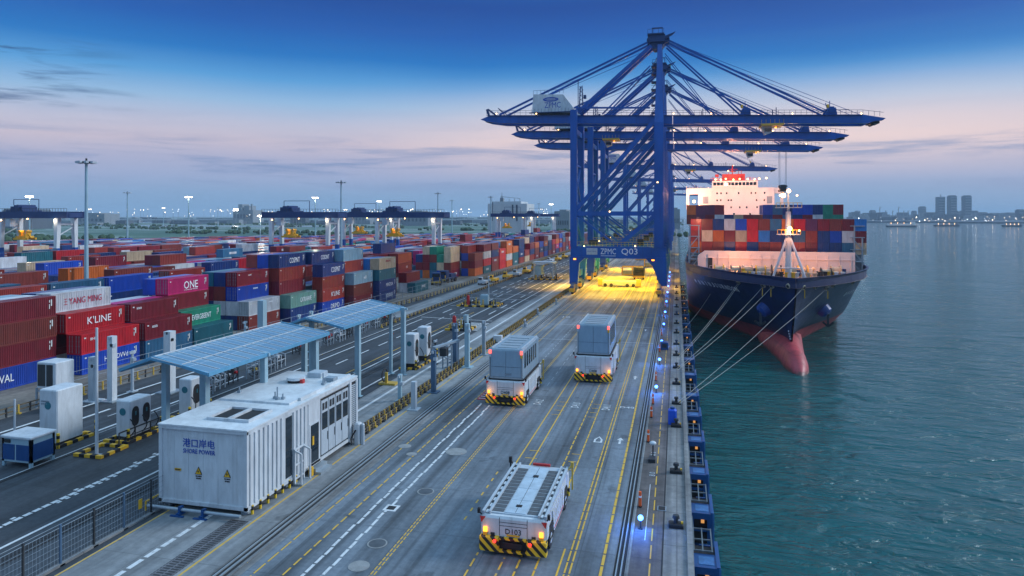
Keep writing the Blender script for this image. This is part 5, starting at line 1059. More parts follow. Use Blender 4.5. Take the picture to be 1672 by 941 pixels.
m = MB(); m.cyl((-.2, 10.8, Z1 + .2), (-.2, 10.8, Z1 + .42), .62, n=16, mi=1); m.cyl((-.2, 10.8, Z1 + .42), (-.2, 10.8, Z1 + .62), .7, n=16); m.box((.35, 10.4, Z1 + .2), (.6, 10.7, Z1 + .5), 2); m.build('roof_fan', [WHITE, BLACK, REDP], rf)
m = MB(); m.bbox((-.1, 12.2, Z1 + .2), (1.1, 13.3, Z1 + .62), .05); fixn(m.build('roof_box', LGREY, rf))
m = MB()
for x, y, h in ((1.3, 6.0, .9), (1.0, 6.2, .5), (1.6, 6.2, .4), (2.3, 10.4, .9), (2.2, 10.8, .4), (-2.4, 7, .4)): m.cyl((x, y, Z1 + .05), (x, y, Z1 + .2 + h), .05, n=6); m.box((x - .12, y - .1, Z1 + .05), (x + .12, y + .1, Z1 + .38))
m.box((1.9, 11.2, Z1 + .2), (2.7, 11.9, Z1 + .55)); m.build('roof_sensor', GREYP, rf)
m = MB()
for i in range(14): y = .3 + i * .47; m.box((X1 - .06, y, Z0 + .16), (X1 + .03, y + .2, Z1 - .22)) if i < 8 or i > 9 else None
m.build('side_rib', WHITE, sp)
m = MB(); m.box((X1 - .06, 4.15, Z0 + .3), (X1 - .03, 4.9, Z1 - .4)); m.build('vent_slot', GLASS, sp)
# door, cabinet bay, louvre
m = MB(); m.box((X1 - .14, 6.9, Z0), (X1, 8.5, Z1 - .2)); m.box((X1 - .02, 7.0, .6), (X1 + .03, 8.35, 3.4)); dr = m.build('door_frame', WHITE, sp)
MB().box((X1 + .01, 7.15, .65), (X1 + .05, 8.2, 3.3)).build('door', GLASS, sp); m = MB(); m.box((X1 + .05, 7.3, 1.9), (X1 + .09, 7.5, 2.5)); m.build('door_notice', YEL, dr)
m = MB(); m.box((X1 - .16, 8.6, .5), (X1 - .1, 12.9, 4.75)); m.build('cabinet_recess', BLACK, sp)
for i in range(4):
    y = 8.72 + i * 1.04; m = MB(); m.box((X1 - .1, y, .7), (X1 - .04, y + .96, 4.6)); d = m.build('cabinet_door', LGREY, sp); MB().box((X1 - .045, y + .1, 2.5), (X1 - .015, y + .86, 3.7)).build('cabinet_window', GLASS, d)
    m = MB(); m.box((X1 - .04, y + .15, 3.9), (X1 - .01, y + .4, 4.4)); m.box((X1 - .04, y + .55, 3.9), (X1 - .01, y + .8, 4.4)); m.bar((X1 - .02, y + .88, 1.6), (X1 - .02, y + .88, 2.2), .04); m.build('cabinet_handle', DARK, d)
m = MB(); m.box((X1 - .1, 12.9, .3), (X1 + .05, 13.2, Z1 - .1)); m.box((X1 - .1, 14.0, .3), (X1 + .05, L + .05, Z1 - .1)); m.build('louvre_frame', WHITE, sp)
m = MB(); m.box((X1 - .15, 13.2, .6), (X1 - .08, 14.0, Z1 - .3), 1)
for i in range(26): z = .65 + i * .155; m.box((X1 - .1, 13.2, z), (X1 + .0, 14.0, z + .07))
m.build('louvre', [LGREY, BLACK], sp)
text('港口岸电', BLUEL, (-.25, .07, 4.12), (1, 0, 0), (0, 0, 1), 2.25, .52, sp); text('SHORE POWER', BLUEL, (-.22, .07, 3.62), (1, 0, 0), (0, 0, 1), 2.25, .27, sp)
MB().box((-1.95, .06, 2.35), (-1.5, .075, 2.5)).build('yellow_sign', YEL, sp); text('高压危险', BLET, (-1.725, .055, 2.425), (1, 0, 0), (0, 0, 1), .36, .08, sp, 'sign_lettering')
for x in (-.25, 1.75):
    m = MB(); m.add([(x - .25, .06, 2.25), (x + .25, .06, 2.25), (x, .06, 2.72), (x - .25, .078, 2.25), (x + .25, .078, 2.25), (x, .078, 2.72)], [(0, 1, 2), (3, 5, 4), (0, 3, 4, 1), (1, 4, 5, 2), (2, 5, 3, 0)]); w = m.build('warning_sign', BLACK, sp)
    m = MB(); m.add([(x - .19, .045, 2.28), (x + .19, .045, 2.28), (x, .045, 2.64), (x - .19, .059, 2.28), (x + .19, .059, 2.28), (x, .059, 2.64)], [(0, 1, 2), (3, 5, 4), (0, 3, 4, 1), (1, 4, 5, 2), (2, 5, 3, 0)]); m.build('sign_face', YEL, w)
    m = MB(); m.add([(x + .03, .035, 2.58), (x - .08, .035, 2.42), (x - .01, .035, 2.42), (x - .03, .035, 2.31), (x + .08, .035, 2.46), (x + .01, .035, 2.46)], [(0, 1, 2, 5), (5, 2, 3, 4)]); m.build('sign_bolt', BLACK, w)
    text('当心触电', BLET, (x, .07, 2.14), (1, 0, 0), (0, 0, 1), .42, .09, w, 'sign_lettering'); text('请勿靠近', BLET, (x, .07, 2.0), (1, 0, 0), (0, 0, 1), .34, .08, w, 'sign_lettering')
m = MB()
for x in (X0 + .3, X1 - .5):
    for y in (.3, 4.5, 9, 13.5): m.box((x - .12, y, 0), (x + .25, y + .4, .36))
m.box((X0 + .2, .4, .2), (X1 - .2, L - .4, .42), 1); m.build('foot', [GREYP, BLACK], sp)
m = MB(); m.cyl((X0 - .3, -.55, .3), (X1 - .05, -.55, .3), .1, n=10); m.build('front_bar', STEEL, sp)
m = MB()
for x in (-1.0, .6): m.box((x - .12, -.85, 0), (x + .12, -.25, .16)); m.box((x - .08, -.7, .1), (x + .08, -.4, .5)); m.box((x - .45, -.95, 0), (x + .45, -.8, .07))
m.build('bar_bracket', BLUEP, sp)
m = MB(); 
for i in range(8): y = .5 + i * .8; m.bar((X1 + .02, y, 0), (X1 + .02, y, .55), .12, mi=0); 
m.build('guard_post', STRIPE2, sp); m = MB(); m.bar((X0 - .4, -.6, .55), (X0 - .4, 1.0, .55), .08); m.bar((X0 - .4, -.6, 0), (X0 - .4, -.6, .55), .08); m.bar((X0 - .4, 1, 0), (X0 - .4, 1, .55), .08); m.build('guard_hoop', YEL, sp)
# side gate frame and step beside the unit
t = thing('access_frame', 'small white metal gate frame standing at the ribbed side of the power container', 'gate frame', (-24.75, 40.2, 0)); m = MB()
for y in (0, 1.1): m.bar((0, y, 0), (0, y, 2.4), .12); m.bar((.5, y, 0), (.5, y, 2.1), .1); m.bar((0, y, 2.3), (.5, y, 2.1), .1)
for z in (.4, 1.3, 2.35): m.bar((0, 0, z), (0, 1.1, z), .1)
m.build('frame', WHITE, t); m = MB(); m.box((-.1, -.1, 0), (.6, 1.2, .12)); m.build('base_plate', STEEL, t)
t = thing('door_step', 'grey metal step in front of the glass door of the power container', 'step', (-24.75, 42.2, 0)); m = MB(); m.prism([(0, 0), (.8, 0), (.8, .18), (.4, .18), (.4, .4), (0, .4)], 0, 1.6); m.build('tread', STEEL, t); m = MB(); m.box((.05, -.35, 0), (.3, -.1, .6)); m.build('step_bollard', YEL, t)
t = thing('cable_post', 'short white round topped cable post at the far corner of the power container', 'post', (-24.4, 48.6, 0)); m = MB(); m.bbox((-.25, -.2, 0), (.25, .4, 1.7), .1); fixn(m.build('housing', WHITE, t)); m = MB(); m.cyl((.4, .1, 0), (.4, .1, 1.5), .16, n=8); m.ball((.4, .1, 1.5), .16); m.build('cable_elbow', LGREY, t); m = MB(); m.tube([(0, -.3, 1.2), (-.3, -.5, .6), (-.2, -.6, .1)], .06); m.build('cable', BLACK, t)
# ============================================================ solar canopies
SOL = bpy.data.materials.new('solar_panel'); SOL.use_nodes = True
def solm():
    N = SOL.node_tree.nodes; L_ = SOL.node_tree.links; b = N['Principled BSDF']; tc = N.new('ShaderNodeTexCoord'); br = N.new('ShaderNodeTexBrick'); br.offset = 0
    br.inputs['Scale'].default_value = 1; br.inputs['Brick Width'].default_value = 2.45; br.inputs['Row Height'].default_value = 1.12; br.inputs['Mortar Size'].default_value = .022; br.inputs['Color1'].default_value = (.16, .29, .39, 1); br.inputs['Color2'].default_value = (.21, .35, .44, 1); br.inputs['Mortar'].default_value = (.6, .68, .72, 1)
    L_.new(tc.outputs['Object'], br.inputs['Vector']); L_.new(br.outputs['Color'], b.inputs['Base Color']); b.inputs['Roughness'].default_value = .16; b.inputs['Metallic'].default_value = .1
solm()
CANB = mat('canopy_frame_blue', (.10, .30, .46), .45, dirt=.15); POSTB = mat('pale_blue_post', (.30, .45, .52), .45, dirt=.2)
def canopy(y0, y1, xl, xr_, ridge, posts, label, z=7.5):
    t = thing('solar_canopy', label, 'canopy', (xl, y0, 0), group='solar roofed canopies'); w = xr_ - xl; L = y1 - y0; zr = z + .75; rx = ridge - xl
    m = MB(); m.quad((0, -.4, z + .02), (rx, .6, zr), (rx, L, zr), (0, L - .4, z + .02)); m.quad((rx, .6, zr), (w, 0, z + .02), (w, L, z + .02), (rx, L, zr)); m.build('solar_roof', SOL, t)
    m = MB(); m.prism([(0, z - .12), (rx, zr - .16), (w, z - .12), (w, z - .0), (rx, zr - .03), (0, z - .0)], .3, L - .1); m.bar((w + .02, 0, z - .06), (w + .02, L, z - .06), .12, .26); m.bar((-.02, -.3, z - .06), (-.02, L - .4, z - .06), .12, .26)
    m.bar((0, -.4, z - .03), (rx, .6, zr - .03), .12, .2); m.bar((rx, .6, zr - .03), (w, 0, z - .03), .12, .2); m.bar((0, L - .4, z), (rx, L, zr - .02), .12, .2); m.bar((rx, L, zr - .02), (w, L, z), .12, .2); m.build('roof_frame', CANB, t)
    m = MB()
    n = int(L / 1.12)
    for i in range(n + 1): y = .1 + i * (L - .3) / n; m.bar((rx, y + .3, zr + .02), (w, y, z + .05), .05, .04); 
    m.bar((rx, .6, zr + .03), (rx, L, zr + .03), .1, .06); m.bar((rx + (w - rx) / 2, .3, (zr + z) / 2 + .035), (rx + (w - rx) / 2, L, (zr + z) / 2 + .035), .05, .04); m.build('panel_frame', WHITE, t)
    for (x, y, zb, r_) in posts:
        m = MB(); x -= xl; y -= y0; m.bar((x, y, zb), (x, y, z + .1), r_, r_); m.box((x - .4, y - .3, zb), (x + .4, y + .3, zb + .06)); m.bar((x - 1.6, y, z - .1), (x + .5, y, z - .05), .18, .22) if x > w * .5 else m.bar((x - .5, y, z - .05), (x + 1.6, y, z - .05), .18, .22); m.build('post', POSTB, t)
    return t
canopy(38.6, 54.6, -36.9, -30.2, -35.0, [(-30.5, 45.3, 5.2, .42), (-32.8, 41.6, 0, .5), (-31.0, 53.6, 0, .5), (-32.4, 54.2, 0, .4), (-36, 41.5, 0, .4)], 'long canopy with pale blue solar roof, nearer one above the power container')
canopy(57.4, 71.8, -36.3, -30.3, -34.4, [(-30.8, 61.5, 0, .42), (-30.0, 71.0, 0, .45), (-35.5, 70.6, 0, .4), (-35.3, 60.4, 0, .4), (-31.6, 71.2, 0, .3)], 'long canopy with pale blue solar roof, the farther one beside the two chargers')
# ============================================================ chargers, cabinets, posts and islands
def kerb(t, x0, y0, x1, y1, h=.22, w=.28, seg=.55):
    m = MB()
    def run(a, b, horiz):
        n = max(1, round((b - a) / seg))
        for i in range(n): yield a + (b - a) * i / n, a + (b - a) * (i + 1) / n, i % 2
    for a, b, k in run(x0, x1, 1): m.box((a, y0, 0), (b, y0 + w, h), k); m.box((a, y1 - w, 0), (b, y1, h), k)
    for a, b, k in run(y0 + w, y1 - w, 0): m.box((x0, a, 0), (x0 + w, b, h), 1 - k); m.box((x1 - w, a, 0), (x1, b, h), 1 - k)
    return m.build('kerb', [YEL, BLACK], t)
def bollard_m(m, x, y, h=.9, r=.09): m.cyl((x, y, 0), (x, y, h), r, n=8); return m
def charger(loc, w, d, h, label, screens=1, cat='charger', group='white vehicle chargers', cable=True, zb=.3, name='vehicle_charger'):
    t = thing(name, label, cat, loc, group=group)
    m = MB(); m.box((-w / 2 + .05, .05, 0), (w / 2 - .05, d - .05, zb)); m.build('plinth', BLACK, t)
    m = MB(); m.bbox((-w / 2, 0, zb), (w / 2, d, h), .08); b = fixn(m.build('housing', WHITE, t))
    m = MB(); m.cyl((0, -.02, h * .72), (0, .02, h * .72), min(.3, w * .25), n=16); m.build('emblem', TEALD, b)
    n = screens
    for i in range(n):
        y0 = d * (i + .18) / n; y1 = d * (i + .82) / n; c = h * .58; hh = h * .25
        pts = [(y0 + (y1 - y0) * (.5 - .5 * math.cos(a)), c + (hh if True else 0) * 1.0 * (1 if math.sin(a) > 0 else -1) * (abs(math.sin(a)) ** .5)) for a in [k * math.pi / 8 for k in range(16)]]
        m = MB(); m.prism(pts, w / 2 - .02, w / 2 + .03, 'x'); s_ = fixn(m.build('screen', BLACK, b)); m = MB(); m.box((w / 2 + .03, (y0 + y1) / 2 - .06, c + hh * .1), (w / 2 + .06, (y0 + y1) / 2 + .06, c + hh * .5)); m.build('socket', TEALD, s_)
    if cable:
        m = MB()
        for k in range(n + 1):
            y = d * k / max(1, n) ; pts = [(w / 2 + .05 + .45 * math.sin(a), y + .1 * k, h * .55 - h * .43 * (a / math.pi)) for a in [i * math.pi / 7 for i in range(8)]]; m.tube(pts, .045, 5)
        m.build('cable', BLACK, t)
    return t
charger((-30.6, 74.2, 0), 1.3, 1.5, 4.0, 'nearer of the two slim white chargers beside the far canopy post', group='pair of slim chargers by the far canopy', zb=.55)
charger((-30.7, 78.6, 0), 1.3, 1.5, 4.1, 'farther of the two slim white chargers beside the far canopy post', group='pair of slim chargers by the far canopy', zb=.55)
charger((-43.1, 45.0, 0), 1.35, 2.3, 3.15, 'wide white charger with two black oval sockets behind the white pole', 2)
charger((-42.6, 51.4, 0), 1.3, 1.5, 3.4, 'white charger with one oval socket standing under the near canopy', 1)
t = charger((-47.6, 42.4, 0), 1.75, 2.4, 4.4, 'tall plain white cabinet on the striped island at the left', 0, 'cabinet', 'white equipment cabinets', False, name='equipment_cabinet')
text('充电桩智能控制柜', GREYP, (-.25, -.015, 3.5), (1, 0, 0), (0, 0, 1), .8, .12, t, 'panel_lettering'); text('直流快充', GREYP, (-.35, -.015, 3.3), (1, 0, 0), (0, 0, 1), .6, .12, t, 'panel_lettering')
for loc, (x0, y0, x1, y1), lab, bl in (((-43.1, 45, 0), (-1.1, -.8, 1.25, 3.1), 'yellow and black striped kerb island around the charger with two sockets', [(1.1, -.6), (1.1, 2.9)]), ((-42.2, 41.6, 0), (-1.6, -.5, .9, 2.1), 'small striped kerb island at the foot of the tall white pole', []),
                                      ((-42.6, 51.4, 0), (-1, -.7, 1.1, 2.3), 'striped kerb island around the charger under the near canopy', [(1, -.6), (1, 2.1)]), ((-30.6, 74.2, 0), (-1.0, -.8, 1.2, 6.6), 'striped kerb island under the pair of slim chargers', [(1.1, -.7), (1.1, 2.4), (1.1, 6.4)]),
                                      ((-47.6, 42.4, 0), (.1, -.3, 1.3, 3.3), 'striped kerb strip beside the tall plain cabinet', [(1.2, -.2), (1.2, 3.3), (-1.6, .6)]), ((-47.6, 40.6, 0), (-.7, -.6, .8, .4), 'short striped kerb block in front of the tall plain cabinet', [])):
    t = thing('kerb_island', lab, 'kerb', loc, group='striped kerb islands'); kerb(t, x0, y0, x1, y1)
    for (bx, by) in bl: m = MB(); bollard_m(m, bx, by, 1.15, .12); m.build('guard_bollard', STRIPE2, t)
# handrails beside the two socket charger
t = thing('handrail', 'dark pipe handrail running past the charger with two sockets', 'handrail', (-42.0, 43.5, 0)); m = MB()
for y in (0, 1.6, 3.2, 4.8): m.bar((0, y, 0), (0, y, 1.1), .07)
m.bar((0, 0, 1.1), (0, 5.2, 1.1), .09); m.bar((0, 0, .6), (0, 4.8, .6), .06); m.build('rail', DARK, t)
t = thing('transformer_box', 'low blue and white transformer box on legs at the left edge', 'transformer', (-45.9, 38.4, 0)); m = MB(); m.box((-1.3, 0, .35), (1.3, 1.9, 2.05)); m.build('housing', POSTB, t)
m = MB(); m.box((-1.2, -.03, .5), (-.15, .0, 1.6)); m.box((.0, -.03, .5), (1.15, .0, 1.6)); m.box((1.3, .15, .5), (1.33, 1.75, 1.65)); m.build('blue_panel', BLUEP, t); m = MB(); m.bbox((-1.4, -.1, 2.05), (1.4, 2.0, 2.2), .04); fixn(m.build('lid', WHITE, t)); m = MB()
for x in (-1.2, 1.2):
    for y in (.1, 1.8): m.box((x - .1, y - .1, 0), (x + .1, y + .1, 2.05))
m.box((-1.05, -.05, 1.7), (-.5, -.03, 1.95), 1); m.build('leg', [POSTB, DARK], t)
# raised cabinet on a trestle with a red hose cart
t = thing('raised_cabinet', 'white cabinet with two dark doors raised on a steel trestle before the blue container', 'cabinet', (-57.0, 50.6, 0), group='white equipment cabinets'); m = MB(); m.bbox((-1.1, 0, 1.9), (1.1, 2.0, 4.3), .06); b = fixn(m.build('housing', WHITE, t)); m = MB(); m.box((-.95, -.04, 2.1), (-.1, .0, 4.1)); m.box((.05, -.04, 2.1), (.75, .0, 4.1)); m.build('door', DARK, b)
m = MB()
for x in (-1.1, 1.1):
    for y in (0, 2): m.bar((x, y, 0), (x, y, 1.9), .14)
for z in (.7, 1.6): m.bar((-1.1, 0, z), (1.1, 0, z), .1); m.bar((1.1, 0, z), (1.1, 2, z), .1); m.bar((-1.1, 0, z), (-1.1, 2, z), .1)
m.bar((-1.1, 0, .1), (1.1, 0, 1.8), .08); m.build('trestle', GREYP, t)
t = thing('hose_cart', 'small red hose cart at the foot of the raised cabinet', 'cart', (-55.6, 50.0, 0)); m = MB(); m.cyl((-.4, 0, .55), (.4, 0, .55), .42, n=12); m.build('hose_reel', REDP, t); m = MB(); m.box((-.6, -.4, .1), (.6, .4, .2)); m.cyl((.3, -.3, 1.2), (.3, .1, 1.2), .3, n=10); m.bar((.3, 0, .2), (.3, 0, 1.4), .1); m.build('cart_frame', LINK, t)
# tall poles in the charging area
def pole(loc, h, r, label, mtl=WHITE, cam_=0, base=True, name='mast_post', cat='post', grp='posts in the charging area', square=False):
    t = thing(name, label, cat, loc, group=grp); m = MB()
    if square: m.box((-r, -r, 0), (r, r, h))
    else: m.cyl((0, 0, 0), (0, 0, h), r, r * .75, n=10)
    m.build('shaft', mtl, t)
    if base: m = MB(); m.box((-r * 2.4, -r * 2.4, 0), (r * 2.4, r * 2.4, .1)); m.build('base_plate', mtl if mtl is not WHITE else STEEL, t)
    if cam_ >= 1: m = MB(); m.box((-.1, -.4, h - .3), (.1, .4, h - .05)); m.box((.05, -.3, h - 1.0), (.4, .1, h - .7)); m.build('sensor_head', LGREY, t)
    if cam_ >= 2: m = MB(); m.box((-.35, -.15, h * .78), (.35, .15, h * .86)); m.build('control_box', mtl, t)
    return t
def gp(u, v): p = G(u, v); return (p.x, p.y, 0)
pole(gp(158, 745), 9.6, .12, 'tall thin white pole rising in front of the red and blue containers', WHITE, 0)
m = MB(); 
pole(gp(183, 655), 6.3, .3, 'thick white pillar behind the tall thin pole', WHITE, 1, square=True)
pole(gp(152, 655), 4.3, .3, 'short grey pillar left of the thick white pillar', LGREY, 1, square=True)
pole(gp(216, 640), 4.2, .16, 'thin grey post standing before the guard rail, left of the near canopy', LGREY, 1)
pole(gp(24, 735), 3.9, .09, 'very thin pale post at the left edge behind the transformer box', LGREY, 0)
pole(gp(676, 669), 2.6, .22, 'squat pale post with a black slot on the shore power strip', LGREY, 0, square=True)
pole(gp(708, 641), 4.3, .22, 'dark blue post nearest on the shore power strip', mat('dark_blue_post', (.06, .12, .2), .5, dirt=.3), 2, square=True)
pole(gp(763, 600), 5.2, .26, 'pale blue post with a box on top on the shore power strip', POSTB, 1, square=True)
pole(gp(790, 580), 4.4, .2, 'grey post farther along the shore power strip', GREYP, 1, square=True)
pole(gp(743, 592), 4.8, .26, 'dark post beyond the guard rail behind the pale blue one', MATS['dark_blue_post'], 2, square=True)
pole(gp(653, 655), 2.6, .16, 'short dark post by the nearer slim charger', POSTB, 1, square=True)
pole(gp(731, 600), 2.8, .12, 'thin post right of the slim chargers', GREYP, 1); pole(gp(711, 595), 3.0, .12, 'thin dark post between the slim chargers and the dark post', DARK, 1)
pole(gp(765, 570), 1.9, .14, 'low yellow banded post by the guard rail', STRIPE2, 0); pole(gp(878, 515), 1.3, .16, 'stubby post on the strip far along the rail', GREYP, 1); pole(gp(908, 498), 1.3, .16, 'second stubby post on the strip, nearest the crane leg', GREYP, 1); pole(gp(857, 534), 1.3, .16, 'stubby post on the strip behind the white utility box', GREYP, 1)
pole(gp(798, 495), 5.6, .13, 'thin grey pole at the striped island in the dark road', LGREY, 1); pole(gp(508, 575), 5.4, .2, 'grey post between the two canopies', POSTB, 1, square=True); pole(gp(428, 560), 6, .45, 'dark box column behind the near canopy', POSTB, 1, square=True); pole(gp(400, 562), 3.2, .2, 'short post with flat top behind the near canopy', POSTB, 1)
pole(gp(277, 640), 6.2, .4, 'thick white pillar with a flat top behind the near canopy', WHITE, 1, square=True); pole(gp(488, 560), 4, .25, 'flat topped sensor post behind the far canopy', POSTB, 1)
t = thing('utility_box', 'small white utility box on the strip beside the middle carrier', 'box', gp(812, 560)); m = MB(); m.bbox((-.6, 0, .1), (.6, .8, 1.0), .05); fixn(m.build('housing', WHITE, t)); m = MB(); m.box((-.5, .1, 0), (.5, .7, .1)); m.build('base', DARK, t)
# sign frame by the slim chargers
t = thing('sign_frame', 'grey frame with a sloping top panel between the slim chargers and the dark posts', 'frame', gp(722, 612)); m = MB()
for x, y in ((-1, 0), (.6, 1.5), (-1, 3), (.6, 4.0)): m.bar((x, y, 0), (x, y, 3.0), .14)
m.bar((-1, 0, 3.0), (.6, 4, 3.2), .5, .2); m.bar((.6, 1.5, 1.4), (-1, 3, 1.4), .1); m.build('frame', GREYP, t); m = MB(); m.box((-.6, .8, 1.9), (.2, 1.6, 2.8)); m.build('panel', DARK, t)
t = thing('cable_reel', 'black hose reel with yellow stand at the foot of the far canopy post', 'hose reel', gp(628, 628)); m = MB(); pts = [(.0, .65 * math.cos(a), 1.0 + .65 * math.sin(a)) for a in [i * math.pi / 8 for i in range(17)]]; m.tube(pts, .07, 6); m.build('hose', BLACK, t); m = MB(); m.bar((.2, 0, 0), (.2, 0, 1.3), .25); m.box((-.6, -.3, 0), (1.3, .8, .2)); m.build('stand', YELB, t)
# equipment islands farther along the dark road
for (x, y, lab, hut) in ((-38.4, 128, 'striped island with low frames and a red post in the middle of the dark road', 0), (-36.5, 186, 'striped island with a pale roofed frame shelter, nearer the crane', 1), (-33.3, 101, 'small striped island with low frames by the guard rail', 0)):
    t = thing('equipment_island', lab, 'island', (x, y, 0), group='striped equipment islands'); s = .5 if y < 110 else 1; kerb(t, -4.0 * s, -1, 4.2 * s, 5 * s, .3, .35, .8); rr2 = random.Random(int(y)); m = MB()
    for i in range(int(14 * s)):
        a, b = rr2.uniform(-3.6, 3.6) * s, rr2.uniform(-.5, 4.5) * s; m.bar((a, b, 0), (a, b, rr2.uniform(.8, 1.5)), .22, mi=i % 2)
    m.build('bollard_cluster', [YELB, DARK], t) ; m = MB()
    for i in range(5): a = (-3.5 + i * 1.7) * s; m.bar((a, 2 * s, 0), (a, 2 * s, 2.2), .08); m.bar((a, 2 * s, 2.2), (a + 1.5 * s, 2 * s, 2.2), .07) if i < 4 else None
    m.build('frame', GREYP, t)
    if not hut: m = MB(); m.cyl((-2.2 * s, 1, 0), (-2.2 * s, 1, 1.8), .3, n=10); m.ball((-2.2 * s, 1, 1.8), .3); m.build('red_post', REDP, t); m = MB(); m.bbox((.2, 1.4, .2), (1.8 * s, 2.4, 2.1), .06); fixn(m.build('cabinet', POSTB, t))
    else:
        m = MB()
        for a in (-2.6, 2.8):
            for b in (0, 4): m.bar((a, b, 0), (a, b, 4.6), .25)
        m.box((-3, -.4, 4.5), (3.2, 4.4, 4.9)); m.build('shelter_roof', LGREY, t); m = MB(); m.box((-2.4, .2, 1.2), (-.6, 3.8, 3.9)); m.build('shelter_panel', POSTB, t)
# racks of charging leads under and beyond the canopies
rk = random.Random(5)
for k in range(16):
    if k < 6: x, y = -46.2 + rk.uniform(-.6, .8), 58 + k * 2.6
    else: x, y = -47.4 + rk.uniform(-.7, .7), 79 + (k - 6) * 3.0
    t = thing('lead_rack', f'{("red trimmed", "grey", "white boxed", "yellow footed")[k % 4]} lead rack, {ORD[k]} from the near end of the row behind the canopies', 'rack', (x, y, 0), group='racks of charging leads behind the canopies'); m = MB()
    for dy in (-.8, 0, .8): m.bar((-.5, dy, 0), (-.5, dy, 1.7), .09); m.bar((.5, dy, 0), (.5, dy, 1.5), .09); m.bar((-.5, dy, 1.65), (.5, dy, 1.45), .08)
    m.bar((-.5, -.9, 1.2), (-.5, .9, 1.2), .08); m.bar((.5, -.9, .9), (.5, .9, .9), .08); m.build('rack_frame', (GREYP, LGREY, DARK, GREYP)[k % 4], t); m = MB()
    for j in range(4): a = rk.uniform(-.4, .4); b = rk.uniform(-.8, .8); z = rk.uniform(.6, 1.4); m.box((a - .14, b - .14, z), (a + .14, b + .14, z + .32), j % 3)
    m.build('lead_box', [(REDP, LGREY, WHITE, YELB)[k % 4], WHITE if k % 2 else REDP, DARK], t); m = MB()
    for j in range(3): b = -.6 + j * .6; m.tube([(.1 + .4 * math.cos(a), b, .75 + .45 * math.sin(a)) for a in [i * math.pi / 5 for i in range(11)]], .05, 4)
    m.build('lead', BLACK, t)
# wire fence at the lower left
t = thing('wire_fence', 'see-through wire fence with grey posts and yellow plates at the lower left', 'fence', (-30.8, 22, 0))
for i in range(9): m = MB(); y = i * 2.05; m.bar((0, y, 0), (0, y, 2.1), .09); m.box((-.15, y - .15, 0), (.15, y + .15, .08)); m.build('fence_post', MATS['dark_blue_post'] if i % 2 else DARK, t)
m = MB()
for i in range(0, 83): y = i * .2; m.bar((0, y, .1), (0, y, 1.95), .008)
for j in range(7): m.bar((0, 0, .1 + j * .308), (0, 16.4, .1 + j * .308), .02 if j in (0, 6) else .01)
m.build('wire_mesh', GREYP, t)
for y in (11.4, 13.8, 15.9): m = MB(); m.box((.03, y - .12, .7), (.08, y + .12, 1.25)); m.build('warning_plate', YEL, t)
m = MB(); m.box((-30.95, 20, 0), (-30.65, 38.4, .1)); tag(m.build('fence_kerb', EDGE), 'low concrete kerb under the wire fence', 'kerb')
# front fence along the containers
t = thing('mesh_fence', 'low mesh fence of thin posts between the guard rail and the container stacks', 'fence', (-60.3, 56, 0)); m = MB()
for i in range(44): y = i * 2.6; x = y * .03; m.bar((x, y, 0), (x, y, 1.9), .07)
for z in (.2, 1.0, 1.9): m.bar((0, 0, z), (112 * .03, 112, z), .04)
m.build('fence_post', GREYP, t)
# ============================================================ quay edge: fenders, bollards, lights
def fender():
    t = thing('dock_fender', 'x', 'fender', (EDGE_X, 0, 0), group='blue fenders along the quay edge')
    m = MB(); m.box((1.2, 0, -2.9), (1.4, 3.0, -.55)); m.box((.02, 0, -.78), (1.2, 1.5, -.62)); m.box((.02, 0, -1.0), (1.2, .12, -.78)); m.box((.02, 0, -2.7), (.2, .12, -1.0)); m.box((1.0, 0, -2.7), (1.2, .12, -1.0)); m.box((.02, 0, -2.9), (.98, 3.0, -2.7)); m.box((.02, 0, -2.7), (.12, .18, -.8)); m.box((.4, 2.86, -2.7), (1.0, 3.0, -.8)); m.box((.15, 0, -1.75), (.96, .16, -1.6)); m.box((.15, .02, -1.0), (.96, .16, -.8)); m.build('fender_frame', BLUEP, t)
    m = MB(); m.cyl((.1, 1.5, -1.3), (.95, 1.5, -1.3), .42, n=12); m.cyl((.1, 1.5, -2.2), (.95, 1.5, -2.2), .42, n=12); m.box((.05, .3, -2.6), (1.19, 2.9, -.85)); m.build('rubber_cell', BLACK, t)
    m = MB()
    for x in (.08, .55, 1.05): m.bar((x, 1.5, -.5), (x, 3.9, -.3), .07)
    for y, z in ((1.6, -.5), (2.7, -.4), (3.8, -.3)): m.bar((.05, y, z), (1.1, y, z), .07)
    m.bar((.08, 3.9, -.3), (.02, 4.4, .15), .07); m.build('access_ladder', mat('dull_ladder_steel', (.13, .16, .18), .6, .2, dirt=.4), t)
    m = MB(); m.box((.62, -.05, -1.2), (.82, .05, -1.0)); m.build('marker_lamp', emis('amber_marker', (1, .45, .12), .6), t)
    m = MB(); m.box((1.32, -.02, -2.8), (1.43, .0, -.6)); m.box((.3, .3, -.617), (1.1, 1.2, -.6)); m.build('wear_plate', mat('worn_light_blue', (.04, .15, .36), .5, dirt=.5, scale=3), t)
    return t
f0 = fender(); fk = list(f0.children)
FD = [29.5, 36.2, 42.7, 49.0, 56, 63, 70, 79, 87.5, 96.5, 106, 116, 126, 136, 147, 158, 170, 182]
for i, D in enumerate(FD):
    Y = (D + SN * 1) / CS - .5; lab = f'blue framed dock fender with dark rubber core, {ORD[i]} from the front'
    if i == 0: f0.location.y = Y; f0['label'] = lab
    else: copy_tree(f0, label=lab, loc=(EDGE_X, Y, 0), kids=fk)
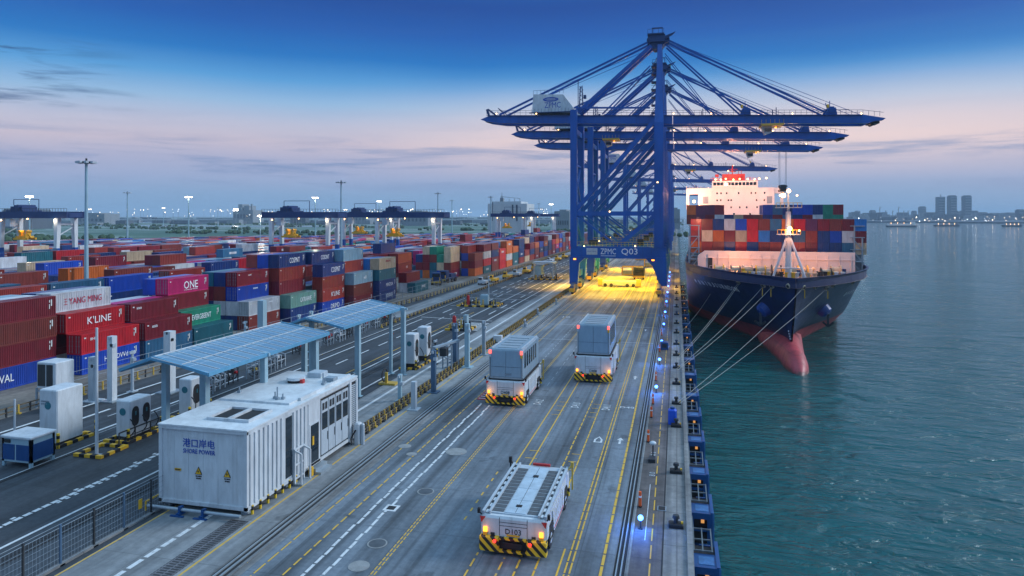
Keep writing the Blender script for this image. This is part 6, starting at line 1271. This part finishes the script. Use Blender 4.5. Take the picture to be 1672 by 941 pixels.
def mooring_bollard():
    t = thing('mooring_bollard', 'x', 'bollard', (0, 0, 0), group='mooring bollards on the quay edge'); m = MB(); m.bbox((-.45, -.3, 0), (.4, .3, .22), .05); fixn(m.build('base', BLACK, t)); m = MB(); m.cyl((-.02, 0, .2), (-.02, 0, .55), .13, n=10); m.cyl((-.02, 0, .5), (-.02, 0, .66), .22, .18, n=10); m.build('bollard_head', DARK, t); m = MB(); m.box((.26, -.1, .22), (.38, .05, .32)); m.build('bollard_cleat', LINK, t); return t
b0 = mooring_bollard(); bk = list(b0.children)
BD = [39.0, 47.2, 57.5, 64.4, 71.9, 79.5, 86.5, 94, 103, 112, 122, 132, 143, 155, 168]
for i, D in enumerate(BD):
    Y = (D + SN * -.1) / CS; lab = f'black mooring bollard on the quay edge, {ORD[i]} from the front'
    if i == 0: b0.location = (-.02, Y, 0); b0['label'] = lab + ', with a yellow head'; b0.children[1].material_slots[0].link = 'OBJECT'; b0.children[1].material_slots[0].material = YEL
    else:
        c = copy_tree(b0, label=lab, loc=(-.02, Y, 0), kids=bk)
        for ch in c.children:
            if ch.name.startswith('bollard_head'): ch.material_slots[0].material = DARK
def quay_light():
    t = thing('quay_light', 'x', 'light', (0, 0, 0), group='blue guide lights along the crane rail'); m = MB(); m.cyl((0, 0, 0), (0, 0, .5), .05, n=6); m.box((-.12, -.12, 0), (.12, .12, .05)); m.build('stem', DARK, t); m = MB(); m.ball((0, 0, .62), .16, 10); m.build('lamp_glass', LBLUE, t, smooth=True); return t
q0 = quay_light(); qk = list(q0.children)
for i, v in enumerate((848, 633, 588, 558, 530, 510, 493, 478, 468, 459, 452, 445)):
    D = 18 * 1100 / (v - 352) * .97; Y = (D - SN * 2.0) / CS; lab = f'glowing blue guide light by the crane rail, {ORD[i]} from the front'; 
    if i == 0: q0.location = (-2.02, Y, 0); q0['label'] = lab
    else: copy_tree(q0, label=lab, loc=(-2.02, Y, 0), kids=qk)
    lamp('POINT', (-2.02, Y - .25, .75), 200 if i < 4 else 110, (.03, .2, 1), .12, name='quay_light_glow')
def orange_marker():
    t = thing('orange_marker', 'x', 'marker post', (0, 0, 0), group='orange marker posts along the crane rail'); m = MB(); m.cyl((0, 0, .08), (0, 0, .95), .09, .09, n=10); m.build('post', ORANGE, t); m = MB(); m.cyl((0, 0, 0), (0, 0, .08), .13, n=10); m.cyl((0, 0, .6), (0, 0, .7), .095, n=10, mi=1); m.build('foot', [BLACK, WLET], t); return t
o0 = orange_marker(); ok_ = list(o0.children)
for i, v in enumerate((828, 722, 682, 622, 660, 575, 548, 519, 502)):
    D = 19800 / (v - 352); Y = (D - SN * 2.2) / CS; lab = f'orange marker post between the blue lights, {ORD[i]} listed along the rail'
    lab = f'orange marker post {("just beyond the nearest blue light", "level with the blue barrel", "a little beyond the blue barrel", "right beside the second blue light", "between the blue barrel and the second blue light", "between the third and fourth blue lights", "between the fourth and fifth blue lights", "between the fifth and sixth blue lights", "between the sixth and seventh blue lights")[i]}'
    if i == 0: o0.location = (-2.2, Y, 0); o0['label'] = lab
    else: copy_tree(o0, label=lab, loc=(-2.2, Y, 0), kids=ok_)
t = thing('barrel_cabinet', 'bright blue barrel shaped cabinet on the quay edge', 'cabinet', (-.3, 59.8, 0)); m = MB(); m.bbox((-.42, -.3, 0), (.3, .4, 1.3), .12); fixn(m.build('housing', mat('bright_blue_plastic', (.01, .09, .6), .4, dirt=.15), t)); m = MB(); m.cyl((-.06, .05, 1.3), (-.06, .05, 1.45), .2, n=10); m.build('cap', BLUEP, t)
t = thing('camera_post', 'white domed camera on a short dark post beside the crane rail', 'camera', (-1.72, 51.2, 0)); m = MB(); m.bar((0, 0, 0), (0, 0, 1.0), .1); m.box((-.3, -1.2, 0), (.2, -.4, .25)); m.build('post', DARK, t); m = MB(); m.ball((0, 0, 1.05), .26, 10, sz=.6); m.build('camera_dome', WHITE, t, smooth=True)
t = thing('pit_cover', 'small dark square pit cover near the nearest bollard', 'pit cover', (-1.1, 42.1, 0)); m = MB(); m.box((0, 0, -.05), (.42, .55, .03)); m.build('cover', BLACK, t); m = MB(); m.box((-.05, -.05, -.05), (.47, .6, .02)); m.build('rim', STEEL, t)
t = thing('blue_box', 'dark blue equipment box between the blue quay lights', 'box', (-1.6, 93, 0)); m = MB(); m.bbox((-.5, -.6, 0), (.5, .6, 1.0), .06); fixn(m.build('housing', BLUEP, t)); m = MB(); m.box((-.3, -.62, .3), (.3, -.6, .8)); m.build('door', DARK, t)
# ============================================================ yard gantry cranes
LEGW = mat('gantry_white', (.62, .66, .68), .5, dirt=.2)
def gantry():
    t = thing('yard_gantry_crane', 'x', 'gantry crane', (0, 0, 0), group='blue and white gantry cranes over the yard'); S2 = 10
    for x in (-S2, S2):
        for y in (-3, 3):
            m = MB(); m.bar((x, y, 8.6), (x, y * .9, 17.2), 1.0, 1.0, w2=1.3, h2=1.3); lg = m.build('leg', LEGW, t)
            m = MB(); m.box((x - .55, y - .55, 1.0), (x + .55, y + .55, 8.7)); m.build('lower_leg', CBLUE, lg)
        m = MB(); m.box((x - .6, -5, .5), (x + .6, 5, 1.5)); m.build('wheel_beam', CBLUE, t)
        m = MB(); m.box((x - .3, -3, 15.2), (x + .3, 3, 15.8)); m.bar((x, -3, 12), (x, 3, 15), .25); m.build('leg_brace', LEGW, t)
    m = MB()
    for y in (-2.6, 2.6): m.box((-S2 - 3.5, y - .45, 17.2), (S2 + 3.5, y + .45, 19.1))
    m.box((-S2 - 3.5, -2.6, 17.4), (-S2 - 3.0, 2.6, 18.8)); m.box((S2 + 3, -2.6, 17.4), (S2 + 3.5, 2.6, 18.8)); m.build('main_girder', CBLUE2, t)
    m = MB()
    for i in range(28): x = -S2 - 3.4 + i; m.bar((x, -3.1, 19.1), (x, -3.1, 20.0), .07)
    m.bar((-S2 - 3.4, -3.1, 20), (S2 + 3.4, -3.1, 20), .08); m.build('walkway_rail', DARK, t)
    m = MB(); m.box((-7.2, -2.4, 19.2), (-3.0, 2.4, 20.6)); m.box((-4.6, -2.7, 19.4), (-3.9, 2.7, 21.1)); m.box((-8.1, -3, 19.1), (-2, 3, 19.5)); m.box((-6.5, -2, 20.6), (-5.4, 2, 21.0)); m.build('trolley', CBLUE2, t)
    m = MB(); m.bar((-5.5, -2.8, 21), (-5.5, -2.8, 22.6), .15); m.bar((3.5, -2.8, 19), (3.5, -2.8, 22.6), .15); m.bar((-5.5, -2.8, 22.6), (3.5, -2.8, 22.6), .16, .16); m.build('power_frame', CBLUE2, t)
    m = MB(); m.box((-8.0, -3.3, 14.8), (-6.3, -1.6, 16.9)); m.build('operator_cab', LGREY, t)
    m = MB(); m.box((-6.6, -1.4, 11.4), (-3.0, 1.4, 12.0)); m.box((-6.0, -.9, 12), (-5.2, .9, 13.1)); m.box((-4.4, -.9, 12), (-3.6, .9, 13.1)); m.cyl((-5.9, -1, 13.3), (-5.9, 1, 13.3), .4); m.cyl((-3.7, -1, 13.3), (-3.7, 1, 13.3), .4); m.bar((-7.2, 0, 11.4), (-5.4, 0, 13), .3); m.bar((-2.4, 0, 11.4), (-4.2, 0, 13), .3); m.box((-7.4, -1.5, 10.9), (-2.2, -1.1, 11.5)); m.box((-7.4, 1.1, 10.9), (-2.2, 1.5, 11.5)); m.build('spreader', mat('spreader_yellow', (.7, .38, .01), .5, dirt=.2, emit=(1, .5, .02), estr=.0), t)
    m = MB()
    for x in (-6.2, -3.4):
        for y in (-1, 1): m.bar((x, y, 12.6), (x, y, 19), .1)
    m.build('hoist_rope', STEEL, t)
    m = MB(); m.ball((-S2 + .5, -3.3, 16.6), .22, 6); m.ball((S2 - .5, -3.3, 16.6), .22, 6); m.ball((0, -3.3, 17), .18, 6); m.build('work_light', LWARM, t)
    return t
def gY(x, D): return (D + SN * x) / CS
GY = [(-87, 225, 'blue and white gantry crane over the rows nearest the pale service road'), (-116, 216, 'blue and white gantry crane left of the nearest one'), (-116, 263, 'blue and white gantry crane standing just behind the second one'),
      (-180.5, 196, 'blue and white gantry crane at the left edge with a glowing spreader'), (-87, 374, 'far blue and white gantry crane in front of the white warehouse'), (-86, 432, 'farthest blue and white gantry crane, right of the white warehouse')]
g0 = gantry(); gk = list(g0.children)
for i, (x, D, lab) in enumerate(GY):
    if i == 0: g0.location = (x, gY(x, D), 0); g0['label'] = lab
    else: copy_tree(g0, label=lab, loc=(x, gY(x, D), 0), kids=gk)
    lamp('SPOT', (x - 4.8, gY(x, D) - 1, 16.9), 2500, (1, .55, .12), .3, (0, 0, 0), R(70), name='gantry_light'); lamp('POINT', (x + 9.5, gY(x, D) - 4.2, 16.5), 110, (1, .8, .55), .3, name='gantry_light')
# ============================================================ high light masts
def mast(lit):
    t = thing('light_mast', 'x', 'light mast', (0, 0, 0), group='tall light masts'); m = MB(); m.cyl((0, 0, 0), (0, 0, 30), .5, .26, n=10); m.build('pole', POSTB, t)
    m = MB(); m.cyl((0, 0, 29.8), (0, 0, 30.1), 1.4, n=10); m.cyl((0, 0, 30.1), (0, 0, 30.7), .2, n=6); m.bar((-1.8, 0, 30), (1.8, 0, 30), .15); m.build('lamp_ring', DARK, t); m = MB()
    for i in range(8): a = i * math.pi / 4; c = (1.6 * math.cos(a), 1.6 * math.sin(a)); m.box((c[0] - .32, c[1] - .32, 29.75), (c[0] + .32, c[1] + .32, 30.15))
    m.build('floodlight', LWHITE if lit else LGREY, t); return t
m0 = mast(False); k0 = list(m0.children); m1 = mast(True); k1 = list(m1.children); used = {0: 0, 1: 0}
ML = [(141, 265, 0, 'tallest light mast, unlit, rising from the stacks at the left', 114.5), (208, 315, 0, 'slim unlit light mast right of the tallest one', None), (308, 322, 1, 'glowing light mast between the two left gantry cranes', None), (557, 298, 0, 'tall unlit light mast rising above the middle gantry beam', None), (715, 316, 0, 'unlit light mast above the right end of the middle gantry beam', None),
      (515, 323, 1, 'glowing light mast left of the middle unlit mast', None), (738, 328, 0, 'short looking unlit mast right of the middle gantry crane', None), (619, 329, 1, 'glowing light mast between the middle masts', None), (48, 321, 1, 'glowing light mast above the left gantry trolley', None), (267, 340, 1, 'faint far light mast between the two left ones', None),
      (356, 340, 0, 'faint far unlit mast left of the glare light', None), (425, 353, 1, 'low glowing light mast left of the middle gantry crane', 300), (801, 322, 0, 'unlit mast at the left end of the white warehouse', None), (880, 333, 0, 'distant unlit mast right of the white warehouse', None), (900, 334, 1, 'distant glowing mast near the quay crane leg', None)]
for i, (u, v, lit, lab, D) in enumerate(ML):
    if D is None: D = 12 * 1100 / (352 - v)
    sc = (18 - (v - 352) * D / 1100) / 30; p = atD(u, 352, D); src, kk = ((m1, k1) if lit else (m0, k0))
    if used[lit] == 0: o = src; o.location = (p.x, p.y, 0); o['label'] = lab; used[lit] = 1
    else: o = copy_tree(src, label=lab, loc=(p.x, p.y, 0), kids=kk)
    o.scale = (sc if D > 150 else .8, sc if D > 150 else .8, sc)
    if lit and D < 500: lamp('POINT', (p.x, p.y, 30 * sc - 1), 5000, (1, .85, .62), 1, name='mast_light')
# ============================================================ vehicles in the yard and under the cranes
def tug(loc, lab, k, rz=0):
    t = thing('yard_vehicle', lab, 'yard vehicle', loc, rz, group='low yellow vehicles along the service road'); m = MB(); m.bbox((-1.1, 0, .5), (1.1, 3.6, 1.1), .1); m.bbox((-.9, .2, 1.1), (.1, 1.4, 2.0), .1); fixn(m.build('body', YEL if k % 3 else LGREY, t)); m = MB(); m.box((-.85, .16, 1.4), (.05, .22, 1.85)); m.build('window', GLASS, t)
    for a in (-.9, .9):
        for b in (.7, 2.9): m = MB(); m.cyl((a - .15, b, .45), (a + .15, b, .45), .45, n=10); m.build('wheel', BLACK, t)
    return t
for k, (u, v) in enumerate(((786, 466), (803, 462), (826, 456), (842, 452), (858, 447), (872, 441), (897, 429), (910, 426), (921, 422))):
    tug(gp(u, v), f'low {"yellow" if k % 3 else "grey"} vehicle, {ORD[k]} from the near end of the line beside the service road', k)
def tractor(loc, lab, rz):
    t = thing('terminal_tractor', lab, 'tractor', loc, rz, group='dark machines in the yard clearing'); m = MB(); m.box((-1.2, 0, .8), (1.2, 6, 1.3)); m.bbox((-1.1, .2, 1.3), (1.1, 2.0, 3.2), .15); m.box((-1, 3, 1.3), (1, 5.6, 2.2)); fixn(m.build('body', CBLUE2, t)); m = MB(); m.box((-.9, .16, 2.1), (.9, .22, 2.9)); m.build('window', GLASS, t)
    for a in (-1.1, 1.1):
        for b in (1, 3.4, 5): m = MB(); m.cyl((a - .2, b, .6), (a + .2, b, .6), .6, n=10); m.build('wheel', BLACK, t)
    m = MB(); m.bar((-.9, .1, .9), (-.9, .1, 2.0), .2); m.bar((.9, .1, .9), (.9, .1, 2), .2); m.box((-1.2, -.2, .6), (1.2, 0, 1.0)); m.build('bumper', YELB, t)
tractor(gp(712, 466), 'dark machine with yellow bumper nearest the teal container in the clearing', .3); tractor(gp(722, 462), 'dark machine right of another one by the gantry legs', -.2)
t = thing('platform_trailer', 'long flat platform trailer lying across the yellow lit lanes under the crane', 'trailer', gp(1011, 469)); m = MB(); m.bbox((-5, 0, .5), (5, 2.4, 1.5), .1); fixn(m.build('deck', LGREY, t)); m = MB(); m.box((-5.3, -.1, .3), (-4.2, 2.5, 1.9), 1); m.box((4.2, -.1, .3), (5.3, 2.5, 1.9), 1)
m.build('end_frame', [YEL, YELB], t)
for a in (-3.5, -2, 2, 3.5): m = MB(); m.cyl((a, -.05, .45), (a, .3, .45), .45, n=10); m.build('wheel', BLACK, t)
t = thing('small_truck', 'small boxy truck lit yellow on the right lanes under the crane', 'truck', gp(1043, 457)); m = MB(); m.bbox((-1.5, 0, 1.0), (1.5, 4, 3.4), .15); fixn(m.build('body', DARK, t)); m = MB(); m.box((-1.3, -.05, 1.8), (1.3, .02, 3.0)); m.build('window', GLASS, t); m = MB(); m.box((-1.6, -.2, .6), (1.6, .1, 1.1)); m.build('bumper', YEL, t)
for a in (-1.2, 1.2): m = MB(); m.cyl((a - .2, .8, .5), (a + .2, .8, .5), .5, n=10); m.build('wheel', BLACK, t)
# hatch covers and lit clutter on the apron farther along
for k, y in enumerate((205, 240, 275, 330)):
    t = thing('lashing_cage', f'yellow lashing cage on the lit apron, {ORD[k]} one beyond the nearest crane', 'cage', (-13 + (k % 2) * 5, y, 0), group='lashing cages on the apron'); m = MB()
    for a in (-3, 0, 3):
        for b in (0, 2.4): m.bar((a, b, 0), (a, b, 2.6), .2)
    for z in (.3, 2.6): m.bar((-3, 0, z), (3, 0, z), .2); m.bar((-3, 2.4, z), (3, 2.4, z), .2)
    m.build('cage_frame', YEL, t); m = MB(); m.box((-2.8, .2, .3), (2.8, 2.2, 1.4)); m.build('cage_box', GREYP, t)
# ============================================================ far buildings and shore
FW = mat('far_white_cladding', (.5, .54, .56), .6, dirt=.2, scale=.1); FG = mat('far_grey_building', (.22, .25, .28), .7, dirt=.2, scale=.1); FD_ = mat('far_dark_building', (.08, .10, .13), .7, dirt=.2, scale=.05)
p = atD(828, 352, 485); t = thing('warehouse', 'large white windowless building with masts on its roof beyond the yard', 'warehouse', (p.x, p.y, 0)); zt = 18 + 22 * .44
m = MB(); m.box((-14.5, 0, 0), (14.5, 26, zt - 1.2)); m.box((-12, 1, zt - 1.2), (10, 24, zt + .4)); m.build('wall', FW, t); m = MB(); m.box((3.6, -.3, 16), (4.6, 0, zt - 2)); m.box((6.6, -.3, 14), (7.8, 0, zt - 2)); m.box((-11, -.3, 14), (-10.6, 0, zt)); m.build('cladding_panel', FD_, t)
m = MB()
for x, h in ((-12, 4), (-5, 4.5), (-4.4, 7), (-3.8, 4.5), (1, 2.5), (5, 2.5), (9, 2.5)): m.bar((x, 2, zt - 1), (x, 2, zt + h), .3)
m.bar((-5, 2, zt + 4), (9, 2, zt + 2.5), .25); m.box((-5.6, 1, zt + .4), (-3.2, 4, zt + 3)); m.build('roof_mast', FG, t)
for k, (u0, u1, v0, D, lab) in enumerate(((0, 22, 340, 900, 'low curved roof shed far beyond the left gantry crane'), (378, 415, 333, 1500, 'hazy cluster of plant buildings beside the glare light'), (905, 930, 341, 800, 'low pale building beside the crane leg on the horizon'), (655, 700, 343, 1200, 'long low shed behind the middle gantry crane'), (120, 175, 347, 1400, 'low long shed on the horizon behind the tallest light mast'), (560, 600, 345, 1500, 'low shed on the horizon behind the middle mast'), (1095, 1110, 338, 900, 'dim block seen between the crane leg and the ship'))):
    p = atD((u0 + u1) / 2, 352, D); w = (u1 - u0) * D / 1100; h = 18 + (352 - v0) * D / 1100; t = thing('shed' if k != 1 else 'plant_building', lab, 'building', (p.x, p.y, -1)); m = MB()
    if k == 0: m.prism([(-w / 2, 0), (w / 2, 0), (w / 2, h * .8), (w * .25, h), (-w * .25, h), (-w / 2, h * .8)], 0, 60)
    elif k == 1: m.box((-w / 2, 0, 0), (w / 2, 40, h * .7)); m.box((-w * .3, 5, 0), (-w * .1, 30, h)); m.box((0, 5, 0), (w * .25, 30, h * .93)); m.bar((w * .38, 5, 0), (w * .38, 5, h * 1.02), 3)
    else: m.box((-w / 2, 0, 0), (w / 2, 40, h * .93)); m.box((-w * .2, 4, 0), (w * .25, 34, h))
    m.build('wall', FG if k else FD_, t); m = MB()
    for i in range(6): x = -w * .42 + i * w * .15; m.box((x, -.5, h * .3), (x + w * .08, .2, h * .5))
    m.build('window', FD_, t)
# skyline towers across the water
SKY = [(1538, 321, 10, 2600, 'twin-topped slim tower, leftmost of the three tallest on the far shore'), (1557.5, 320, 9.5, 2600, 'middle one of the three tallest towers on the far shore'), (1581.5, 320, 9.5, 2600, 'rightmost of the three tallest towers on the far shore'), (1508.5, 338, 7, 2800, 'short tower standing alone left of the three tallest'), (1594, 345, 7, 2800, 'low block just right of the three tallest towers'), (1608, 347.5, 9.5, 2700, 'wide low block right of the three tallest towers'), (1639, 349, 10, 2800, 'paired low blocks, left pair near the right edge'), (1652, 348, 11, 2800, 'paired low blocks, right pair near the right edge'), (1669, 343, 8, 2500, 'dark block at the right edge of the skyline'), (1626, 352, 8, 2800, 'tiny low block between the wide block and the pairs'), (1495, 345, 4, 3000, 'tiny faint tower left of the lone short one'), (1563, 345, 5, 2900, 'low block tucked between the middle and left tall towers'), (1573.5, 345, 4, 2900, 'low block tucked between the middle and right tall towers'), (1427, 344, 6, 3000, 'faint block just right of the ship containers'), (1402, 345, 5, 3200, 'faint block above the ship containers')]
for k, (u, v, w, D, lab) in enumerate(SKY):
    p = atD(u, 352, D); W2 = w * D / 1100 / 2 * 1.08; h = 20 + (352 - v) * D / 1100; t = thing('tower', lab, 'tower', (p.x, p.y, 0), YAW, group='towers of the far city'); m = MB()
    if k == 0: m.box((-W2, 0, 0), (-W2 * .1, 20, h - 4)); m.box((W2 * .1, 0, 0), (W2, 20, h - 3)); m.box((-W2 * .1, 3, 0), (W2 * .1, 18, h - 8)); m.bar((0, 8, h - 8), (0, 8, h + 6), 2)
    else: m.box((-W2, 0, 0), (W2, 24, h - 3)); m.box((-W2 * .8, 3, h - 3), (W2 * .8, 20, h))
    m.build('tower_block', FD_, t); m = MB()
    for i in range(max(3, int(h / 10))): z = 6 + i * 10; m.box((-W2 * .9, -.6, z), (W2 * .9, -.05, z + 3))
    m.build('window_band', FG, t)
# far shore strip, trees and lights
zs = WATER_Z
def far_strip(pts, h, nm, m_):
    mb = MB()
    for (u0, u1, D0, D1) in pts:
        a, b = atD(u0, 352, D0), atD(u1, 352, D1); c, d = atD(u0, 352, D0 + 2500), atD(u1, 352, D1 + 2500)
        mb.add([(a.x, a.y, zs - 1), (b.x, b.y, zs - 1), (d.x, d.y, zs - 1), (c.x, c.y, zs - 1), (a.x, a.y, h), (b.x, b.y, h), (d.x, d.y, h), (c.x, c.y, h)], [(4, 5, 6, 7), (0, 1, 5, 4), (1, 2, 6, 5), (2, 3, 7, 6), (3, 0, 4, 7)])
    return struct(mb.build(nm, m_))
far_strip([(1330, 1500, 2000, 1950), (1500, 1600, 1950, 1800), (1600, 1900, 1800, 1700)], 1.5, 'far_shore', FD_)
r5 = random.Random(9); mb = MB()
for i in range(260):
    u = r5.uniform(1390, 1760); D = r5.uniform(2100, 3200); p = atD(u, 352, D); w = r5.uniform(5, 26); h = r5.uniform(5, 26) * r5.random() + 6; mb.box((p.x - w, p.y, 1), (p.x + w, p.y + 15, h + 1), i % 2)
o = mb.build('distant_city', [FD_, FG]); o['kind'] = 'stuff'; o['label'] = 'low hazy city roofs along the far shore'
mb = MB()
for i in range(300):
    u = r5.uniform(-60, 1110); D = r5.uniform(1300, 3000); p = atD(u, 352, D); w = r5.uniform(8, 40); h = r5.uniform(2, 10) * r5.random() + 2; mb.box((p.x - w, p.y, -1), (p.x + w, p.y + 15, h + 1), i % 2)
o = mb.build('distant_sheds', [FD_, FG]); o['kind'] = 'stuff'; o['label'] = 'low hazy sheds along the horizon'
# tree clumps in the fields
TREE = mat('distant_foliage', (.035, .075, .03), .9, dirt=.5, scale=.05)
mb = MB()
for i in range(900):
    D = r5.uniform(520, 1700); u = r5.uniform(-60, 1120); D *= 1 if u > 600 else .8; p = atD(u, 352, D); 
    if math.sin(p.x * .013 + p.y * .021) + math.sin(p.y * .034) < .5: continue
    for j in range(5): s = r5.uniform(1.2, 3.0); mb.ball((p.x + r5.uniform(-12, 12), p.y + r5.uniform(-4, 4), s * .5), s, 6, sz=r5.uniform(.6, 1.0))
o = mb.build('distant_trees', TREE); o['kind'] = 'stuff'; o['label'] = 'dark far-off tree belts in the fields'
# river and canal bands in the fields
RIV = mat('pale_river', (.20, .26, .30), .25, dirt=.15, scale=.01, spec=.8)
def band(u0, v0, u1, v1, th, nm='river'):
    a, b, c, d = G(u0, v0, -.55), G(u1, v1, -.55), G(u1, v1 - th, -.55), G(u0, v0 - th, -.55); o = MB().quad(a, b, c, d).build(nm, RIV); return struct(o)
band(-60, 378, 18, 384, 9); band(120, 369, 520, 371, 1.6); band(-60, 364.5, 700, 363, 1.3); band(-60, 358.6, 1100, 358.0, .8); band(230, 373, 290, 370, 2.5); band(-40, 354.6, 1100, 354.4, .7)
t = thing('road_viaduct', 'long thin pale viaduct crossing the fields near the horizon', 'viaduct', tuple(G(500, 362, 0))); o = Vector(t.location); a, b = atD(-80, 352, 1500), atD(1115, 352, 1750)
m = MB(); m.bar(Vector((a.x, a.y, 8)) - o, Vector((b.x, b.y, 8)) - o, 12, 2.4); m.build('deck', FW, t); m = MB()
for i in range(45): q = a.lerp(b, i / 44); m.bar((q.x - o.x, q.y - o.y, -1), (q.x - o.x, q.y - o.y, 7), 3)
m.build('pier', FG, t)
FL = emis('distant_lamp', (1, .80, .55), 7); FL2 = emis('distant_lamp_white', (.9, .95, 1), 6)
mb = MB()
for i in range(290):
    if i < 230: u = r5.uniform(-40, 900); D = r5.uniform(1100, 2300); z = 18 + (352 - r5.choice((342, 343, 345, 346, 347, 349, 351, 353))) * D / 1100
    else: u = r5.uniform(1400, 1700); D = r5.uniform(1780, 2100); z = r5.uniform(1, 14)
    p = atD(u, 352, D); s = r5.choice((.4, .45, .6, .95)) * D / 1500; mb.ball((p.x, p.y, z), s, 5, i % 3 == 0)
    if z > 4: mb.bar((p.x, p.y, 0), (p.x, p.y, z - s), .25, mi=2)
o = mb.build('distant_lights', [FL, FL2, FG]); o['kind'] = 'stuff'; o['label'] = 'many tiny distant lamps along the horizon'
p = atD(385, 344, 1300); t = thing('glare_light', 'brightest distant floodlight cluster on the horizon left of the middle gantry', 'floodlight', (p.x, p.y, 0)); z = p.z; m = MB(); m.bar((0, 0, 0), (0, 0, z), .8); m.build('pole', FG, t); m = MB(); m.box((-4, -1, z), (4, 1, z + 3)); m.build('lamp_bank', emis('glare_lamp', (1, .95, .85), 60), t)
# boats across the water
for k, (u, v, w, lab) in enumerate(((1474, 371, 48, 'pale cargo boat with crane masts anchored off the far shore'), (1548, 370, 40, 'low dark barge right of the pale cargo boat'), (1655, 370.5, 30, 'dark low boat at the right edge of the water'))):
    D = 21.8 * 1100 / (v - 352); p = atD(u, 352, D); L_ = w * D / 1100; t = thing('cargo_boat', lab, 'boat', (p.x, p.y, zs), YAW, group='boats off the far shore'); m = MB(); m.prism([(-L_ / 2, 2.8), (-L_ / 2 + 2, -.3), (L_ / 2 - 2, -.3), (L_ / 2, 3.0)], 0, 9); fixn(m.build('hull', FD_, t)); m = MB(); hh = 6 if k == 0 else 3.6
    m.box((-L_ * .45, 1, 2.6), (L_ * .3 if k == 0 else L_ * .2, 8, hh)); m.box((L_ * .34, 1, 2.8), (L_ * .44, 8, hh + 4)); m.build('superstructure', SWH if k == 0 else FG, t); m = MB()
    for i in range(5 if k == 0 else 2): x = -L_ * .4 + i * L_ * .2; m.bar((x, 4, 3), (x, 4, (24 if k == 0 else 7)), .6)
    m.build('derrick', FG, t); m = MB()
    for i in range(4): m.ball((-L_ * .4 + i * L_ * .22, -.5, hh + 1.5), .5, 5)
    m.build('deck_lamp', LWARM, t)
for k, u in enumerate((1436.5, 1446, 1457.5, 1467, 1475.5, 1482.5)):
    D = 2300; p = atD(u, 352, D); t = thing('harbour_crane', f'faint far harbour crane, {ORD[k]} from the left behind the pale cargo boat', 'crane', (p.x, p.y, 0), group='faint cranes on the far shore'); z = 18 + (14 if k % 3 == 0 else 8) * D / 1100; m = MB(); m.bar((0, 0, 0), (0, 0, z), 1.6); m.build('mast', FG, t); m = MB(); m.bar((-3, 0, z * .75), (5, 0, z), .9); m.build('jib', FG, t)
# haze: one closed box round the scene
def haze():
    m = bpy.data.materials.new('haze'); m.use_nodes = True; N = m.node_tree.nodes; N.remove(N['Principled BSDF']); v = N.new('ShaderNodeVolumePrincipled'); v.inputs['Density'].default_value = .00014; v.inputs['Color'].default_value = (.62, .82, 1, 1); v.inputs['Anisotropy'].default_value = .0
    m.node_tree.links.new(v.outputs[0], N['Material Output'].inputs['Volume']); o = MB().box((-9500, -300, -11), (14500, 22500, 135)).build('haze', m); o['kind'] = 'stuff'; o['label'] = 'thin blue evening haze over the port'; return o
haze()
